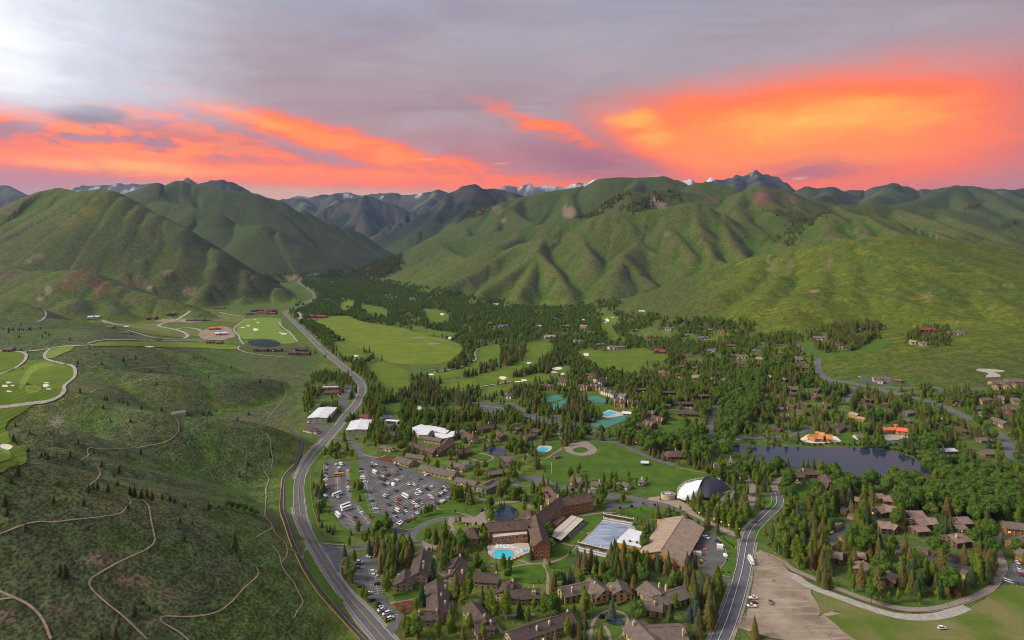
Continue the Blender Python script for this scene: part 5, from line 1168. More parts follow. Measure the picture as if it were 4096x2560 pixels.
for nm, quad, lab in (('grandstand', ((865,315),(1150,365)),'dark open grandstand with wavy awning behind the ice rink'),('grandstand', ((625,585),(910,650)),'dark open grandstand with white posts in front of the ice rink')):
    a_, c_ = (G(*q, 5.0) for q in S('A2', quad)); e = thing(nm, (a_.x, a_.y, 0), lab, 'grandstand')
    d_ = Vector((c_.x-a_.x, c_.y-a_.y)); L_ = d_.length; u_ = d_/L_; n_ = Vector((u_.y, -u_.x)); mid = Vector(((a_.x+c_.x)/2,(a_.y+c_.y)/2))
    V = []; Fc = []; boxv(mid, u_, n_, L_/2,.5,4.6,5.0, V, Fc); part('top_beam', V, Fc, 'trim_cream', e)
    V = []; Fc = []
    nn = 24
    for i in range(nn+1):
        t = -L_/2+L_*i/nn; sag = .7+.7*abs(math.sin(i/nn*math.pi*3))
        for yy, zz in ((.4,4.6),(1.4,4.5-sag*.4),(1.5,4.4-sag)): q = mid+u_*t+n_*yy; V.append((q.x, q.y, zz))
    for i in range(nn):
        for k_ in (0,1): Fc.append((i*3+k_, i*3+k_+1, i*3+k_+4, i*3+k_+3))
    part('awning', V, Fc, 'trim_dark', e)
    for k_ in range(5):
        V = []; Fc = []; q = mid+u_*(-L_/2+L_*k_/4); boxv(q, u_, n_, .16,.16,0,6.2, V, Fc); part('post', V, Fc, 'cloth_white', e)
    for k_ in range(5):
        V = []; Fc = []; boxv(mid+n_*(1.2+k_*.8)*(1 if quad[0][1] < 500 else 1), u_, n_, L_/2-.5,.38,.2,2.6-k_*.5, V, Fc); part('bench_row', V, Fc, 'metal_cap' if k_ % 2 else 'wall_grey', e)
    hide_mask([(a_.x, a_.y, 5),(c_.x, c_.y, 5),(a_.x, a_.y, 0),(c_.x, c_.y, 0)])
# ---- music pavilion with its white sail and dark shell
pav = thing('music_pavilion', G(*S('L2', [(950,500)])[0],0),'open air pavilion with white tent sail and dark shell roof', 'pavilion')
def L2(x, y, z): return G(*S('L2', [(x, y)])[0], z)
A0_, AP, B0_ = L2(862,490,1.5), L2(1035,180,14.5), L2(1375,372,5.0)
def arch(t):
    c1 = L2(905,320,10.5); c2 = L2(1270,270,10.0); c3 = L2(960,215,13.8); c4 = L2(1140,205,13.4)
    pts = [A0_, c1, c3, AP, c4, c2, B0_]; f = t*(len(pts)-1); i = min(int(f), len(pts)-2); a = f-i
    p0, p1, p2, p3 = pts[max(i-1,0)], pts[i], pts[i+1], pts[min(i+2, len(pts)-1)]
    return .5*((2*p1)+(-p0+p2)*a+(2*p0-5*p1+4*p2-p3)*a*a+(-p0+3*p1-3*p2+p3)*a**3)
def curve(pts):
    def f_(t):
        f = t*(len(pts)-1); i = min(int(f), len(pts)-2); return pts[i].lerp(pts[i+1], f-i)
    return f_
def loft(c0, c1, n, m_, bulge=None):
    V = []; Fc = []
    for i in range(n+1):
        a, b_ = c0(i/n), c1(i/n)
        for j in range(m_+1):
            t = j/m_; v = a.lerp(b_, t)
            if bulge: v = v+Vector((0,0, bulge(i/n, t)))
            V.append(tuple(v))
    for i in range(n):
        for j in range(m_):
            k = i*(m_+1)+j; Fc.append((k, k+1, k+m_+2, k+m_+1))
    return V, Fc
low = curve([A0_, L2(950,488,3.5), L2(1050,496,4.8), L2(1210,440,4.9), B0_])
V, Fc = loft(arch, low, 28,10, lambda s, t: 1.0*math.sin(math.pi*t)*math.sin(math.pi*s))
part('dark_shell', V, Fc, 'roof_navy', pav, True); hide_mask(V)
V = []; Fc = []
for i in range(29):                                              # thick rolled front edge of the shell
    c_ = arch(i/28)
    for k in range(6): V.append((c_.x+.7*math.cos(k*math.pi/3), c_.y-.2+.7*math.sin(k*math.pi/3)*.4, c_.z+.7*math.sin(k*math.pi/3)))
for i in range(28):
    for k in range(6): Fc.append((i*6+k, i*6+(k+1) % 6, i*6+6+(k+1) % 6, i*6+6+k))
part('shell_rim', V, Fc, 'roof_navy', pav, True)
edge = curve([L2(850,500,2.5), L2(668,522,3.2), L2(556,492,3.6), L2(575,400,5.0), L2(608,328,6.2), L2(700,266,6.8), L2(835,224,7.4), L2(945,236,9.0), L2(1010,195,13.0)])
half = lambda t: arch(t*.46)
V, Fc = loft(edge, half, 40,10, lambda s, t: -1.3*math.sin(math.pi*t)*(1-.6*s) - .8*(1-t)*abs(math.sin(s*math.pi*5)))
part('white_sail', V, Fc, 'cloth_white', pav, True); hide_mask(V)
T = [L2(1155,205,9), L2(1195,200,8), L2(1250,262,6.5), L2(1225,245,7)]
part('white_sail', [tuple(v) for v in T]+[(v.x, v.y, v.z-.15) for v in T],[(0,1,2,3),(7,6,5,4)],'cloth_white', pav)
def bar(a, c, r_, V, Fc):
    a = Vector(a); c = Vector(c); d = (c-a).normalized(); s_ = d.orthogonal().normalized()*r_; t_ = d.cross(s_).normalized()*r_; n = len(V)
    for q in (a, c): V += [tuple(q+s_), tuple(q+t_), tuple(q-s_), tuple(q-t_)]
    Fc += [(n+i, n+(i+1) % 4, n+4+(i+1) % 4, n+4+i) for i in range(4)] + [(n+3, n+2, n+1, n),(n+4, n+5, n+6, n+7)]
top = curve([L2(1050,497,4.6), L2(1210,442,4.6), L2(1370,382,4.8)]); bot = curve([L2(1060,540,1.6), L2(1215,480,1.8), L2(1370,400,3.0)])
for i in range(9):
    V = []; Fc = []; bar(top(i/8), bot(i/8),.18, V, Fc)
    if i < 8: bar(bot(i/8), top((i+1)/8),.16, V, Fc)
    part('truss_strut', V, Fc, 'trim_cream', pav)
V = []; Fc = []
for i in range(8): bar(top(i/8), top((i+1)/8),.3, V, Fc); bar(bot(i/8), bot((i+1)/8),.25, V, Fc)
part('truss_chord', V, Fc, 'trim_cream', pav)
ring = [L2(566,352,6.5), L2(597,312,7.4), L2(640,278,8.2), L2(695,246,8.8), L2(760,224,9.2), L2(836,206,9.4), L2(916,194,9.6), L2(975,192,9.8)]
for i, q in enumerate(ring):
    V = []; Fc = []; bar((q.x, q.y, 0), q, .3, V, Fc); bar(q, edge(.3+.07*i),.12, V, Fc); part('mast', V, Fc, 'trim_cream', pav)
    if i: V = []; Fc = []; bar(ring[i-1], q, .22, V, Fc); part('ring_beam', V, Fc, 'trim_cream', pav)
V, Fc = loft(curve([L2(1130,590,2.2), L2(1240,605,3.0), L2(1330,570,3.4), L2(1400,500,3.8), L2(1428,410,4.2), L2(1390,345,4.6)]), curve([L2(1130,590,2.2)+Vector((0,0,-2.4)), L2(1240,605,3.0)+Vector((0,0,-3)), L2(1330,570,3.4)+Vector((0,0,-3.6)), L2(1400,500,3.8)+Vector((0,0,-4)), L2(1428,410,4.2)+Vector((0,0,-4.4)), L2(1390,345,4.6)+Vector((0,0,-4.8))]),20,2)
wo_ = part('curved_stone_wall', V, Fc, 'wall_cream', pav, True); hide_mask(V)
T = [L2(1140,580,2.0), L2(1240,598,2.6), L2(1330,565,3.0), L2(1395,500,3.4), L2(1420,410,3.8), L2(1370,400,3.2), L2(1215,482,2.0), L2(1080,545,1.8)]
part('stage_house_roof', [tuple(v) for v in T],[tuple(range(8))],'roof_grey', pav)
tk = thing('ticket_rotunda', L2(420,500,0),'round tan stone rotunda beside the white sail', 'rotunda')
c_ = L2(420,430,4.6); V = []; Fc = []; NN = 28
for z_, r_ in ((0,6.2),(4.6,6.2),(4.6,5.7),(4.25,5.7)):
    for k in range(NN): V.append((c_.x+r_*math.cos(k*2*math.pi/NN), c_.y+r_*.8*math.sin(k*2*math.pi/NN), z_))
for l_ in range(3):
    for k in range(NN): Fc.append((l_*NN+k, l_*NN+(k+1) % NN, (l_+1)*NN+(k+1) % NN, (l_+1)*NN+k))
part('stone_wall', V, Fc, 'wall_cream', tk); hide_mask(V)
part('roof', [V[3*NN+k] for k in range(NN)],[tuple(range(NN))],'roof_grey', tk)
V = []; Fc = []; boxv(c_, (1,0),(0,1),2.6,1.2,4.26,4.8, V, Fc); part('skylight', V, Fc, 'roof_white', tk)
for V_ in [[]]:
    sc_ = thing('loudspeaker_tower', L2(1115,185,0),'tall black loudspeaker tower behind the dark shell roof', 'tower')
    q = L2(1115,185,0); V = []; Fc = []; boxv(q, (1,0),(0,1),.5,.4,0,8, V, Fc); part('mast', V, Fc, 'trim_dark', sc_)
    for k in range(4): V = []; Fc = []; boxv((q.x+.3, q.y-.3),(.9,.3),(-.3,.9),1.0,.6,3+k*1.5,4.3+k*1.5, V, Fc); part('speaker_box', V, Fc, 'trim_dark', sc_)
paint(NOTREE, S('L2', [(540,500),(600,320),(850,220),(1250,240),(1440,420),(1300,620),(1050,560),(700,560)]))

# ---- inn and village shops
IK = dict(roof='roof_brown', wall='wall_brown', floors=2, wsp=4.5, lit=.042)
def shop(label, wings, name='village_house', cat='house', **k):
    kk = dict(IK); kk.update(k); return house(name, label, cat, wings, None, **kk)
inn = shop('dark brown inn wings around a lit corner entrance', [('B1', 1465,922,1700,985,8,11,5),('B1', 1690,985,1840,900,8,12,5),('B1', 1830,870,1780,930,7,10,4.6)],'inn', 'inn')
kit = thing('inn_kitchen', G(*S('B1', [(1700,870)])[0],0),'white flat-roofed block behind the dark brown inn', 'building')
box_px(kit, 'wall', 'B1', [(1465,785),(1560,752),(1700,772),(1835,800),(1790,840),(1700,815),(1640,850),(1540,850)],5,0,'wall_cream', 'roof_white')
box_px(kit, 'wall', 'B1', [(1690,830),(1800,845),(1850,815),(1942,825),(1850,870),(1770,885),(1690,860)],4.4,0,'wall_grey', 'roof_white')
for nm, q in (('brown roof', (1650,812,1690,850)),): shop('small brown gable breaking through the white flat roof', [('B1', 1665,805,1625,860,6.5,8,4.6)])
shop('cream-walled brown inn house with tall tan chimney', [('B1', 1945,790,2060,865,8.5,13,4.6,dict(chim=((.55,.3,4),)))], wall='wall_cream')
shop('long brown inn wing with entrance gable near the hedge', [('B1', 2080,770,2240,740,8,11,4.6,dict(chim=((.5,.1,2.5),))),('B1', 2275,795,2340,850,7.5,11,4.4)], wall='wall_brown')
shop('tan balcony block behind the weeping willow', [('B1', 1600,860,1760,885,7,9,4.6)], wall='wall_tan', roof='roof_taupe')
shop('plain brown hall with low walls beside the clipped lawns', [('L1', 1745,165,1965,105,7,12,3.6),('L1', 1750,130,1800,140,6,8,3.6)], floors=1)
SK = dict(roof='roof_taupe', wall='wall_tan', floors=1, wsp=5, lit=.070)
shop('low grey-brown shop with lit front facing the big car park', [('L1', 860,240,1110,305,6,15,3)], **SK)
shop('narrow grey-brown shop behind the car park shops', [('L1', 1005,195,1285,240,6,9,3.4)], **SK)
shop('very long grey-brown shop row along the big car park', [('L1', 1235,365,1760,485,6,15,3)], **SK)
shop('half-timbered shop with skylight strip and white gable', [('L1', 1650,320,1900,370,6.5,14,3.2),('L1', 1880,310,1960,330,6,9,3.4)], **dict(SK, wall='wall_white'))
shop('grey-brown shop behind the tall narrow aspens', [('L1', 1760,555,2080,630,5.5,11,3)], **SK)
shop('blocky taupe theatre with long roof lantern', [('L1', 2120,700,2380,590,6.5,14,4.6),('L1', 2190,660,2330,590,7.6,3,6.6,dict(win=False))], **dict(SK, wall='wall_grey', lit=0))
shop('small grey cottage beside the yellow willow', [('L1', 620,75,810,110,5,8,3)], **dict(SK, wall='wall_grey'))
shop('grey-brown shed with red doors near the opera roof', [('B1', 2190,1195,2345,1172,5,10,2.8)], **dict(SK, wall='wall_redwood'))
shop('pointed grey-brown octagonal hall', [('B1', 2345,1050,2400,1050,9,24,3.6,dict(hip=.98))], **SK)
shop('brown inn wing left of the small pool', [('B2', 30,770,80,790,6,11,4),('B2', 195,785,270,800,6.5,12,4.4),('B2', 120,850,200,830,6,12,4.2)])
# ---- service buildings by the main road
shop('cream warehouse with white metal roof beside the main road', [('B1', 680,582,575,682,7.5,26,6.4,dict(floors=2, wsp=7))],'warehouse', 'warehouse', roof='roof_white', wall='wall_cream', lit=.035, cap=False)
shop('lower warehouse with white metal roof beside tall aspens', [('B1', 1000,702,950,795,6.0,26,5.2,dict(floors=1, wsp=8))],'warehouse', 'warehouse', roof='roof_white', wall='wall_cream', lit=.017, cap=False)
shop('white-walled filling station with brown hip roof', [('B1', 470,765,560,785,5.5,12,3.2,dict(hip=.8, floors=1)),('B1', 520,790,590,805,4.4,7,3.0,dict(hip=.6, win=False))],'filling_station', 'station', wall='wall_white')
hall_ = shop('brown-roofed hall with white roof well among trees', [('B1', 615,385,800,378,8,14,4.4,dict(hip=.7)),('B1', 640,425,800,420,7.4,13,4.2,dict(hip=.7, chim=((-.6,-.3,2),)))],'hall', 'hall', wall='wall_brick')
V = []; Fc = []; q = G(*S('B1', [(705,395)])[0],8.2); boxv(q, (1,.05),(-.05,1),12,3,7.9,8.5, V, Fc); wl_ = part('roof_well', V, Fc, 'roof_white', hall_)
for k in range(4): V = []; Fc = []; boxv((q.x-9+k*6, q.y),(1,0),(0,1),1.2,1.2,8.5,9.6, V, Fc); part('roof_unit', V, Fc, 'metal_cap', wl_)
shop('red-brown hip roofed house behind the white warehouse', [('B1', 985,648,1085,660,6.5,13,4,dict(hip=.6))], roof='roof_red', wall='wall_white')
shop('open white-roofed store shed in the works yard', [('B1', 1232,705,1352,712,4.5,7,4.0,dict(floors=1, wsp=3))],'shed', 'shed', roof='roof_white', wall='wall_brown', cap=False)
shop('small grey lean-to by the works yard', [('B1', 1270,840,1320,850,3.5,6,3)],'shed', 'shed', roof='roof_grey', wall='wall_brown', floors=1)
# ---- cottages round the great lawn
shop('steep taupe cottage half behind a spruce', [('A2', 560,-40,660,-20,7,11,3)], roof='roof_taupe', wall='wall_white', floors=1)
shop('white cottage with taupe roof and white chimney', [('B2', 745,1285,845,1295,5.5,11,3,dict(chim=((.6,0,1.6),)))], roof='roof_taupe', wall='wall_white', floors=1, chm='wall_white')
shop('white cottage under aspens with two gables', [('B2', 1045,1290,1110,1310,5.5,9,3),('B2', 1210,1260,1255,1275,5.5,9,3,dict(chim=((-.1,0,1.6),)))], roof='roof_taupe', wall='wall_white', floors=1, chm='wall_white')
shop('dark brown hip roofed house above the great lawn', [('B2', 1450,1000,1630,1000,7,16,3,dict(hip=.6, chim=((.1,.1,2),(.7,-.3,2))))], wall='wall_redwood')
shop('brown shingled house behind tall spruces', [('B2', 1125,875,1185,872,7,13,4)])
shop('white chalet half hidden behind a yellow willow', [('B2', 1900,1110,1950,1110,6,9,3),('B2', 2050,1070,2085,1075,7,9,4,dict(chim=((0,0,1.6),)))], roof='roof_grey', wall='wall_white')
stg = thing('lawn_shelter', G(*S('B2', [(1250,1130)])[0],0),'small white flat-topped shelter on the great lawn', 'shelter')
box_px(stg, 'roof_slab', 'B2', [(1218,1092),(1292,1096),(1292,1118),(1215,1116)],3.0,2.6,'roof_white')
for x, y in ((1222,1140),(1288,1142),(1222,1125),(1288,1125)):
    q = G(*S('B2', [(x, y)])[0],0); V = []; Fc = []; boxv(q, (1,0),(0,1),.2,.2,0,2.6, V, Fc); part('post', V, Fc, 'wall_brown', stg)
shop('tiny stone kiosk on the edge of the great lawn', [('B2', 390,1045,450,1030,3.6,5,2.4)],'kiosk', 'kiosk', roof='roof_grey', wall='wall_stone', floors=1)
# ---- condominiums round the tennis courts
TK = dict(roof='roof_dark', wall='wall_ochre', floors=3, wsp=5, chm='chimney_yellow', frame='trim_dark', lit=.014, cap=True)
for lab, ws, k in (('ochre condominium with two yellow chimneys by the far tennis court', [('B2', 275,365,400,372,9,12,6,dict(chim=((-.7,-.9,3),(.3,-.9,3))))], {}),('brown condominium showing one roof slope among spruces', [('B2', 455,320,530,335,9,12,6)], {}),
                   ('ochre condominium with paired towers behind the middle court', [('B2', 630,368,725,380,9,11,6,dict(chim=((.2,-1,3),(.9,-1,2))))], {}),('ochre condominium with tall twin chimneys beside the second court', [('B2', 738,362,840,372,10,12,6.5,dict(chim=((-.6,-1,4),(.3,-1,4))))], {}),
                   ('white-walled condominium with stepped brown roofs above the courts', [('B2', 780,312,860,300,9,11,6),('B2', 820,345,905,320,9,12,6.5,dict(chim=((.9,.3,3),)))],dict(wall='wall_white')),('condominium with three white capped chimneys behind the pool', [('B2', 850,400,985,440,9.5,12,6,dict(chim=((-.9,-1,4),(-.2,-1,4),(.6,-1,4))))],dict(wall='wall_white')),
                   ('tall ochre condominium with cylinder chimneys near the pool house', [('B2', 970,505,1080,520,10,12,6.5,dict(chim=((-.7,-1,4),(.2,-1,4))))], {}),('tall ochre condominium right beside the pool house spruces', [('B2', 1090,515,1200,525,10,12,6.5,dict(chim=((-.8,-1,4),(.1,-1,4))))], {}),('ochre condominium peeping above spruces by the far bunker', [('B2', 700,255,790,275,9,11,6)], {}),
                   ('brown condominium stepping down the grass bank', [('B2', 1260,700,1350,735,8.5,12,5,dict(chim=((.2,-1,3),(.9,-.8,3))))],dict(wall='wall_brown')),('brown condominium above the grass bank', [('B2', 1335,660,1440,690,8.5,12,5,dict(chim=((.3,-1,3),(.95,-.8,3))))],dict(wall='wall_brown')),('low brown condominium behind the weeping willow bank', [('B2', 1150,735,1235,745,7,11,4.2,dict(chim=((0,-.8,2),)))],dict(wall='wall_brown')),('brown condominium roof right behind the pool house', [('B2', 1290,615,1360,630,7.5,11,5,dict(chim=((.5,-.8,3),)))],dict(wall='wall_brown')),
                   ('dark hut beside the lower tennis courts', [('B2', 700,680,785,695,5,9,3)],dict(wall='wall_redwood', floors=1)),('yellow pool house with flat white awning', [('B2', 1040,625,1130,632,5,9,3.2)],dict(roof='roof_white', wall='wall_ochre', floors=1)),('dark brown condominium at the tree edge beyond the oval car park', [('B1', 2370,450,2425,455,8,12,5,dict(chim=((-.6,-.6,2),)))],dict(wall='wall_white')),
                   ('long low red-brown motel wing behind the cottonwoods', [('B2', 1410,432,1560,432,6,9,4)],dict(wall='wall_redwood', floors=2)),('red-brown motel wing facing its small car park', [('B2', 1595,535,1712,535,6.5,10,4.4)],dict(wall='wall_redwood', floors=2)),('red-brown motel wing joined at a corner', [('B2', 1500,528,1590,532,6.5,10,4.4)],dict(wall='wall_redwood', floors=2)),('low brown motel row below its car park', [('B2', 1560,625,1765,632,6,10,3.6)],dict(wall='wall_redwood', floors=1)),('short red-brown motel wing left of the lot', [('B2', 1435,555,1500,558,6,10,4)],dict(wall='wall_redwood'))):
    kk = dict(TK); kk.update(k); house('condominium', lab, 'condominium', ws, None, **kk)
# ---- houses round the lake and to the right
for lab, ws, k in (('half built house with bare orange timber roofs by the lake', [('B3', 400,845,470,835,8,12,4),('B3', 450,815,540,830,9,12,5),('B3', 540,845,605,850,8,12,4.4),('B3', 470,850,520,855,7,10,4)],dict(roof='wall_plywood', wall='wall_plywood', wsp=3.5)),('unfinished house with bright orange roof wrap above the lake', [('B3', 1075,775,1180,775,7,9,4.4),('B3', 1200,775,1320,785,8,12,5),('B3', 1190,750,1222,750,11,5,10.4)],dict(roof='roof_orange', wall='wall_plywood', wsp=4)),
                   ('taupe chalet beside the half built lake house', [('B3', 630,770,700,730,8,12,4)],dict(roof='roof_taupe')),('white cottage on the lake bank', [('B3', 815,838,900,838,6,12,3.2)],dict(roof='roof_grey', wall='wall_white')),('brown rambling house on the near lake shore', [('B3', 215,1205,330,1200,6.5,12,3.6),('B3', 320,1180,450,1180,6.5,11,3.6,dict(chim=((-.9,-.2,2),)))],dict(wall='wall_redwood')),('brown L-shaped house with deck below the lake', [('B3', 540,1215,600,1290,7,14,3.6),('B3', 505,1290,580,1310,6,10,3.4)],dict(wall='wall_redwood')),
                   ('long taupe visitor centre on the open slope', [('B3', 985,300,1165,296,6.5,12,3.6),('B3', 1060,300,1062,335,6,9,3.6)],dict(roof='roof_taupe', wall='wall_cream')),('low taupe shed beside the visitor centre', [('B3', 1178,318,1262,320,5,12,3)],dict(roof='roof_taupe', wall='wall_brown')),('log day lodge with many glowing gables at the slope foot', [('B3', 2095,335,2250,330,8,16,4),('B3', 2240,318,2400,310,8,15,4),('B3', 2140,345,2135,370,8,12,4),('B3', 2250,345,2245,370,8,12,4),('B3', 2330,335,2325,360,8,10,4)],dict(roof='roof_taupe', wall='wall_ochre', wsp=3, lit=.035)),
                   ('construction house with tan flat block behind the lake trees', [('B3', 775,630,860,650,6,11,4),('B3', 840,672,920,685,5,10,3)],dict(roof='roof_tan', wall='wall_plywood')),('long carport roof behind the spruce row', [('B3', 315,530,395,560,4.5,9,3)],dict(wall='wall_redwood', floors=1)),('dark brown house row left of the long carport', [('B3', 178,552,258,570,6,11,3.6)], {}),('long dark brown house row above the lake road', [('B3', 282,600,372,632,6,11,3.6)], {}),('brown gabled row above the lake car park', [('B3', 112,645,250,665,6.5,12,3.8,dict(chim=((-.5,-.3,2),(.2,-.3,2))))], {}),('grey-roofed brown house among spruces', [('B3', 85,580,150,590,5.5,11,3.4)],dict(roof='roof_grey')),('long low garage row at the lake car park', [('B3', 35,768,130,795,4,8,3)],dict(floors=1)),
                   ('taupe house roof near the first curve', [('B3', 1755,505,1840,520,7.5,13,4.4)],dict(roof='roof_taupe', wall='wall_tan')),('long taupe roof left of the tall gables', [('B3', 1985,500,2090,490,7,12,4.4)],dict(roof='roof_taupe', wall='wall_tan')),('tall taupe gabled house above the right hand trees', [('B3', 2165,475,2230,480,9,14,5)],dict(roof='roof_grey', wall='wall_tan')),('taupe block with brown walls at the tree edge', [('B3', 2290,495,2370,500,7.5,13,5)],dict(roof='roof_taupe', wall='wall_tan')),('taupe house with crossing gables among spruces', [('B3', 2205,580,2310,575,7,13,3.6),('B3', 2255,560,2260,600,7,10,3.6)],dict(roof='roof_taupe')),('taupe terrace stepping toward the curve', [('B3', 2030,615,2095,645,7,13,4)],dict(roof='roof_taupe', wall='wall_tan')),('long taupe terrace below the curve', [('B3', 2135,680,2265,725,7,13,4)],dict(roof='roof_taupe', wall='wall_tan')),('small taupe house beside the terraces', [('B3', 1935,580,2015,580,6,11,3.6)],dict(roof='roof_taupe')),
                   ('brown house inside the road bend', [('B3', 2015,985,2115,990,7,14,4)],dict(roof='roof_taupe', wall='wall_brown')),('brown house half hidden right of the unfinished orange house', [('B3', 1530,730,1600,745,6.5,12,4)], {}),('brown house with terrace by the carports', [('B3', 1800,785,1870,790,6,12,3.6)], {}),('grey-roofed house among the right hand spruces', [('B3', 1980,870,2090,870,6,13,3.6)],dict(roof='roof_taupe')),('low white-edged house in the cottonwoods', [('B3', 1600,985,1760,975,4.6,11,3.2)],dict(roof='roof_white', wall='wall_redwood', floors=1)),('long carport by the parked cars under spruces', [('B3', 1630,660,1765,725,4,7,3)],dict(floors=1)),('pale brown house roof under dense spruces', [('B3', 900,545,960,545,6,12,3.6)], {}),('brown roof above the lake wood', [('B3', 1075,540,1140,545,6,12,3.6)], {}),('dark roof at the lake corner', [('B3', 1450,1235,1530,1215,5,10,3)], {}),('brown cabin roof in the spruce wood', [('B3', 1270,690,1330,690,6,12,3.4)],dict(roof='roof_grey')),('taupe roof behind the curve trees', [('B3', 1280,620,1350,610,6,13,3.6)],dict(roof='roof_grey'))):
    kk = dict(roof='roof_brown', wall='wall_brown', floors=2, wsp=4.5, lit=.014); kk.update(k); house('house', lab, 'house', ws, None, **kk)
# ---- pink-roofed condominiums and garages on the right
for lab, ws in (('pink-roofed condominium at the dark cottonwoods', [('A3', 1020,125,1090,130,7,11,4.4),('A3', 1070,140,1170,150,7.5,12,4.4)]),('pink-roofed condominium with long stepped roofs', [('A3', 1010,255,1110,235,7.5,12,4.4),('A3', 1080,225,1215,255,8,13,4.8)]),('pink-roofed condominium with tall end wall', [('A3', 1300,290,1460,290,8,13,5)]),('wide pink-roofed condominium with ribbed roof', [('A3', 1370,365,1480,345,8,14,4.8),('A3', 1460,345,1590,360,8,13,4.8)]),('pink-roofed condominium behind the dense maple', [('A3', 1360,440,1490,430,6,11,4)]),
                ('grey-pink condominium beside the tall spruce group', [('A3', 1030,385,1160,395,8,13,4.8),('A3', 1150,400,1230,430,7,11,4.4)]),('pink-roofed condominium above the single spruce', [('A3', 1775,350,1890,345,8,12,4.8),('A3', 1745,415,1830,400,7,12,4.4)]),('pink-roofed condominium with chimney over the garages', [('A3', 1705,520,1840,500,8,14,4.8,dict(chim=((-.4,-.4,2),))),('A3', 1850,505,1945,520,7.5,13,4.6)]),('pink cabin roof among the lower spruces', [('A3', 820,675,920,690,6,11,4)]),('dark pink roof with skylight in the spruces', [('A3', 905,760,870,830,6,10,4)]),('dark pink roof deep in the spruces', [('A3', 1150,855,1130,930,6,9,4)]),('brown house wall behind the maple at the path', [('A3', 595,665,710,690,7,12,4.6)]),('dark brown house in the spruces above the condo lot', [('A3', 815,155,870,165,6,10,4)])):
    house('condominium', lab, 'condominium', ws, None, roof='roof_pink', wall='wall_brown', floors=2, wsp=4, lit=.007, frame='trim_dark')
gq = (('flat tan garage beside the blue-grey condo lot', [(635,400),(715,405),(640,455),(630,440)]),('tan garage against spruces by the condo lot', [(690,250),(775,275),(740,300),(680,285)]),('tan garage with ochre wall at the lot end', [(765,315),(835,325),(830,355),(750,335)]),('tan garage roof below the condo lot', [(665,535),(770,490),(790,520),(720,550)]),('small tan garage at the lot corner', [(560,605),(600,585),(645,605),(600,630)]),('tan three-door garage row under the maple', [(1395,650),(1420,632),(1535,655),(1510,678)]),('tan three-door garage row in the middle of the garages', [(1705,712),(1720,690),(1845,715),(1820,735)]),('tan three-door garage row at the end of the garages', [(1848,745),(1870,725),(1982,755),(1960,775)]),('tan garage roof below the garage court', [(1810,880),(1830,840),(1895,860),(1870,905)]),('grey garage roof beside the garage court', [(1200,665),(1275,670),(1270,710),(1210,700)]),('ochre box garage in the shrubs', [(970,710),(1035,715),(1030,745),(975,740)]))
flat('garage_door', (.26,.20,.13),.15,.8,.8,.2)
for lab, q in gq:
    e = thing('garage', G(*S('A3', [q[0]])[0],0), lab, 'garage')
    o, T = box_px(e, 'wall', 'A3', q, 3.0,0,'wall_ochre', 'roof_taupe')
    # doors on the side that faces the camera
    cen = sum(((v.x+0j)+(v.y*1j) for v in T),0)/4
    best = max(range(4), key=lambda i: (T[i]-T[(i+1) % 4]).length - .06*(T[i].y+T[(i+1) % 4].y))
    a_, c_ = T[best], T[(best+1) % 4]
    d_ = Vector((c_.x-a_.x, c_.y-a_.y)); L_ = d_.length; u_ = d_/L_; n_ = Vector((u_.y, -u_.x)); k_ = max(int(L_/4),1)
    if n_.dot(Vector((cen.real, cen.imag))-Vector((a_.x, a_.y))) > 0: n_ = -n_
    for i in range(k_):
        mid = Vector((a_.x, a_.y))+u_*L_*(i+.5)/k_+n_*.05; V = []; Fc = []; boxv(mid, u_, n_, L_/k_*.4,.08,.1,2.3, V, Fc); part('garage_door', V, Fc, 'garage_door', e)
house('inn_annex', 'big red and ochre hotel annex beside the curved drive', 'hotel', [('A3', 2205,385,2520,420,9,14,6,dict(floors=3)),('A3', 2330,560,2500,520,9,16,5.5),('A3', 2380,640,2480,690,8,12,5)], roof='roof_taupe', wall='wall_brick', wsp=4, lit=.028)
shop('dark shed roof in the shade beside the cottonwoods', [('A3', 1980,200,2025,205,4,8,3)],'shed', 'shed', roof='roof_blue')
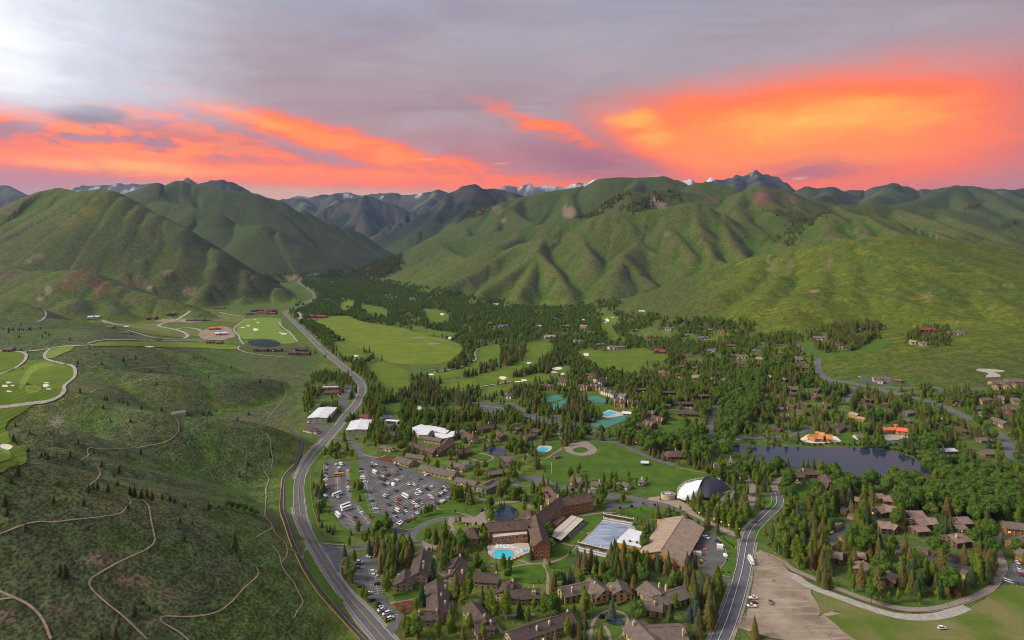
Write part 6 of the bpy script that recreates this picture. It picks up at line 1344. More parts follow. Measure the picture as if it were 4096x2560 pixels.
# ---- far houses: in the woods beyond the golf course, on the slopes and on the new estate
far = [  # tile, ax, ay, bx, by, ridge, width, eave, roof, wall
 ('C1', 465,1080,505,1078,8,14,5,'roof_grey', 'wall_white'),('C1', 880,1105,925,1105,9,14,5,'roof_brown', 'wall_cream'),('C1', 1040,1150,1085,1148,9,15,5,'roof_taupe', 'wall_brown'),('C1', 1112,1168,1182,1166,10,18,5,'roof_blue', 'wall_tan'),('C1', 1440,1240,1515,1238,9,16,5,'roof_tan', 'wall_cream'),('C1', 1545,1035,1628,1032,8,16,6,'roof_grey', 'wall_grey'),('C1', 1810,1035,1890,1030,9,18,5,'roof_taupe', 'wall_brown'),('C1', 1982,972,2065,975,9,20,5,'roof_blue', 'wall_tan'),('C1', 2110,1062,2155,1060,6,14,4,'roof_white', 'wall_grey'),('C1', 1695,1168,1745,1170,7,14,5,'roof_orange', 'wall_white'),('C1', 1700,1190,1775,1188,7,14,5,'roof_brown', 'wall_white'),
 ('C1', 1565,1170,1620,1172,7,14,5,'roof_grey', 'wall_brown'),('C1', 1650,1275,1712,1272,7,14,5,'roof_taupe', 'wall_white'),('C1', 1808,1298,1860,1296,7,14,4,'roof_blue', 'wall_grey'),('C1', 1895,1318,1960,1315,7,16,4,'roof_taupe', 'wall_white'),('C1', 2075,1188,2150,1186,7,16,5,'roof_grey', 'wall_brown'),('C1', 2300,1175,2370,1172,8,16,5,'roof_taupe', 'wall_cream'),('C1', 2170,1240,2200,1242,7,12,4,'roof_brown', 'wall_brown'),('C1', 2220,1338,2300,1340,8,18,4.5,'roof_red', 'wall_redwood'),('C1', 210,950,255,948,9,16,5,'roof_taupe', 'wall_tan'),('C1', 305,955,360,955,8,14,5,'roof_blue', 'wall_brown'),('C1', 380,962,402,962,10,12,6,'roof_taupe', 'wall_cream'),('C1', 485,975,525,976,9,16,5,'roof_blue', 'wall_white'),('C1', 650,1010,710,1012,8,14,5,'roof_brown', 'wall_brown'),('C1', 120,880,180,872,9,18,5,'roof_grey', 'wall_brown'),('C1', 345,890,368,890,8,14,5,'roof_brown', 'wall_brown'),
 ('C1', 1025,1078,1040,1078,7,12,4,'roof_blue', 'wall_grey'),('C1', 1085,1045,1115,1045,7,12,4,'roof_brown', 'wall_brown'),('C1', 1260,1235,1280,1235,7,12,4,'roof_grey', 'wall_white'),('C1', 1500,1120,1525,1120,7,12,4,'roof_blue', 'wall_brown'),('C1', 1700,1128,1725,1128,8,12,5,'roof_white', 'wall_white'),('C1', 1390,1168,1425,1170,7,12,4,'roof_tan', 'wall_brown'),('C1', 1350,1160,1378,1160,7,12,4,'roof_taupe', 'wall_brown'),
 ('C2', 180,1192,215,1190,7,12,4,'roof_grey', 'wall_brown'),('C2', 248,1200,302,1198,8,14,5,'roof_taupe', 'wall_ochre'),('C2', 120,1235,240,1240,7,14,4,'roof_blue', 'wall_brown'),('C2', 15,1220,90,1222,7,14,4,'roof_grey', 'wall_brown'),('C2', 400,1195,450,1196,7,14,4,'roof_brown', 'wall_brown'),('C2', 318,1298,380,1300,7,14,4,'roof_brown', 'wall_redwood'),('C2', 640,1292,735,1295,6,16,4,'roof_taupe', 'wall_tan'),('C2', 538,1290,580,1292,7,14,4,'roof_blue', 'wall_white'),('C2', 490,1340,565,1342,6,14,4,'roof_grey', 'wall_grey'),('C2', 335,1370,470,1372,6,14,4.5,'roof_brown', 'wall_white'),('C2', 5,1365,135,1368,7,14,4.5,'roof_brown', 'wall_tan'),('C2', 172,1335,248,1335,6,14,4,'roof_blue', 'wall_brown'),('C2', 515,1395,568,1395,7,14,4.5,'roof_taupe', 'wall_cream'),('C2', 790,1390,850,1390,7,14,4.5,'roof_blue', 'wall_brown'),
 ('C2', 920,1245,1055,1240,8,16,4.5,'roof_grey', 'wall_cream'),('C2', 1060,1300,1172,1295,8,16,4.5,'roof_brown', 'wall_cream'),('C2', 1235,1195,1325,1193,6,14,4.5,'roof_blue', 'wall_cream'),('C2', 1342,1190,1382,1190,6,12,4.5,'roof_tan', 'wall_cream'),('C2', 1680,1185,1800,1182,9,18,5,'roof_red', 'wall_redwood'),('C2', 1875,1210,1995,1212,6,18,5,'roof_grey', 'wall_cream'),('C2', 1605,1275,1655,1275,7,14,5,'roof_tan', 'wall_cream'),('C2', 1675,1285,1730,1288,6,13,4,'roof_grey', 'wall_cream'),
 ('C0', 625,1105,710,1098,8,14,4.5,'roof_white', 'wall_white'),('C0', 760,1172,810,1172,7,14,4.5,'roof_blue', 'wall_grey'),('C0', 818,1162,900,1162,6,14,4.5,'roof_white', 'wall_white'),('C0', 850,1210,925,1208,7,14,4.5,'roof_taupe', 'wall_cream'),('C0', 1050,1255,1138,1245,8,14,4.5,'roof_taupe', 'wall_white'),('C0', 1040,1112,1062,1112,7,12,4.5,'roof_red', 'wall_redwood'),('C0', 1080,1108,1112,1108,8,14,4.5,'roof_brown', 'wall_brown'),('C0', 1180,1082,1240,1080,7,14,4.5,'roof_blue', 'wall_brown'),('C0', 1352,1026,1428,1024,8,16,5,'roof_blue', 'wall_grey'),('C0', 1382,1075,1490,1068,8,14,5,'roof_brown', 'wall_cream'),('C0', 1500,1040,1595,1040,8,16,5,'roof_taupe', 'wall_plywood'),('C0', 1320,1122,1450,1122,8,16,5,'roof_blue', 'wall_grey'),('C0', 1480,1185,1570,1182,8,14,5,'roof_orange', 'wall_grey'),('C0', 1525,1222,1610,1218,8,14,5,'roof_white', 'wall_plywood'),('C0', 1740,1082,1810,1078,8,16,5,'roof_taupe', 'wall_tan'),('C0', 1780,1058,1870,1056,9,18,5,'roof_brown', 'wall_brown'),('C0', 1890,1060,1968,1058,9,20,5,'roof_brown', 'wall_redwood'),('C0', 1830,1072,1960,1078,8,16,5,'roof_red', 'wall_brown'),('C0', 2190,1098,2315,1100,9,20,5,'roof_red', 'wall_redwood'),
 ('C0', 1460,1282,1530,1280,7,12,4.5,'roof_brown', 'wall_tan'),('C0', 1540,1285,1580,1286,7,12,4.5,'roof_brown', 'wall_brown'),('C0', 1800,1332,1900,1335,7,13,4.5,'roof_dark', 'wall_brown'),('C0', 1905,1332,2000,1335,7,13,4.5,'roof_dark', 'wall_brown'),('C0', 2075,1332,2180,1330,8,16,4.5,'roof_dark', 'wall_brown'),('C0', 2050,1355,2200,1360,7,14,4.5,'roof_dark', 'wall_brown'),('C0', 2345,862,2380,862,9,14,6,'roof_white', 'wall_white'),('C0', 2390,866,2412,866,9,14,6,'roof_white', 'wall_white'),('C0', 30,1332,100,1330,6,12,3.5,'roof_taupe', 'wall_stone'),
 ('B2', 1620,85,1790,78,7,14,4.5,'roof_brown', 'wall_tan'),('B2', 1340,38,1450,42,8,18,4,'roof_red', 'wall_redwood'),('B2', 1265,215,1310,218,7,12,4.5,'roof_brown', 'wall_ochre'),('B2', 1380,238,1440,245,7,13,4.5,'roof_grey', 'wall_tan'),('B2', 1420,248,1490,252,7,12,4.5,'roof_taupe', 'wall_tan'),('B2', 1540,270,1610,272,6,13,4.5,'roof_brown', 'wall_tan'),('B2', 1695,285,1780,285,7,15,4,'roof_tan', 'wall_ochre'),('B2', 1700,195,1760,200,7,14,4.5,'roof_brown', 'wall_brown'),('B2', 2055,85,2140,82,7,14,4.5,'roof_dark', 'wall_brown'),('B2', 2120,82,2240,85,7,14,4.5,'roof_grey', 'wall_white'),('B2', 2100,148,2215,145,7,16,4,'roof_brown', 'wall_stone'),('B2', 2300,115,2370,108,8,14,5.5,'roof_tan', 'wall_ochre'),('B2', 2265,40,2365,35,6,14,4,'roof_blue', 'wall_grey'),('B2', 1840,35,1930,30,7,14,4.5,'roof_blue', 'wall_grey'),('B2', 1930,255,1975,258,6,12,4,'roof_grey', 'wall_grey'),('B2', 1990,310,2030,320,7,12,4.5,'roof_taupe', 'wall_brown'),('B2', 1870,305,1905,310,7,12,4.5,'roof_grey', 'wall_brown'),('B2', 1900,345,1990,350,6,13,4,'roof_grey', 'wall_brown'),('B2', 1570,185,1640,190,6,12,4,'roof_brown', 'wall_brown'),('B2', 1710,465,1860,462,6,11,4,'roof_brown', 'wall_brown'),('B2', 1150,408,1260,405,6,11,4,'roof_brown', 'wall_brown'),('B2', 2140,420,2220,430,6,14,4,'roof_taupe', 'wall_brown'),('B2', 2380,465,2419,468,6,13,4,'roof_taupe', 'wall_brown'),('B2', 2340,385,2419,380,6,12,4,'roof_brown', 'wall_brown'),('B2', 2230,285,2300,285,6,12,4,'roof_brown', 'wall_brown'),('B2', 910,10,1060,5,7,16,4.5,'roof_grey', 'wall_white'),('B2', 1010,450,1085,470,7,12,4.5,'roof_grey', 'wall_white'),
 ('B3', 100,60,145,62,6,12,4,'roof_taupe', 'wall_brown'),('B3', 250,105,330,120,7,16,4.5,'roof_grey', 'wall_grey'),('B3', 265,185,400,190,8,16,4.5,'roof_dark', 'wall_brown'),('B3', 40,150,100,150,6,13,4,'roof_blue', 'wall_brown'),('B3', 0,285,40,290,6,12,4,'roof_tan', 'wall_brown'),('B3', 135,310,180,318,6,12,4,'roof_taupe', 'wall_brown'),('B3', 440,410,490,420,6,12,4,'roof_brown', 'wall_brown'),('B3', 195,400,270,400,6,12,4,'roof_grey', 'wall_brown'),('B3', 420,465,480,490,6,12,4,'roof_brown', 'wall_brown'),('B3', 200,445,250,450,6,12,4,'roof_brown', 'wall_brown'),('B3', 645,435,720,440,6,12,4,'roof_brown', 'wall_brown'),('B3', 520,560,570,545,6,12,4,'roof_taupe', 'wall_brown'),('B3', 890,505,1030,502,5,10,3.6,'roof_brown', 'wall_brown')]
RN = dict(roof_grey='grey-roofed', roof_brown='brown-roofed', roof_taupe='taupe-roofed', roof_blue='blue-grey-roofed', roof_white='white-roofed', roof_red='red-brown-roofed', roof_orange='orange-roofed', roof_tan='tan-roofed', roof_dark='dark-roofed')
WN = dict(wall_white='white', wall_cream='cream', wall_brown='brown', wall_tan='tan', wall_grey='grey', wall_ochre='ochre', wall_redwood='red timber', wall_plywood='bare plywood', wall_stone='stone')
def where(t, x, y):
    sx, sy = S(t, [(x, y)])[0]
    if t == 'C0': return 'on the new estate under the bare left hill' if sx < 930 else ('beside the left hand golf pond' if sx < 1270 else 'far up the wooded valley')
    if t == 'C2' and sx > 3230: return 'standing alone on the open green hillside'
    if sx < 2330: return 'in the woods past the wide meadow fairways'
    if sy < 1330: return 'at the foot of the centre hills'
    return 'among the wooded streets left of the lake' if t == 'B3' else 'in the woods beyond the tennis courts'
for r_ in far:
    t, ax, ay, bx, by, zr, W, ze, ro_, wa_ = r_
    lab = '%s house with %s walls %s' % (RN[ro_], WN[wa_], where(t, ax, ay))
    k = dict(roof=ro_, wall=wa_, floors=2, wsp=6, ww=2.4, wh=1.6, lit=.021, frame='trim_dark', chim=((random.choice((-.5,.4)),.2,2),), cap=False)
    q1, q2, z0 = ridge_pts(t, ax, ay, bx, by, zr)
    ln = (q1-q2).length
    e = house('house', lab, 'house', [(t, ax, ay, bx, by, zr, W, ze)], lab + ' group', **k)
    if ln > 22:                                                   # larger houses get a cross wing
        c = q1.lerp(q2,.3+.4*random.random()); d = (q2-q1).normalized(); n_ = Vector((-d.y, d.x, 0))
        if n_.y > 0: n_ = -n_
        wing(e, c+n_*1.0, c+n_*(W*.75), z0, zr-.7, W*.62, ze, **dict(k, chim=()))
# ------------------------------------------------------------------ trees
def leafmat(name, c1, c2, tip=None, rough=.8):
    m, b, p = newmat(name, rough, .15)
    oi = b.n('ShaderNodeObjectInfo')
    n = b.noise(gcoord(b),.55,2,.6)
    f = b.m('ADD', b.m('MULTIPLY', oi.outputs['Random'],.75), b.m('MULTIPLY', b.m('SUBTRACT', n, .5),.9), clamp=True)
    col = b.mix(f, c1, c2)
    if tip:
        at = b.n('ShaderNodeAttribute', attribute_name='tip')
        r2 = b.m('FRACT', b.m('MULTIPLY', oi.outputs['Random'],7.31))
        col = b.mix(b.m('MULTIPLY', at.outputs['Fac'], b.ss(r2,.15,.8)), col, tip)
    m.node_tree.links.new(col, p.inputs['Base Color'])
    tr = b.n('ShaderNodeBsdfTranslucent'); b.put(tr, 0, col); ms = b.n('ShaderNodeMixShader'); ms.inputs[0].default_value = .45
    m.node_tree.links.new(p.outputs[0], ms.inputs[1]); m.node_tree.links.new(tr.outputs[0], ms.inputs[2]); m.node_tree.links.new(ms.outputs[0], m.node_tree.nodes['Material Output'].inputs[0])
    return m
leafmat('needles', (0.062,0.112,0.036),(0.125,0.155,0.046),(0.293,0.189,0.055))
leafmat('blue_needles', (0.061,0.091,0.081),(0.098,0.128,0.110),(0.122,0.146,0.122))
leafmat('aspen_leaves', (0.140,0.220,0.020),(0.225,0.290,0.034))
leafmat('cottonwood_leaves', (0.088,0.171,0.027),(0.159,0.238,0.037))
leafmat('willow_leaves', (.17,.20,.018),(.22,.23,.02))
leafmat('shrub_leaves', (.05,.09,.02),(.10,.14,.03))
leafmat('purple_leaves', (.06,.022,.028),(.09,.035,.035))
leafmat('juniper_needles', (0.043,0.061,0.020),(0.079,0.088,0.024),(0.146,0.122,0.030))
flat('bark', (.11,.075,.05),.3,2.0)
flat('pale_bark', (.42,.38,.31),.25,2.0)

def tube(bm_V, bm_F, pts, radii, n=6):
    for k, (p_, r_) in enumerate(zip(pts, radii)):
        for i in range(n): bm_V.append((p_[0]+r_*math.cos(i*2*math.pi/n), p_[1]+r_*math.sin(i*2*math.pi/n), p_[2]))
    b0 = len(bm_V)-n*len(pts)
    for k in range(len(pts)-1):
        for i in range(n): bm_F.append((b0+k*n+i, b0+k*n+(i+1) % n, b0+(k+1)*n+(i+1) % n, b0+(k+1)*n+i))
def spruce_mesh(seed, rad=.21, dens=1.0):
    """unit height spruce: tiers of drooping boughs; returns crown verts, faces, tip weights"""
    r = random.Random(seed); V = []; Fc = []; tip = []
    z = .07; tier = 0
    while z < .985:
        t = (z-.07)/.915
        R_ = rad*(1-t)**.80*(1 + .12*math.sin(tier*2.1+seed)) + .012
        nb = max(5, int((13-6*t)*dens)); ph = r.random()*6.28
        for k in range(nb):
            a = ph + k*2*math.pi/nb + r.uniform(-.2,.2); rr = R_*r.uniform(.72,1.15); w = rr*r.uniform(.34,.5)+.012
            ca, sa = math.cos(a), math.sin(a); dr = rr*r.uniform(.18,.42)
            z0 = z + r.uniform(-.012,.012); up = .035+.03*(1-t)
            n = len(V)
            V += [(ca*.01, sa*.01, z0+up),(ca*rr*.62-sa*w*.6, sa*rr*.62+ca*w*.6, z0-dr*.30),(ca*rr*.62+sa*w*.6, sa*rr*.62-ca*w*.6, z0-dr*.30),(ca*rr, sa*rr, z0-dr*.75),(ca*rr*.55, sa*rr*.55, z0+up*.35)]
            tip += [0.0,.45,.45,1.0,.25]
            Fc += [(n, n+1, n+4),(n, n+4, n+2),(n+4, n+1, n+3),(n+4, n+3, n+2)]
        z += (.052 - .022*t)/dens**.5; tier += 1
    n = len(V); V += [(0,0,1.0),(.012,0,.93),(-.006,.011,.93),(-.006,-.011,.93)]; tip += [1,.6,.6,.6]; Fc += [(n, n+1, n+2),(n, n+2, n+3),(n, n+3, n+1)]
    return V, Fc, tip
def broad_mesh(seed, shape, nleaf=420, lw=.05):
    """unit height broadleaf crown: leaf clumps through several lobes. shape: list of (x, y, z, rx, rz)"""
    r = random.Random(seed); V = []; Fc = []
    for (cx, cy, cz, rx, rz) in shape:
        # dense lumpy core
        n0 = len(V); nu, nv = 9,6
        for j in range(nv+1):
            th = math.pi*j/nv
            for i in range(nu):
                ph = 2*math.pi*i/nu; k = .80*(1+.22*r.uniform(-1,1))
                V.append((cx+rx*k*math.sin(th)*math.cos(ph), cy+rx*k*math.sin(th)*math.sin(ph), cz+rz*k*math.cos(th)))
        for j in range(nv):
            for i in range(nu): Fc.append((n0+j*nu+i, n0+j*nu+(i+1) % nu, n0+(j+1)*nu+(i+1) % nu, n0+(j+1)*nu+i)[::-1])
        m_ = int(nleaf/len(shape))
        for _ in range(m_):
            th = math.acos(r.uniform(-.75,1)); ph = r.uniform(0,6.283); k = r.uniform(.78,1.12)
            d = Vector((math.sin(th)*math.cos(ph), math.sin(th)*math.sin(ph), math.cos(th)))
            c = Vector((cx+rx*k*d.x, cy+rx*k*d.y, cz+rz*k*d.z))
            nrm = (d + Vector((r.uniform(-.8,.8), r.uniform(-.8,.8), r.uniform(-.3,.9)))).normalized()
            u = nrm.orthogonal().normalized(); v = nrm.cross(u); a = r.uniform(0,6.28); u, v = u*math.cos(a)+v*math.sin(a), v*math.cos(a)-u*math.sin(a)
            s1 = lw*r.uniform(.6,1.3); s2 = s1*r.uniform(.5,.9); n = len(V)
            V += [tuple(c+u*s1), tuple(c+v*s2+nrm*s1*.25), tuple(c-u*s1), tuple(c-v*s2-nrm*s1*.1)]; Fc.append((n, n+1, n+2, n+3))
    return V, Fc, None
def lobes(seed, kind):
    r = random.Random(seed)
    if kind == 'aspen':
        return [(r.uniform(-.04,.04), r.uniform(-.04,.04), z, w, .17) for z, w in ((.34,.15),(.52,.185),(.70,.15),(.85,.09))] + [(r.uniform(-.11,.11), r.uniform(-.11,.11), r.uniform(.35,.65),.12,.13) for _ in range(3)]
    if kind == 'cottonwood':
        return [(0,0,.60,.24,.26),(0,0,.80,.17,.17)] + [(.22*math.cos(a),.22*math.sin(a), r.uniform(.40,.72), r.uniform(.13,.18), r.uniform(.13,.19)) for a in [r.random()*6.3 for _ in range(6)]]
    if kind == 'willow':
        return [(0,0,.58,.32,.36)] + [(.24*math.cos(a),.24*math.sin(a), r.uniform(.38,.66),.18,.24) for a in [k*1.05+r.random()*.5 for k in range(6)]]
    return [(0,0,.45,.42,.48)] + [(.28*math.cos(a),.28*math.sin(a), r.uniform(.3,.6),.26,.3) for a in (0,1.6,3.1,4.7)]
def make_mesh(name, V, Fc, mat, tip=None):
    me = bpy.data.meshes.new(name); me.from_pydata(V, [], Fc)
    me.materials.append(M[mat])
    if tip is not None:
        at = me.attributes.new('tip', 'FLOAT', 'POINT'); at.data.foreach_set('value', tip)
    me.update(); return me
KINDS = {}
def species(name, n, fn, leaf, bark, trunk):
    L_ = []
    for s_ in range(n):
        V, Fc, tip = fn(s_)
        crown = make_mesh(name+'_crown', V, Fc, leaf, tip)
        TV = []; TF = []; tz, tr = trunk
        tube(TV, TF, [(0,0,-.03),(.004,0, tz*.4),(-.004,.003, tz),(0,0, min(tz*1.8,.9))],[tr, tr*.8, tr*.6, tr*.2])
        if name not in ('spruce', 'blue_spruce', 'juniper'):
            rr = random.Random(s_)
            for k in range(5):
                a = rr.random()*6.28; z0 = tz*.8+k*.07; l_ = .17; TVn = len(TV)
                tube(TV, TF, [(0,0, z0),(l_*.5*math.cos(a), l_*.5*math.sin(a), z0+.07),(l_*math.cos(a), l_*math.sin(a), z0+.16)],[tr*.45, tr*.3, tr*.1],4)
        tm = make_mesh(name+'_trunk', TV, TF, bark)
        # joined copy for the distant mass
        n0 = len(V); both = make_mesh(name+'_far', V+TV, Fc+[tuple(i+n0 for i in f) for f in TF], leaf, (tip+[0.0]*len(TV)) if tip else None)
        both.materials.append(M[bark])
        mi = [0]*len(Fc)+[1]*len(TF); both.polygons.foreach_set('material_index', mi)
        L_.append((crown, tm, both))
    KINDS[name] = L_
species('spruce', 4, lambda s: spruce_mesh(s, .22+.02*(s % 3)),'needles', 'bark', (.5,.014))
species('blue_spruce', 2, lambda s: spruce_mesh(s+20,.23),'blue_needles', 'bark', (.5,.014))
species('juniper', 2, lambda s: spruce_mesh(s+40,.27,.9),'juniper_needles', 'bark', (.4,.02))
species('aspen', 4, lambda s: broad_mesh(s, lobes(s, 'aspen'),520,.034),'aspen_leaves', 'pale_bark', (.30,.013))
species('cottonwood', 4, lambda s: broad_mesh(s+9, lobes(s, 'cottonwood'),620,.042),'cottonwood_leaves', 'bark', (.32,.022))
species('willow', 1, lambda s: broad_mesh(s+31, lobes(s, 'willow'),620,.05),'willow_leaves', 'bark', (.3,.025))
species('shrub', 2, lambda s: broad_mesh(s+51, lobes(s, 'shrub'),160,.11),'shrub_leaves', 'bark', (.2,.03))
species('purple_tree', 1, lambda s: broad_mesh(s+61, lobes(s, 'cottonwood'),300,.06),'purple_leaves', 'bark', (.3,.02))

TREES = []   # (kind, variant, x, y, z, height, rot, place)
TREE_MIN = {}
def add_tree(kind, x, y, h, place, z=None):
    if z is None: z = float(zat(x, y)[0])
    TREES.append((kind, random.randrange(len(KINDS[kind])), x, y, z, h, random.random()*6.28, place))
# woods: outlines on the photograph, trees per hectare, kinds, heights
ZONES = []
def wood(tile, pts, dens, mix, h, place): ZONES.append((S(tile, pts), dens, mix, h, place))
SA = dict(spruce=.62, aspen=.33, blue_spruce=.05); AS = dict(aspen=.7, spruce=.25, cottonwood=.05); CW = dict(cottonwood=.72, aspen=.18, spruce=.10); MX = dict(spruce=.45, aspen=.4, cottonwood=.15)
# far valley
wood('C0', [(2060,1060),(2240,1000),(2240,930),(2150,870),(2150,830),(2300,790),(2420,770),(2420,1330),(2240,1260),(2120,1150)],42,dict(cottonwood=.55, aspen=.35, spruce=.10),(9,14),'in the far valley woods')
wood('C1', [(0,820),(60,840),(250,860),(400,870),(620,900),(840,950),(1150,990),(1300,1045),(1700,1035),(1860,1000),(2000,1010),(1940,1060),(1960,1090),(2150,1100),(2420,1130),(2420,1440),(0,1440)],46,dict(aspen=.42, cottonwood=.30, spruce=.28),(9,14),'in the woods around the golf course')
wood('C1', [(30,830),(150,760),(300,700),(400,680),(440,730),(400,780),(300,830),(200,860)],60,dict(spruce=.95, aspen=.05),(12,20),'on the slope above the valley mouth')
wood('C2', [(0,1150),(120,1130),(300,1150),(460,1150),(520,1200),(480,1240),(560,1250),(820,1250),(960,1410),(0,1440)],62,dict(aspen=.5, spruce=.4, cottonwood=.1),(9,13),'at the foot of the green hill')
wood('C2', [(880,1240),(1000,1210),(1100,1170),(1300,1160),(1400,1180),(1380,1270),(1280,1330),(1100,1375),(960,1340),(930,1300)],170, SA, (9,14),'round the hill houses')
wood('C2', [(1520,1310),(1640,1220),(1760,1190),(1890,1200),(1920,1260),(1880,1310),(1740,1325)],120, SA, (8,12),'round the hill houses')
# golf belt and village
wood('S0', [(1260,1380),(1330,1400),(1480,1450),(1560,1500),(1640,1560),(1900,1440),(2048,1380),(3072,1380),(3300,1440),(3270,1520),(3400,1560),(3560,1560),(3700,1600),(3900,1700),(4000,1800),(4096,1860),(4096,2560),(1640,2560),(1480,2420),(1370,2280),(1310,2160),(1290,2000),(1290,1840),(1330,1700),(1440,1610),(1460,1560),(1380,1480),(1300,1430)],72,dict(aspen=.48, spruce=.36, cottonwood=.16),(8,13),'in the village gardens')
wood('S0', [(1440,1470),(1560,1500),(1600,1530),(1760,1480),(1900,1430),(2048,1400),(2220,1400),(2300,1430),(2150,1560),(2000,1620),(1850,1640),(1700,1650),(1560,1660),(1480,1560)],90,dict(spruce=.75, aspen=.2, cottonwood=.05),(9,13),'between the fairways')
wood('S0', [(1260,1320),(1330,1370),(1420,1440),(1530,1540),(1600,1600),(1520,1640),(1450,1560),(1390,1470),(1300,1390)],130,dict(aspen=.8, spruce=.1, cottonwood=.1),(8,13),'along the main road fairways')
wood('S0', [(2280,1450),(2450,1480),(2700,1520),(2900,1500),(3060,1450),(3270,1500),(3280,1540),(3150,1620),(3100,1700),(2900,1720),(2780,1720),(2660,1700),(2560,1640),(2560,1580),(2430,1540),(2300,1500)],110, MX, (9,14),'in the woods beyond the tennis courts')
wood('S0', [(2840,1520),(3050,1500),(3100,1560),(3020,1640),(2960,1740),(2880,1730),(2870,1620)],170, CW, (11,17),'along the creek above the lake')
wood('S0', [(3060,1500),(3260,1530),(3420,1570),(3600,1600),(3760,1660),(3900,1740),(4030,1850),(4010,1920),(3920,1900),(3850,1850),(3700,1800),(3640,1780),(3500,1760),(3300,1750),(3120,1740),(3060,1640)],85,dict(spruce=.58, aspen=.32, cottonwood=.10),(10,15),'in the spruce woods beyond the lake')
wood('S0', [(3420,1560),(3560,1580),(3760,1650),(3900,1740),(4096,1860),(4096,1560),(3900,1570),(3700,1560)],95, MX, (8,14),'along the upper road')
wood('S0', [(2620,1700),(2880,1740),(3000,1770),(2980,1830),(2900,1860),(2700,1840),(2560,1800),(2480,1760),(2500,1720)],90, CW, (10,17),'between the great lawn and the lake')
wood('S0', [(3080,1900),(3200,1880),(3340,1900),(3420,1960),(3480,1920),(3620,1900),(3720,1880),(3700,1800),(3760,1780),(3860,1900),(4000,1960),(4096,1980),(4096,2080),(3960,2090),(3800,2060),(3600,2060),(3400,2010),(3200,1990)],150,dict(cottonwood=.85, aspen=.1, spruce=.05),(13,19),'in the dark cottonwood grove below the lake')
wood('S0', [(3060,2060),(3110,1990),(3200,1960),(3340,1990),(3480,2000),(3600,2040),(3760,2060),(3920,2080),(3990,2140),(3980,2240),(4000,2300),(3960,2350),(3880,2390),(3700,2420),(3540,2410),(3400,2360),(3260,2310),(3180,2270),(3120,2230),(3070,2180)],95,dict(spruce=.50, aspen=.28, cottonwood=.20, blue_spruce=.02),(10,17),'in the wood around the pink-roofed condominiums')
wood('S0', [(3940,2060),(4096,2050),(4096,2100),(3980,2120)],120, CW, (12,17),'in the dark cottonwood grove below the lake')
wood('S0', [(2320,2210),(2400,2190),(2480,2220),(2560,2240),(2640,2240),(2740,2250),(2790,2300),(2870,2330),(2880,2400),(2860,2500),(2800,2540),(2760,2400),(2640,2320),(2500,2300),(2400,2300),(2280,2290),(2260,2250)],210,dict(spruce=.66, aspen=.22, blue_spruce=.12),(9,15),'in the grove below the rink barn')
wood('S0', [(1500,2200),(1580,2190),(1640,2240),(1600,2330),(1560,2420),(1520,2420),(1490,2330),(1480,2260)],210,dict(aspen=.55, spruce=.4, blue_spruce=.05),(9,15),'beside the lower car park')
wood('S0', [(1600,2460),(1700,2560),(1900,2560),(2200,2560),(2300,2500),(2250,2400),(2050,2420),(1900,2380),(1780,2420),(1660,2500)],60,dict(aspen=.5, spruce=.4, cottonwood=.1),(9,15),'among the dark brown apartment houses')
wood('S0', [(1250,1960),(1290,1940),(1300,2040),(1330,2100),(1360,2130),(1330,2150),(1270,2130),(1255,2050)],120,dict(spruce=.5, aspen=.3, blue_spruce=.2),(7,11),'between the road and the west car park')
wood('S0', [(1290,1790),(1360,1780),(1420,1820),(1410,1860),(1340,1860),(1285,1850)],200, AS, (9,13),'between the road and the west car park')
wood('S0', [(1412,1850),(1440,1860),(1450,1960),(1460,1990),(1420,2000),(1410,1940)],130, AS, (8,11),'between the two car parks')
wood('S0', [(1370,1680),(1420,1660),(1540,1690),(1560,1760),(1600,1820),(1500,1840),(1440,1810),(1430,1740)],130,dict(aspen=.7, spruce=.3),(9,14),'around the white-roofed warehouses')
wood('S0', [(1500,1640),(1700,1650),(1900,1640),(2060,1660),(2100,1700),(1950,1690),(1760,1690),(1600,1690),(1520,1680)],150,dict(aspen=.65, spruce=.3, cottonwood=.05),(9,14),'behind the inn')
wood('S0', [(1400,2110),(1480,2080),(1560,2100),(1570,2140),(1500,2160),(1400,2160),(1380,2140)],160, AS, (8,13),'along the lodge drive')
wood('S0', [(2770,1990),(2860,1990),(2940,2030),(2990,2000),(3040,1990),(3060,2050),(3000,2090),(2900,2120),(2810,2080),(2760,2040)],160,dict(aspen=.8, spruce=.2),(9,14),'between the pavilion and the road')
wood('S0', [(2160,1620),(2300,1590),(2370,1600),(2360,1700),(2300,1760),(2180,1740),(2130,1700)],140,dict(spruce=.7, aspen=.3),(9,15),'around the tennis courts')
wood('S0', [(1700,1860),(1760,1870),(1830,1900),(1800,1990),(1760,1990)],60, AS, (8,13),'beside the long shop row')
wood('S0', [(1230,1520),(1290,1500),(1400,1510),(1420,1560),(1400,1600),(1340,1600),(1260,1590),(1230,1660),(1220,1620)],170,dict(aspen=.75, spruce=.25),(8,12),'around the brown hall')
wood('S0', [(1290,1640),(1345,1620),(1360,1660),(1330,1700),(1290,1700)],200, AS, (8,12),'around the white-roofed warehouses')
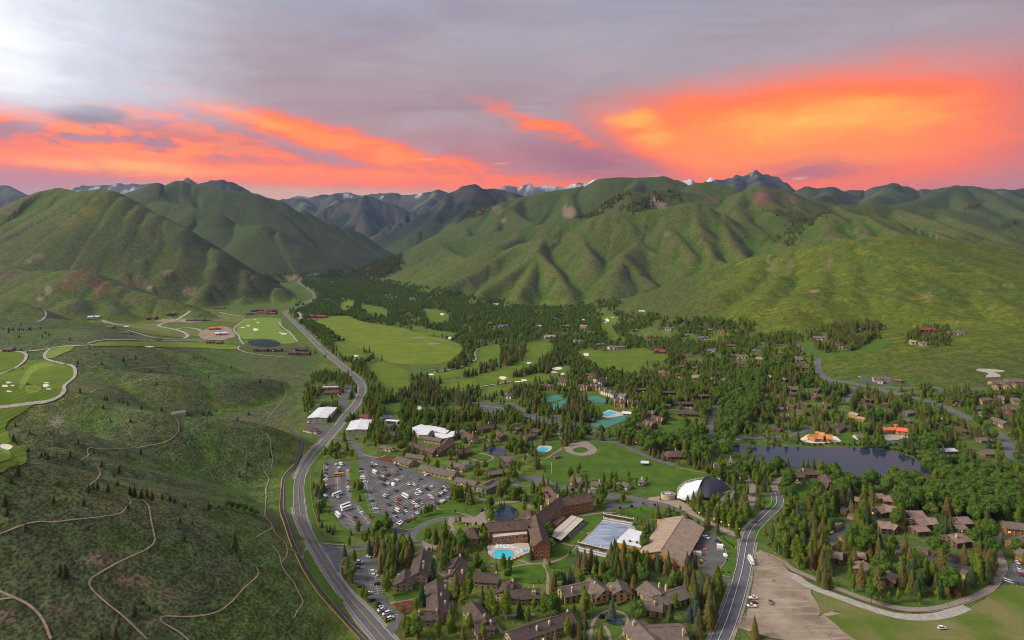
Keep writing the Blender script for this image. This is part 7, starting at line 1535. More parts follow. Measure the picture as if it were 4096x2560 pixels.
# steep tree lines on the far hills
wood('C1', [(1630,420),(1780,390),(1900,300),(2030,225),(2040,240),(1920,330),(1800,400),(1680,425)],38,dict(spruce=1.0),(14,22),'on the centre ridges')
wood('C1', [(1970,350),(2100,290),(2200,240),(2350,220),(2420,260),(2420,290),(2320,270),(2180,340),(2050,380)],20,dict(spruce=1.0),(14,22),'on the centre ridges')
wood('C1', [(890,410),(960,370),(1040,325),(1050,340),(960,395),(900,420)],30,dict(spruce=1.0),(14,22),'on the centre ridges')
wood('C2', [(560,360),(700,370),(800,380),(880,430),(850,480),(830,560),(760,620),(690,610),(600,560),(720,540),(760,480),(740,420),(640,380)],36,dict(aspen=.5, spruce=.5),(9,15),'in the hollow behind the green hill')
wood('C2', [(870,470),(950,400),(1040,372),(1050,385),(960,430),(900,480)],30,dict(spruce=1.0),(10,16),'in the hollow behind the green hill')
wood('C2', [(940,280),(1080,250),(1200,270),(1150,310),(1000,300)],12,dict(spruce=1.0),(14,20),'on the far right ridges')
wood('C2', [(1300,210),(1420,180),(1560,200),(1620,240),(1500,310),(1380,300)],14,dict(spruce=1.0),(14,20),'on the far right ridges')
wood('C2', [(1660,230),(1780,205),(1800,225),(1700,255),(1600,290),(1520,310)],22,dict(spruce=1.0),(14,20),'on the far right ridges')
wood('C2', [(2000,355),(2130,270),(2145,280),(2030,365)],36,dict(spruce=1.0),(12,18),'on the far right ridges')
wood('C2', [(2260,480),(2370,420),(2380,435),(2290,490)],36,dict(spruce=1.0),(12,18),'on the far right ridges')
wood('C0', [(1880,810),(2060,800),(2200,790),(2210,810),(2060,830),(2000,880),(1900,860)],25,dict(cottonwood=.6, spruce=.4),(8,12),'at the valley mouth')
wood('C0', [(0,1150),(200,1180),(500,1260),(640,1300),(400,1300),(0,1260)],6,dict(juniper=1.0),(4,8),'on the left hand sage slopes')

ZID = np.full((640,1024),-1)
for zi_, z_ in enumerate(ZONES):
    m_ = np.zeros((640,1024), bool); paint(m_, z_[0]); ZID[m_] = zi_
def terrain_px(X, Y, Z): return 2048+F*X/Y, HZ+F*(CAM_H-Z)/Y
def blocked(px, py, D, h):
    """would a tree of height h standing here cover something that the photograph shows?"""
    s_ = F/D
    for t in (0.0,.35,.75):
        ix = int(px/4); iy = int((py-h*s_*t)/4)
        if 0 <= ix < 1024 and 0 <= iy < 640:
            if t == 0.0 and NOTREE[iy, ix]: return True
            if t > 0 and KEEP[iy, ix] and random.random() < .74: return True
            if DEPTH[iy, ix] > D and random.random() < .86: return True
    return False
# visibility: highest photo row reached so far along each terrain column
vis = np.minimum.accumulate(GS, axis=1)
for zi_, (poly, dens, mix, (h0, h1), place) in enumerate(ZONES):
    ys = [max(q[1],700) for q in poly]
    # bounding area on the ground
    W_ = [G(q[0], q[1]) for q in poly]
    ymin = min(w.y for w in W_)*.97; ymax = max(w.y for w in W_)*1.03; xmin = min(w.x for w in W_)-10; xmax = max(w.x for w in W_)+10
    area = (xmax-xmin)*(ymax-ymin)
    n = int(min(area/1e4*dens*2.6,150000))
    X = rng.uniform(xmin, xmax, n); Y = rng.uniform(ymin, ymax, n); Z = zat(X, Y)
    px, py = terrain_px(X, Y, Z); ix = ((px+rng.normal(0,9, n))/4).astype(int); iy = ((py+rng.normal(0,3.5, n))/4).astype(int)
    ok = (ix >= 0) & (ix < 1024) & (iy >= 0) & (iy < 640)
    ok[ok] = ZID[iy[ok], ix[ok]] == zi_
    # clumps
    cl = fbm(X/45., Y/45., 3,91); ok &= rng.random(n) < np.clip((cl-.22)*3.0,0.10,1)
    ks = list(mix); pr = np.cumsum([mix[k] for k in ks])
    for x_, y_, z_, a_, b2 in zip(X[ok], Y[ok], Z[ok], px[ok], py[ok]):
        # neighbours tend to be of one kind
        f_ = (float(fbm(np.array([x_/42.]), np.array([y_/42.]),2,93)[0])*5+random.uniform(-.3,.3)) % 1.0
        kd = ks[min(int(np.searchsorted(pr, min(max(f_, 0),.999)*pr[-1])), len(ks)-1)]
        h = random.uniform(h0, h1)*(1.15 if kd in ('spruce', 'cottonwood') else 1.0)
        if y_ < 3000 and blocked(a_, b2, y_, h): continue
        add_tree(kd, x_, y_, h, place, z_)
# single trees read off the photograph: kind, tile, base x, base y, height in metres
def single(kind, tile, pts, h, place):
    for q in pts:
        sx_, sy_ = S(tile, [q[:2]])[0]
        if 0 <= sx_ < 4096 and 0 <= sy_ < 2560 and BLDG[int(sy_/4), int(sx_/4)]: continue
        g = G(sx_, sy_); add_tree(kind, g.x, g.y, (q[2] if len(q) > 2 else h)*random.uniform(.93,1.07), place, g.z)
single('juniper', 'A0', [(45,240,6),(65,330,5),(105,30,4),(240,480,5),(505,225,3.2),(550,50,3),(790,240,4),(835,110,5),(880,90,4),(920,90,5),(1020,110,5),(1110,50,3.5),(1210,270,3.5),(1225,140,6),(1270,155,6.5),(1335,175,6),(1385,165,6),(1435,185,6),(1530,185,5),(1605,200,5),(1650,215,4),(1750,260,4),(830,465,3),(1700,400,4),(1815,425,3),(1740,570,4),(1845,715,4),(2265,765,4.5),(615,925,7.5),(565,880,5),(1270,1285,6),(1090,1512,7),(955,1512,5),(1120,1370,4),(1970,285,6.5)],5,'on the left hand sage slopes')
single('spruce', 'A0', [(2215,655,11)],9,'on the left hand sage slopes')
single('cottonwood', 'A0', [(2200,280),(2260,300),(2320,300),(2380,330),(2419,350),(2150,270)],6.5,'in the gully of the sage slopes')
single('shrub', 'A0', [(1340,1180),(1400,1230),(1470,1260),(1990,260),(2060,270),(2100,290)],2.2,'in the gully of the sage slopes')
single('juniper', 'B0', [(20,60),(60,50),(140,50),(200,50),(260,70),(735,185,7),(725,205,4),(785,195,3),(845,40,5),(900,100),(980,75),(962,185,7),(1045,115),(1165,155,9),(1188,195,6),(1282,135,8),(990,225),(1015,228),(1045,228),(755,455,7),(985,520),(1010,522),(1120,545),(1160,555),(1205,570),(972,600),(1335,608,6),(1475,375,6),(1525,620,7),(1045,730,4),(1232,730,4.5),(1920,660,7),(1975,650,7),(1960,680),(2000,670),(2350,660,6),(2245,715),(1840,310),(1970,315,6),(1730,300),(1590,210),(1365,250),(1415,255),(1455,260),(2185,220,7),(1830,120,6),(1865,125),(130,245,4),(215,230,4),(125,910,7),(280,840,4),(265,1005,4),(390,1055,4),(425,1040,4),(450,1080,5),(660,1060,6),(640,1080,3),(735,935,4.5),(885,1020,4.5),(790,1140,2.5),(960,1150,5),(1080,1255,3.5),(1108,1325,4),(1125,1210,6),(1330,1035,6.5),(1600,1100,3.5),(2060,1015,4.5),(2340,1135,6),(2260,1240,6),(100,1300,5),(165,1230,6.5),(145,770,4),(505,1500,5),(790,1500,4),(45,1500,6)],5,'on the left hand sage slopes')
single('aspen', 'B0', [(1895,130),(1940,135),(1850,640),(1910,650),(2050,640)],6,'on the left hand sage slopes')
single('juniper', 'B1', [(40,360,8),(240,390,8),(285,370,5),(155,985,6),(135,1060,6),(210,1110,3)],6,'on the left hand sage slopes')
single('cottonwood', 'B1', [(0,290),(60,300),(120,310),(-60,285)],4,'in the gully of the sage slopes')
# well known trees near the lodge and chalets
single('spruce', 'L1', [(1965,960,19)],19,'standing alone in a mulch ring on the lodge lawn')
single('willow', 'B1', [(1370,1010,13), ],13,'beside the small grey cottage'); single('willow', 'L1', [(2090,590,11)],11,'beside the half-timbered shop'); single('willow', 'B2', [(1985,1170,11)],11,'beside the white chalet')
single('aspen', 'L0', [(1330,1260,15),(1300,1240,14),(1490,1240,14),(1450,1200,13),(810,1480,13),(900,1490,12),(330,1160,9),(140,1190,5),(200,1270,5),(250,1250,5),(480,1370,5),(490,1440,5),(470,1140,7),(1810,1240,8),(80,420,13),(130,400,13),(180,390,12),(740,380,14),(800,350,14),(1370,410,12),(970,380,12),(1030,350,11),(1250,320,14),(2280,500,12),(2300,440,10),(600,620,9),(640,500,10),(500,360,6),(1225,430,5),(1030,660,5),(150,740,7),(90,740,6)],10,'around the lodge')
single('spruce', 'L0', [(1140,390,10),(1880,190,13),(1770,300,9),(2060,190,9),(750,460,4),(780,465,4),(820,460,4),(1500,1360,6),(700,1450,6),(1100,480,4),(1130,490,3)],8,'around the lodge')
single('blue_spruce', 'L0', [(410,1380,6),(1140,400,10),(450,340,6)],7,'around the lodge')
single('purple_tree', 'L0', [(1980,270,5),(1850,280,5)],5,'beside the village street'); single('purple_tree', 'A2', [(1020,285,3.5),(1130,270,3.5),(1240,240,3.2),(1350,255,3.2),(1475,300,4),(570,120,4),(850,1340,5)],3.5,'beside the village street')
single('spruce', 'A2', [(400,1080,13),(420,1250,15),(770,920,10),(980,920,10),(1250,500,13),(1090,1160,11),(1160,1290,14),(1490,1350,12),(70,1240,9),(840,1500,9),(580,1480,11),(630,1500,11),(690,1400,9),(1770,1500,11),(520,130,8),(1880,1180,12),(1660,1010,13),(1520,960,11),(1580,980,11),(1380,870,10),(1450,900,11),(2390,520,8),(690,1512,8),(410,1540,9)],11,'among the chalets')
single('blue_spruce', 'A2', [(945,1300,13),(500,1000,10),(550,1000,10),(1680,1340,10),(1100,850,11),(1290,480,9),(160,1512,9),(1790,1110,9),(130,200,8)],10,'among the chalets')
single('aspen', 'A2', [(690,1270,15),(680,1180,13),(590,1260,6),(310,1290,10),(750,1300,8),(210,1240,8),(250,980,4),(1330,370,6),(1385,340,5),(1220,300,5),(1035,220,9),(1060,215,9),(1690,660,8),(1650,780,5),(1840,480,4),(1845,450,3),(1790,510,5),(1590,300,6),(1530,310,5),(1500,320,5),(550,720,6),(1180,400,6),(1090,340,4),(960,320,4),(1030,320,4),(350,830,5),(1240,790,9),(1060,700,10),(980,690,9),(840,200,12),(820,130,9),(1860,1330,8),(1900,1340,8),(2000,1100,7)],9,'among the chalets')
single('aspen', 'L3', [(180,850,15),(260,790,15),(280,780,14),(1020,520,14),(1050,450,12),(1430,880,16),(1400,860,14),(1330,1040,14),(1720,1130,14),(1750,1140,13),(1820,1200,14),(1970,1220,18),(1990,1210,16),(1420,1300,11),(500,1450,12),(450,1430,11),(950,1512,12),(1140,1460,13),(620,1100,9),(250,640,12),(390,420,10),(1640,1512,10),(2340,1360,13),(2310,1290,12)],12,'among the dark brown apartment houses')
single('spruce', 'L3', [(850,610,15),(705,980,15),(1230,880,18),(1210,720,10),(2190,1170,12),(150,400,14),(500,300,12),(80,500,12),(650,1480,9),(1330,1500,9),(2300,1490,11),(160,230,6),(870,170,4),(940,150,3.5),(1220,180,5),(430,1060,4),(410,1090,3),(450,1120,3)],12,'among the dark brown apartment houses')
single('shrub', 'L3', [(1600,380,3.5),(1640,480,4),(1540,420,3.5),(820,150,2),(1300,220,3),(1350,260,3)],3,'around the lodge')
single('aspen', 'A1', [(1630,330,10),(1600,340,9),(1660,320,9),(1560,350,7),(1500,400,5),(1250,480,9),(1230,460,8),(1160,480,8),(1190,570,10),(1030,600,8),(1300,700,12),(1390,650,11),(1450,600,8),(880,640,9),(930,800,11),(880,860,8),(1010,1140,9),(1040,1150,8),(1140,1230,6),(650,260,9),(690,330,6),(1690,300,6),(1980,310,4),(1880,320,5),(2150,180,6),(970,120,12),(930,100,10),(1000,110,10),(1860,200,13),(1900,190,13),(1940,170,11)],8,'along the lodge drive and car parks')
single('spruce', 'A1', [(1120,700,14),(1230,640,6),(895,520,5),(1000,560,6),(980,200,8),(1060,490,5),(620,450,7),(660,480,6),(700,500,7),(740,490,6),(590,390,8),(620,300,5),(1200,780,13),(1240,820,10),(1180,820,9),(1080,360,4),(900,970,7),(880,960,6),(1230,1340,4)],8,'along the lodge drive and car parks')
single('blue_spruce', 'A1', [(670,500,6),(720,520,6),(1075,350,4),(1155,470,5),(1370,800,8)],6,'along the lodge drive and car parks')
single('aspen', 'B2', [(540,1270,12),(560,1260,11),(620,1240,11),(640,1200,10),(980,1310,12),(940,1290,10),(1100,1270,9),(1110,1320,9),(1170,1340,9),(1270,1300,7),(310,1210,6),(1830,1120,14),(1860,1120,13),(1800,1110,12),(1730,1180,5),(1630,1160,6),(1580,1140,6),(2180,1110,8),(2280,1100,5),(1240,820,9),(865,880,3),(480,990,3.5),(830,835,3.5),(875,840,3.5),(910,825,3.5),(940,820,3.5),(650,700,10),(680,730,9),(300,680,7),(360,320,8)],9,'around the great lawn')
single('cottonwood', 'B2', [(1655,920,14),(1700,850,16),(1720,860,15),(1910,960,9),(1660,800,14),(1780,860,15),(2260,960,8),(2300,960,7)],12,'between the great lawn and the lake')
single('spruce', 'B2', [(600,1330,11),(700,1300,9),(640,890,9),(670,880,9),(620,880,9),(1090,950,13),(1040,930,14),(1100,930,12),(1330,1060,11),(1300,1040,9),(230,1170,14),(250,1150,13),(1770,1090,11),(330,880,12),(360,860,10),(760,680,10),(620,580,10),(590,570,9),(680,590,10),(460,640,9),(440,650,8),(520,660,10),(560,670,9),(600,680,9),(2360,1180,12),(2330,1170,11),(230,700,7),(175,730,8)],10,'around the great lawn')
single('aspen', 'B3', [(480,1200,8),(430,1330,7),(180,1310,6),(340,1330,7),(180,1220,6),(470,1340,9),(120,1440,7),(60,1180,7),(100,1230,10)],8,'on the near lake shore')
single('spruce', 'B3', [(430,1170,11),(510,1200,9),(550,1220,10),(190,1160,11),(330,1160,9),(380,1160,9),(1040,890,8),(1850,1180,13),(1880,1170,12),(1060,840,7),(990,890,5),(1240,920,5),(1280,910,5)],9,'on the near lake shore')
single('cottonwood', 'B3', [(1520,1130,16),(1430,960,14),(1360,950,15),(2090,1260,15),(2200,1260,15),(1980,1290,16),(1720,1180,9),(640,1250,9)],14,'on the right hand lake shore')
single('shrub', 'B3', [(k*55,945+8*math.sin(k)) for k in range(0,24) if not 2 < k < 5] + [(1060,972),(1110,976),(1130,985,4),(1200,994),(1230,1000),(1260,1012,4),(1320,1032),(1350,1040,4),(1390,1062),(1430,1084,4),(1470,1110),(1500,1140,4)],3.2,'along the lake bank')
single('aspen', 'A3', [(1325,1150,10),(1140,1180,9),(1430,1180,8),(800,1060,12),(960,1040,9),(280,840,12),(330,840,11),(70,700,10),(190,700,13),(1230,1150,8),(1600,1130,8),(2010,1010,9),(1960,1000,9),(2080,880,9)],9,'along the gravel path')
single('spruce', 'A3', [(1690,1110,14),(1770,1090,15),(1870,1070,11),(1820,1080,10)],13,'along the gravel path')
single('shrub', 'A2', [(1990,880,1.5),(1960,870,1.5),(2050,880,1.5),(2030,760,1.2),(2060,700,1.2),(2040,650,1.2)] + [(2000+k*12,560+k*9,1.1) for k in range(10)],1.4,'on the verge of the rink yard')

# sort: the 300 that show largest of each kind are things of their own, the rest one mass per kind
NAMES = dict(spruce='spruce_tree', blue_spruce='blue_spruce_tree', juniper='juniper_tree', aspen='aspen_tree', cottonwood='cottonwood_tree', willow='willow_tree', shrub='shrub', purple_tree='purple_leaf_tree')
LOOK = dict(spruce='dark spruce', blue_spruce='silvery blue spruce', juniper='olive conifer', aspen='bright green aspen', cottonwood='broad cottonwood', willow='yellow-green willow', shrub='rounded green shrub', purple_tree='purple-leaved tree')
MARKS = [(o.location.x, o.location.y, o['label']) for o in COL.objects if o.parent is None and o.get('category') in ('house', 'chalet', 'condominium', 'apartment house', 'garage', 'barn', 'pavilion', 'lodge', 'inn', 'warehouse', 'hall', 'hotel', 'rotunda', 'shed')]
MK = np.array([q[:2] for q in MARKS])
CATS = dict(shrub='shrub')
def gn_mass(kind, rest):
    """one object that scatters the distant trees of a kind"""
    me = bpy.data.meshes.new(kind+'_points'); me.from_pydata([(t[2], t[3], t[4]) for t in rest],[],[])
    for nm, ty, vals in (('h', 'FLOAT', [t[5] for t in rest]),('rot', 'FLOAT', [t[6] for t in rest]),('var', 'INT', [t[1] for t in rest])):
        at = me.attributes.new(nm, ty, 'POINT'); at.data.foreach_set('value', vals)
    o = bpy.data.objects.new(NAMES[kind]+'_wood', me); COL.objects.link(o)
    ng = bpy.data.node_groups.new(kind+'_scatter', 'GeometryNodeTree')
    ng.interface.new_socket('Geometry', in_out='INPUT', socket_type='NodeSocketGeometry'); ng.interface.new_socket('Geometry', in_out='OUTPUT', socket_type='NodeSocketGeometry')
    N = ng.nodes; Lk = ng.links
    gi = N.new('NodeGroupInput'); go = N.new('NodeGroupOutput'); join = N.new('GeometryNodeJoinGeometry')
    def named(nm, ty):
        a = N.new('GeometryNodeInputNamedAttribute'); a.data_type = ty; a.inputs[0].default_value = nm; return a.outputs[0]
    hh_, ro_, va_ = named('h', 'FLOAT'), named('rot', 'FLOAT'), named('var', 'INT')
    rt = N.new('ShaderNodeCombineXYZ'); Lk.new(ro_, rt.inputs[2])
    for v_ in range(len(KINDS[kind])):
        src = bpy.data.objects.new(kind+'_source', KINDS[kind][v_][2])
        oi = N.new('GeometryNodeObjectInfo'); oi.inputs['Object'].default_value = src; oi.inputs['As Instance'].default_value = True
        cmp = N.new('FunctionNodeCompare'); cmp.data_type = 'INT'; cmp.operation = 'EQUAL'; Lk.new(va_, cmp.inputs[2]); cmp.inputs[3].default_value = v_
        ip = N.new('GeometryNodeInstanceOnPoints'); Lk.new(gi.outputs[0], ip.inputs['Points']); Lk.new(cmp.outputs[0], ip.inputs['Selection']); Lk.new(oi.outputs['Geometry'], ip.inputs['Instance'])
        Lk.new(rt.outputs[0], ip.inputs['Rotation']); Lk.new(hh_, ip.inputs['Scale']); Lk.new(ip.outputs[0], join.inputs[0])
    Lk.new(join.outputs[0], go.inputs[0])
    md = o.modifiers.new('scatter', 'NODES'); md.node_group = ng
    tag(o, 'mass of %ss filling the valley woods behind the single trees' % LOOK[kind], CATS.get(kind, 'tree'), kind='stuff')
stats = {}
for kind in KINDS:
    lst = [t for t in TREES if t[0] == kind]
    def shows(t):
        px, py = terrain_px(t[2], t[3], t[4]); return (t[5]/t[3]) if (-20 < px < 4116 and py-t[5]*F/t[3] < 2555) else 0
    lst.sort(key=shows, reverse=True)
    stats[kind] = len(lst)
    for t in lst[:300]:
        _, v_, x_, y_, z_, h, ro_, place = t
        crown, tm, _b = KINDS[kind][v_]
        med = lst[len(lst)//2][5]; size = 'tall ' if h > med*1.18 else ('short ' if h < med*.82 else '')
        lab = size+LOOK[kind]+' '+place
        dd_ = np.hypot(MK[:, 0]-x_, MK[:, 1]-y_); k_ = int(dd_.argmin())
        if dd_[k_] < 26:
            l2 = size+LOOK[kind]+' beside the '+MARKS[k_][2]
            if len(l2.split()) <= 16: lab = l2
        e = thing(NAMES[kind],(x_, y_, z_), lab, CATS.get(kind, 'tree'), lab)
        e.rotation_euler = (0,0, ro_); e.scale = (h*random.uniform(.92,1.1), h*random.uniform(.92,1.1), h)
        for nm, me in (('trunk' if kind != 'shrub' else 'stem', tm),('crown' if kind != 'shrub' else 'foliage', crown)):
            o = bpy.data.objects.new(nm, me); COL.objects.link(o); o.parent = e
    if len(lst) > 300: gn_mass(kind, lst[300:])
print('TREES', stats)
# ------------------------------------------------------------------ painted stall lines
def stalls(key, rows, mat='white_paint', sp=2.8, half=4.8):
    V = []; Fc = []
    for tl, x0, y0, x1, y1, hd in rows:
        a, c = (G(*q) for q in S(tl, [(x0, y0),(x1, y1)])); d = Vector((c.x-a.x, c.y-a.y)); L_ = d.length; u = d/L_
        h_ = Vector((math.cos(R(hd)), math.sin(R(hd)))); n_ = Vector((-h_.y, h_.x))
        for i in range(int(L_/sp)+1):
            q = Vector((a.x, a.y))+u*i*sp; z = .50+float(zat(q.x, q.y)[0]); k = len(V)
            for sx, sy in ((-1,-1),(1,-1),(1,1),(-1,1)): V.append((q.x+h_.x*half*sx+n_.x*.08*sy, q.y+h_.y*half*sx+n_.y*.08*sy, z))
            Fc.append((k, k+1, k+2, k+3))
        nn = Vector((-u.y, u.x)); k = len(V)
        for p_, s_ in ((a, -1),(c, -1),(c, 1),(a, 1)): V.append((p_.x+nn.x*.09*s_, p_.y+nn.y*.09*s_, .505+float(zat(a.x, a.y)[0])))
        Fc.append((k, k+1, k+2, k+3))
    mesh_obj('stall_marking', V, upward([v[0] for v in V],[v[1] for v in V], Fc), M[mat], lots[key])
stalls('big', [('L1', 500,545,850,440,-47),('L1', 560,650,1060,545,-47),('L1', 620,790,1240,590,-47),('L1', 690,920,1430,650,-47),('L1', 750,1060,1480,760,-47),('L1', 830,1190,1450,940,-47),('L1', 330,440,520,1110,-10)])
stalls('west', [('A1', 660,-140,660,150,-40),('A1', 765,-120,775,150,-40),('A1', 865,-90,880,170,-40),('A1', 775,240,960,450,20),('A1', 940,240,1070,420,-20)])
stalls('south', [('A1', 965,780,965,960,0),('A1', 1120,850,1150,1080,8),('A1', 1150,1180,1280,1330,38)])
stalls('east', [('A3', 2240,950,2419,1000,60),('A3', 2340,800,2400,920,20)]); stalls('oval', [('B1', 2120,580,2330,600,-60),('B1', 2160,630,2290,640,-60)]); stalls('court', [('B2', 120,680,330,715,-60)])
# ------------------------------------------------------------------ vehicles
def paint_mat(name, c):
    m, b, p = newmat(name, .35,.5); p.inputs['Base Color'].default_value = (*c, 1); return m
for nm, c in dict(w=(.74,.74,.74), s=(.36,.37,.39), k=(.022,.023,.026), r=(.33,.025,.02), b=(.035,.07,.17), t=(.24,.18,.12), o=(.45,.17,.05), y=(.72,.36,.03)).items(): paint_mat('paint_'+nm, c)
paint_mat('tyre', (.02,.02,.02)); paint_mat('tail_red', (.45,.02,.02)); flat('green_metal', (.08,.11,.06)); flat('orange_plastic', (.75,.13,.03)); flat('sign_yellow', (.75,.80,.03))
CNAME = dict(w='white', s='silver', k='black', r='red', b='blue', t='tan', o='orange', y='yellow')
PRO = dict(car=(4.5,1.85,.95,[(-.42,.95),(-.30,1.45),(.10,1.45),(.28,.95)]), suv=(4.8,1.95,1.05,[(-.48,1.05),(-.44,1.75),(.12,1.75),(.27,1.05)]), pickup=(5.6,2.0,1.05,[(-.10,1.05),(-.07,1.8),(.15,1.8),(.27,1.05)]), van=(6.2,2.1,1.1,[(-.49,1.1),(-.48,2.5),(.30,2.5),(.44,1.1)]), bus=(9.5,2.5,1.2,[(-.495,1.2),(-.49,3.0),(.46,3.0),(.49,1.2)]))
VM = {}
def vmesh(kind, col):
    if (kind, col) in VM: return VM[kind, col]
    L_, W, zb, cab = PRO[kind]; hw = W/2
    prof = [(-.5,.35),(-.5, zb-.1),(-.485, zb),(cab[0][0], zb),(cab[-1][0], zb),(.46, zb-.12),(.5, zb-.32),(.5,.35)]
    V = [(x*L_, s*hw*(1 if z < zb-.05 else .94), z) for s in (-1,1) for x, z in prof]; n = len(prof)
    Fc = [tuple(range(n))[::-1] if False else tuple(range(n)), tuple(range(2*n-1, n-1,-1))] + [(i, n+i, n+(i+1) % n, (i+1) % n) for i in range(n)]
    k = len(V); V += [(x*L_, s*hw*(.93 if z < zb+.1 else .80), z+.02) for s in (-1,1) for x, z in cab[1:3]]      # roof panel
    Fc += [(k, k+1, k+3, k+2)]
    body = make_mesh('body', V, Fc, 'paint_'+col)
    V = [(x*L_, s*hw*(.92 if z < zb+.1 else .78), z) for s in (-1,1) for x, z in cab]; Fc = [(0,1,2,3),(7,6,5,4),(0,4,5,1),(2,6,7,3),(1,5,6,2)]
    if kind in ('van', 'bus'):                                     # solid sides with a window band
        cabin = make_mesh('cabin', V, Fc, 'paint_'+col)
        V2 = []; F2 = []
        for s in (-1,1): boxv((0, s*hw*.86),(1,0),(0,1), L_*.42,.06, zb+(.35 if kind == 'van' else .5), zb+(.95 if kind == 'van' else 1.25), V2, F2)
        boxv((L_*.455,0),(1,0),(0,1),.12, hw*.7, zb+.3, zb+1.1, V2, F2); band = make_mesh('side_glass', V2, F2,'glass')
    else: cabin = make_mesh('window_glass', V, Fc, 'glass'); band = None
    V = []; Fc = []
    for s in (-1,1):
        for i in range(8): V.append((.34*math.cos(i*math.pi/4), s*.12,.34*math.sin(i*math.pi/4)))
    Fc = [tuple(range(8)), tuple(range(15,7,-1))] + [(i, 8+i, 8+(i+1) % 8,(i+1) % 8) for i in range(8)]
    wheel = VM.setdefault('wheel', make_mesh('wheel', V, Fc, 'tyre'))
    V = []; Fc = []
    for s in (-1,1): boxv((-L_*.5, s*hw*.72),(1,0),(0,1),.03,.2, zb-.35, zb-.1, V, Fc)
    tail = make_mesh('tail_light', V, Fc, 'tail_red')
    VM[kind, col] = (body, cabin, band, wheel, tail, L_, hw); return VM[kind, col]
KN = dict(car='car', suv='sport utility car', pickup='pickup truck', van='high van', bus='small bus')
def vehicle(tile, x, y, col, kind, hd, place):
    body, cabin, band, wheel, tail, L_, hw = vmesh(kind, col)
    g = G(*S(tile, [(x, y)])[0]); lab = '%s %s %s' % (CNAME[col], KN[kind], place)
    e = thing(dict(car='car', suv='car', pickup='pickup_truck', van='van', bus='bus')[kind],(g.x, g.y, g.z+.45), lab, dict(car='car', suv='car', pickup='pickup', van='van', bus='bus')[kind], lab)
    e.rotation_euler = (0,0, R(hd+random.uniform(-4,4))+(math.pi if random.random() < .4 else 0))
    def ch(nm, me, loc=(0,0,0)):
        o = bpy.data.objects.new(nm, me); COL.objects.link(o); o.parent = e; o.location = loc
    ch('body', body); ch('cabin' if band else 'window_glass', cabin); ch('tail_light', tail)
    if band: ch('side_glass', band)
    for sx in (-.31,.31):
        for sy in (-1,1): ch('wheel', wheel, (sx*L_, sy*(hw-.1),.34))
    return e
def cars(tile, hd, place, txt):
    for it in txt.split():
        x, y, c = it.split(','); kind = {'': 'car', 'u': 'suv', 'p': 'pickup', 'v': 'van', 'B': 'bus'}[c[1:2]]
        vehicle(tile, float(x), float(y), c[0], kind, hd, place)
cars('L1', -46,'in the big village car park', '490,358,w 548,380,w 505,398,s 478,408,k 668,420,k 855,398,ku 680,463,r 845,482,t 910,455,k 850,523,t 650,562,w 705,548,k 740,532,k 810,547,t 600,588,k 630,608,k 690,598,r 658,618,k 660,692,ku 725,672,w 860,615,wp 950,572,s 1000,548,tu 1165,622,t 1215,602,k 1095,658,t 1040,685,w 1125,692,wu 1280,720,s 1385,720,w 1315,757,kp 845,778,k 670,860,w 705,838,sp 705,892,k 990,872,wB 1190,772,wp 1215,807,w 1165,833,wp 890,912,r 845,940,s 735,992,k 885,982,r 1175,947,ru 1205,932,k 1240,970,s 1115,968,wu 1170,1008,wu 1140,1030,w 1112,1042,r 1095,1057,t 985,1042,k 1000,1092,w 875,1088,wv 950,1124,b 820,1122,k 830,1174,su 1170,1122,w 1105,1172,s 1060,1202,t 1030,1224,r 1005,1242,k 920,1252,w 895,1278,wp 1500,772,tp 1575,737,wu 1555,752,k 1635,752,r 1595,782,w 1530,822,wu 1550,802,t 1355,852,w 1395,887,wu 1465,857,t 1490,852,k 1635,887,s 1465,972,ku 1530,947,w 1565,927,w')
cars('L1', 48,'stopped by the shop row', '1310,540,wp'); cars('L1', -12,'along the tree strip of the big car park', '320,450,k 320,494,s 350,567,w 350,598,wv 380,648,wp 440,807,b 475,937,b 510,1002,s 545,1052,w')
cars('B1', -44,'in the west car park beside the road', '665,1135,k 668,1165,s 662,1190,k 660,1220,k 665,1255,w 660,1282,w 655,1310,t 655,1337,w 655,1367,k 755,1137,w 805,1137,wv 785,1167,w 790,1202,k 745,1327,o 870,1197,w 868,1292,r 868,1317,t 870,1357,w 870,1387,su'); cars('A1', -44,'in the west car park beside the road', '660,60,wu 655,92,k 655,157,w 775,170,w 995,320,w 932,364,ku 945,392,r 970,424,ku')
cars('A1', 50,'parked in the lower west car park', '765,150,wB 845,258,wB 855,286,wB'); cars('A1', -55,'parked alone under the west car park trees', '775,348,wB'); cars('B1', 15,'standing in the west car park', '780,1242,yB')
cars('A1', -30,'at the top of the lower car park', '1058,734,w'); cars('A1', 0,'in the lower car park by the dark apartments', '975,787,wu 965,807,k 955,842,r 1110,880,wu 1118,917,wu 1150,992,k 990,1015,k'); cars('A1', 38,'in the slanted row of the lower car park', '1070,1082,w 1095,1147,k 1140,1185,k 1175,1217,w 1182,1240,w 1200,1260,k 1230,1274,wu 1255,1300,k 1270,1320,wu')
cars('A2', -50,'in the yard of the rink barn', '1833,552,wp 1945,588,k'); cars('A2', 40,'driving round the curve by the pavilion woods', '2300,407,k'); cars('A2', 0,'on the edge of the bare dirt lot', '2280,1126,wp 2280,1170,r 2265,1202,wp'); cars('A3', 0,'standing alone in the rough field', '1645,1412,wu'); cars('A3', 80,'standing in the middle of the bare dirt lot', '22,1165,tp'); cars('L0', 60,'on the lodge drive', '478,545,k'); cars('A2', 85,'pulled in beside the bare dirt lot', '2258,780,wB'); cars('A2', -35,'outside the white cottages', '665,60,k 690,60,k 1035,88,w 1010,45,s')
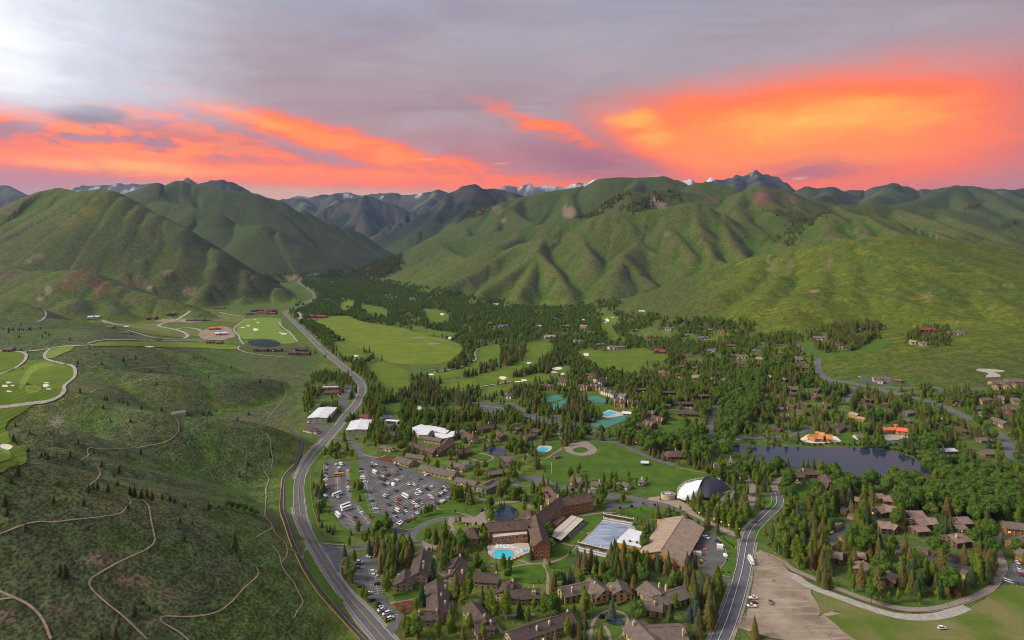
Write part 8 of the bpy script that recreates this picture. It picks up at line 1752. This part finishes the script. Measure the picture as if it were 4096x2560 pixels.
cars('A3', 40,'in the blue-grey condo lot', '605,502,w 580,514,k'); cars('A3', 30,'at the garage court', '1242,628,s 1270,635,w 1300,642,k 1330,645,k 1360,658,s 1570,718,r 1600,728,k'); cars('A3', 65,'in the hotel annex car park', '2358,790,w 2385,793,r 2375,862,w 2368,898,r 2395,903,k 2240,952,w 2270,964,w 2300,972,s 2335,978,b 2390,988,b 2412,882,s')
cars('B2', 60,'at the red-brown motel', '1590,600,w 1620,602,b 1650,600,w 1685,600,w 1700,612,s'); cars('B2', -50,'in the long car park near the tennis courts', '130,690,k 150,697,b 215,707,s 235,707,w 255,710,w 130,727,s 355,752,w'); cars('B1', -50,'beside the brown hall', '835,422,w 880,442,w 815,470,w 800,497,w'); cars('B1', -40,'near the works yard', '490,738,w 945,892,k 1325,807,wv 1270,690,s'); cars('B1', -50,'in the oval car park', '2100,588,k 2190,657,k 2220,657,k 2145,627,w'); cars('B3', -50,'near the lake houses', '115,810,s 130,818,w 150,825,b 1700,765,k 1712,772,b 1724,778,w 1736,784,k 870,308,w 1080,350,b 1060,347,w 1100,350,w 290,1318,w 400,1305,k'); cars('B2', 10,'on the bridge road', '2400,874,k'); cars('B2', 0,'in front of the brown lawn house', '1515,1103,r 1440,1050,w')
# ------------------------------------------------------------------ yard things
def box_thing(name, lab, cat, tile, x, y, hx, hy, h, mat, ang=0, lid=None, lidname='lid'):
    g = G(*S(tile, [(x, y)])[0]); e = thing(name, (g.x, g.y, g.z+.2), lab, cat); a = R(ang); ax = (math.cos(a), math.sin(a)); ay = (-ax[1], ax[0])
    V = []; Fc = []; boxv(g, ax, ay, hx, hy, g.z+.2, g.z+h, V, Fc); part('body', V, Fc, mat, e)
    V = []; Fc = []; boxv(g, ax, ay, hx*1.03, hy*1.03, g.z+h, g.z+h+.12, V, Fc); part(lidname, V, Fc, lid or mat, e)
    for s in (-1,1): V = []; Fc = []; boxv((g.x+ax[0]*s*hx*.7, g.y+ax[1]*s*hx*.7), ax, ay, .12, hy*1.02, g.z, g.z+.2, V, Fc); part('skid', V, Fc, 'trim_dark', e)
    return e
box_thing('container', 'cream storage container in the rink yard', 'container', 'A2', 1748,710,3.0,1.3,2.6,'wall_cream', -8,'trim_cream', 'roof')
box_thing('barrier', 'bright orange barrier on the yard asphalt', 'barrier', 'A2', 1825,664,1.1,.6,1.2,'orange_plastic', 0); box_thing('brick_enclosure', 'brown brick bin enclosure beside the rink barn trees', 'enclosure', 'A2', 1765,632,2.2,1.6,2.0,'wall_brick', -5,'trim_dark', 'top'); box_thing('skip', 'green metal skip in the rink yard', 'skip', 'A2', 1757,785,2.4,1.2,1.5,'green_metal', -50,'trim_dark', 'top'); box_thing('loader', 'small yellow and black loader beside the green skip', 'loader', 'A2', 1800,765,.9,.7,1.5,'paint_y', 30,'trim_dark', 'canopy')
box_thing('trailer', 'white box trailer at the yard kerb', 'trailer', 'A2', 1965,640,2.2,1.2,2.3,'cloth_white', -15, None, 'roof'); box_thing('trailer', 'low grey flatbed trailer at the yard kerb', 'trailer', 'A2', 1968,665,2.4,1.2,.9,'wall_grey', -10, None, 'deck'); box_thing('utility_cabinet', 'white utility cabinet on the yard edge', 'cabinet', 'A2', 2018,722,1.0,1.8,1.4,'cloth_white', 5, None, 'roof'); box_thing('trailer', 'small white box trailer among the parked cars', 'trailer', 'L1', 805,690,2.0,1.1,2.4,'cloth_white', -45, None, 'roof'); box_thing('motorhome', 'cream motorhome in the big car park', 'motorhome', 'L1', 525,505,3.4,1.2,2.9,'wall_cream', -45,'cloth_white', 'roof')
tank = thing('water_tank', G(*S('B0', [(1690,655)])[0]),'round white water tank in the sage hollow', 'tank'); g = G(*S('B0', [(1690,655)])[0]); V = []; Fc = []
for z_ in (-2,3.4):
    for k in range(20): V.append((g.x+9*math.cos(k*.31416), g.y+9*math.sin(k*.31416), g.z+z_))
part('shell', V, [(k, (k+1) % 20,20+(k+1) % 20,20+k) for k in range(20)],'concrete', tank); part('roof', V[20:],[tuple(range(20))],'roof_grey', tank)
# ------------------------------------------------------------------ lamps, signs, flagpole
m, b, p = newmat('lamp_glow', .4,.3); p.inputs['Base Color'].default_value = (.9,.6,.3,1); p.inputs['Emission Color'].default_value = (1,.55,.25,1); p.inputs['Emission Strength'].default_value = 1.6
def post(name, lab, cat, tile, x, y, h, headmat, hs, group=None, pm='timber', r=.14):
    g = G(*S(tile, [(x, y)])[0]); e = thing(name, (g.x, g.y, g.z), lab, cat, group)
    V = []; Fc = []; boxv(g, (1,0),(0,1), r, r, g.z-.2, g.z+h, V, Fc); part('post', V, Fc, pm, e)
    V = []; Fc = []; boxv(g, (1,0),(0,1), hs[0], hs[1], g.z+h, g.z+h+hs[2], V, Fc); part('lamp_head' if cat == 'lamp' else 'panel', V, Fc, headmat, e); return e
for x, y in ((1768,350),(1838,382),(1910,412),(1976,440),(2048,470),(2148,505)): post('street_lamp', 'timber street lamp along the brick promenade', 'lamp', 'A2', x, y, 3.6,'lamp_glow', (.32,.32,.5),'promenade lamps')
for lab, x, y in (('yellow-green crossing sign on the yard verge', 2115,665),('yellow-green crossing sign beside the white bus', 2297,712),('yellow-green crossing sign on the dirt lot edge', 2267,958)): post('road_sign', lab, 'sign', 'A2', x, y, 2.2,'sign_yellow', (.55,.06,1.0), None, 'metal_cap', .07)
post('flagpole', 'tall white flagpole on the great lawn', 'flagpole', 'B2', 373,1215,11,'cloth_white', (.3,.1,.2), None, 'cloth_white', .16); post('utility_pole', 'pale pole at the end of the lower car park', 'pole', 'L3', 330,1360,9,'metal_cap', (.25,.25,.2), None, 'metal_cap', .14); post('utility_pole', 'thin pole in front of the shop row', 'pole', 'L1', 945,385,9,'metal_cap', (.2,.2,.2), None, 'metal_cap', .12)
post('entrance_sign', 'stone and timber entrance sign by the drive mouth', 'sign', 'A1', 825,835,.6,'timber', (1.6,.3,1.0), None, 'wall_stone', .5)
# ------------------------------------------------------------------ pool furniture
def lounger(x, y, ang):
    g = G(*S('L0', [(x, y)])[0]); e = thing('sun_lounger', (g.x, g.y, .45),'white sun lounger in the arc behind the round pool', 'sun lounger', 'pool loungers'); e.rotation_euler = (0,0, ang)
    if 'lg' not in VM:
        V = []; Fc = []; boxv((.3,0),(1,0),(0,1),.75,.33,.30,.42, V, Fc); a = make_mesh('seat', V, Fc, 'cloth_white')
        V = []; Fc = []; slab([(-.45,-.33,.42),(-.45,.33,.42),(-1.0,.33,.95),(-1.0,-.33,.95)],.08, V, Fc); c = make_mesh('backrest', V, Fc, 'cloth_white')
        V = []; Fc = []; boxv((0,0),(1,0),(0,1),.06,.3,0,.3, V, Fc); VM['lg'] = (a, c, make_mesh('leg', V, Fc, 'metal_cap'))
    for nm, me, lx in (('seat', VM['lg'][0],0),('backrest', VM['lg'][1],0),('leg', VM['lg'][2],-.35),('leg', VM['lg'][2],.9)):
        o = bpy.data.objects.new(nm, me); COL.objects.link(o); o.parent = e; o.location = (lx, 0,0)
for i in range(16): lounger(680+i*20,1108+6*math.sin(i), R(-80+2*i))
for i in range(13): lounger(700+i*21,1085, R(-85))
for i in range(6): lounger(1000+i*5,1165+i*9, R(10)); lounger(1060+i*5,1140+i*9, R(15))
for i, (x, y) in enumerate(((580,1100),(630,1090),(700,1070),(790,1065),(865,1055),(910,1050),(980,1045),(1030,1040),(820,1085),(1085,1090),(1105,1115),(600,1140),(930,1085),(750,1090))):
    g = G(*S('L0', [(x, y)])[0]); e = thing('parasol', (g.x, g.y, .4),'folded cream parasol among the pool loungers', 'parasol', 'pool parasols'); V = []; Fc = []; boxv(g, (1,0),(0,1),.04,.04,.4,2.7, V, Fc); part('pole', V, Fc, 'timber', e)
    V = []; Fc = []; tube(V, Fc, [(g.x, g.y, 1.3),(g.x, g.y, 1.7),(g.x, g.y, 2.75)],[.12,.3,.03],6); part('canopy', V, Fc, 'trim_cream', e)
# ------------------------------------------------------------------ fences
def fence(lab, tile, pts, h=1.1, sp=3.0, mat='timber', post_r=.09, rails=(.45,.95), rr=.05, name='fence', cat='fence', pmat=None):
    P = [G(*q) for q in smooth(S(tile, pts),4)]; d = np.r_[0, np.cumsum([(P[i+1]-P[i]).length for i in range(len(P)-1)])]
    n = max(int(d[-1]/sp),2); Q = [Vector((np.interp(t, d, [v.x for v in P]), np.interp(t, d, [v.y for v in P]), np.interp(t, d, [v.z for v in P]))) for t in np.linspace(0, d[-1], n+1)]
    e = thing(name, tuple(Q[0]), lab, cat)
    for i, q in enumerate(Q):
        V = []; Fc = []; boxv(q, (1,0),(0,1), post_r, post_r, q.z-.2, q.z+h, V, Fc); part('post', V, Fc, pmat or mat, e)
        if i:
            V = []; Fc = []
            for z_ in rails: bar(Q[i-1]+Vector((0,0, h*z_)), q+Vector((0,0, h*z_)), rr, V, Fc)
            part('rail', V, Fc, mat, e)
fence('tan timber rail beside the upper bike path', 'A1', [(240,-10),(232,120),(225,295),(260,400),(300,530),(340,640)],.9,6,'timber', .12,(.5,),.3)
fence('tan timber rail beside the lower bike path', 'A1', [(370,700),(430,830),(520,980),(600,1090),(720,1230),(850,1370),(980,1512)],.9,6,'timber', .12,(.5,),.2)
fence('yellowish rail between road verge and west car park', 'A1', [(515,-40),(518,100),(540,270),(570,380),(597,452)],1.0,6,'wall_ochre', .1,(.6,),.16); fence('wooden retaining rail along the upper bike path bend', 'B1', [(240,1360),(250,1260),(300,1190),(355,1135)],1.0,6,'chimney_tan', .15,(.5,),.35)
fence('low log edging along the gravel path', 'A3', [(0,715),(130,780),(230,880),(380,930),(560,1010),(760,1100),(960,1170),(1160,1225),(1400,1252),(1700,1215),(1980,1120)],.5,5,'wall_brown', .2,(.7,),.16); fence('pole fence under the trees along the gravel path', 'A3', [(0,685),(110,730),(200,790)],1.2,4); fence('rusty rail between the road and the dirt lot', 'A2', [(2285,850),(2265,1000),(2235,1150),(2195,1330)],.7,6,'wall_brown', .12,(.6,),.12)
fence('brick-pillared pool fence with glass panels', 'L0', [(575,1210),(620,1255),(690,1290),(770,1308),(860,1305),(940,1290),(1010,1265),(1060,1245)],1.5,3.2,'metal_cap', .35,(.3,.9),.05, pmat='wall_brick'); fence('timber fence behind the pavilion lawn', 'B2', [(1540,1165),(1650,1180),(1760,1205),(1890,1222)],1.2,5,'timber', .12,(.3,.6,.9),.1)
fence('dark mesh fence round the tennis courts', 'B2', [(262,570),(262,505),(420,468),(600,488)],3,6,'trim_dark', .08,(.3,.65,.98),.05); fence('dark mesh fence round the lower tennis courts', 'B2', [(705,758),(860,805),(1030,745),(1145,688)],3,6,'trim_dark', .08,(.3,.65,.98),.05)
fence('pale stone bridge parapet over the creek', 'B2', [(2080,878),(2150,900),(2215,892)],1.2,4,'concrete', .3,(.5,),.4,'bridge_parapet', 'bridge')
# ------------------------------------------------------------------ people walking
def person(lab, tile, x, y, ang, cloth):
    g = G(*S(tile, [(x, y)])[0]); me = bpy.data.meshes.new('person')
    P = [(0,0,.95),(0,0,1.2),(0,0,1.42),(0,0,1.52),(0,0,1.66),(.1,.0,.9),(.13,.14,.5),(.13,.02,.06),(.13,.16,.03),(-.1,0,.9),(-.12,-.05,.5),(-.12,-.25,.1),(-.12,-.12,.04),(.2,0,1.38),(.27,-.06,1.1),(.25,.06,.85),(-.2,0,1.38),(-.27,.08,1.1),(-.25,.2,.88)]
    E = [(0,1),(1,2),(2,3),(3,4),(0,5),(5,6),(6,7),(7,8),(0,9),(9,10),(10,11),(11,12),(2,13),(13,14),(14,15),(2,16),(16,17),(17,18)]
    rad = [.15,.15,.14,.06,.11,.1,.07,.05,.04,.1,.07,.05,.04,.07,.05,.035,.07,.05,.035]
    me.from_pydata(P, E, []); me.materials.append(M[cloth]); o = bpy.data.objects.new('person', me); COL.objects.link(o)
    o.modifiers.new('skin', 'SKIN'); me.skin_vertices or None
    if not me.skin_vertices: bpy.context.view_layer.objects.active = o
    for sv, r_ in zip(me.skin_vertices[0].data, rad): sv.radius = (r_, r_)
    me.skin_vertices[0].data[0].use_root = True
    sb = o.modifiers.new('smooth', 'SUBSURF'); sb.levels = 1; sb.render_levels = 1
    o.location = (g.x, g.y, g.z+.1); o.rotation_euler = (0,0, R(ang)); tag(o, lab, 'person')
try:
    person('person in black walking toward the crossing sign', 'A2', 2333,745,60,'trim_dark'); person('person in dark clothes behind on the bare lot', 'A2', 2352,775,70,'roof_navy'); person('person in brown walking on the bare dirt lot', 'A2', 2372,758,80,'wall_brown'); person('person in dark clothes walking on the gravel path', 'A3', 1705,1190,20,'trim_dark')
except Exception as ex: print('PERSON', ex)

# ------------------------------------------------------------------ evening haze in the air
V = []; Fc = []; boxv((0,12000),(1,0),(0,1),29000,12500,-40,2700, V, Fc)
m = bpy.data.materials.new('haze'); m.use_nodes = True; m.node_tree.nodes.clear()
ho = m.node_tree.nodes.new('ShaderNodeOutputMaterial'); hv_ = m.node_tree.nodes.new('ShaderNodeVolumePrincipled')
hv_.inputs['Color'].default_value = (.36,.56,1.0,1); hv_.inputs['Density'].default_value = 2.0e-5; hv_.inputs['Anisotropy'].default_value = .2
m.node_tree.links.new(hv_.outputs[0], ho.inputs['Volume'])
hz = mesh_obj('haze', V, Fc, m); tag(hz, 'thin blue evening haze over the whole valley', 'haze', kind='stuff')
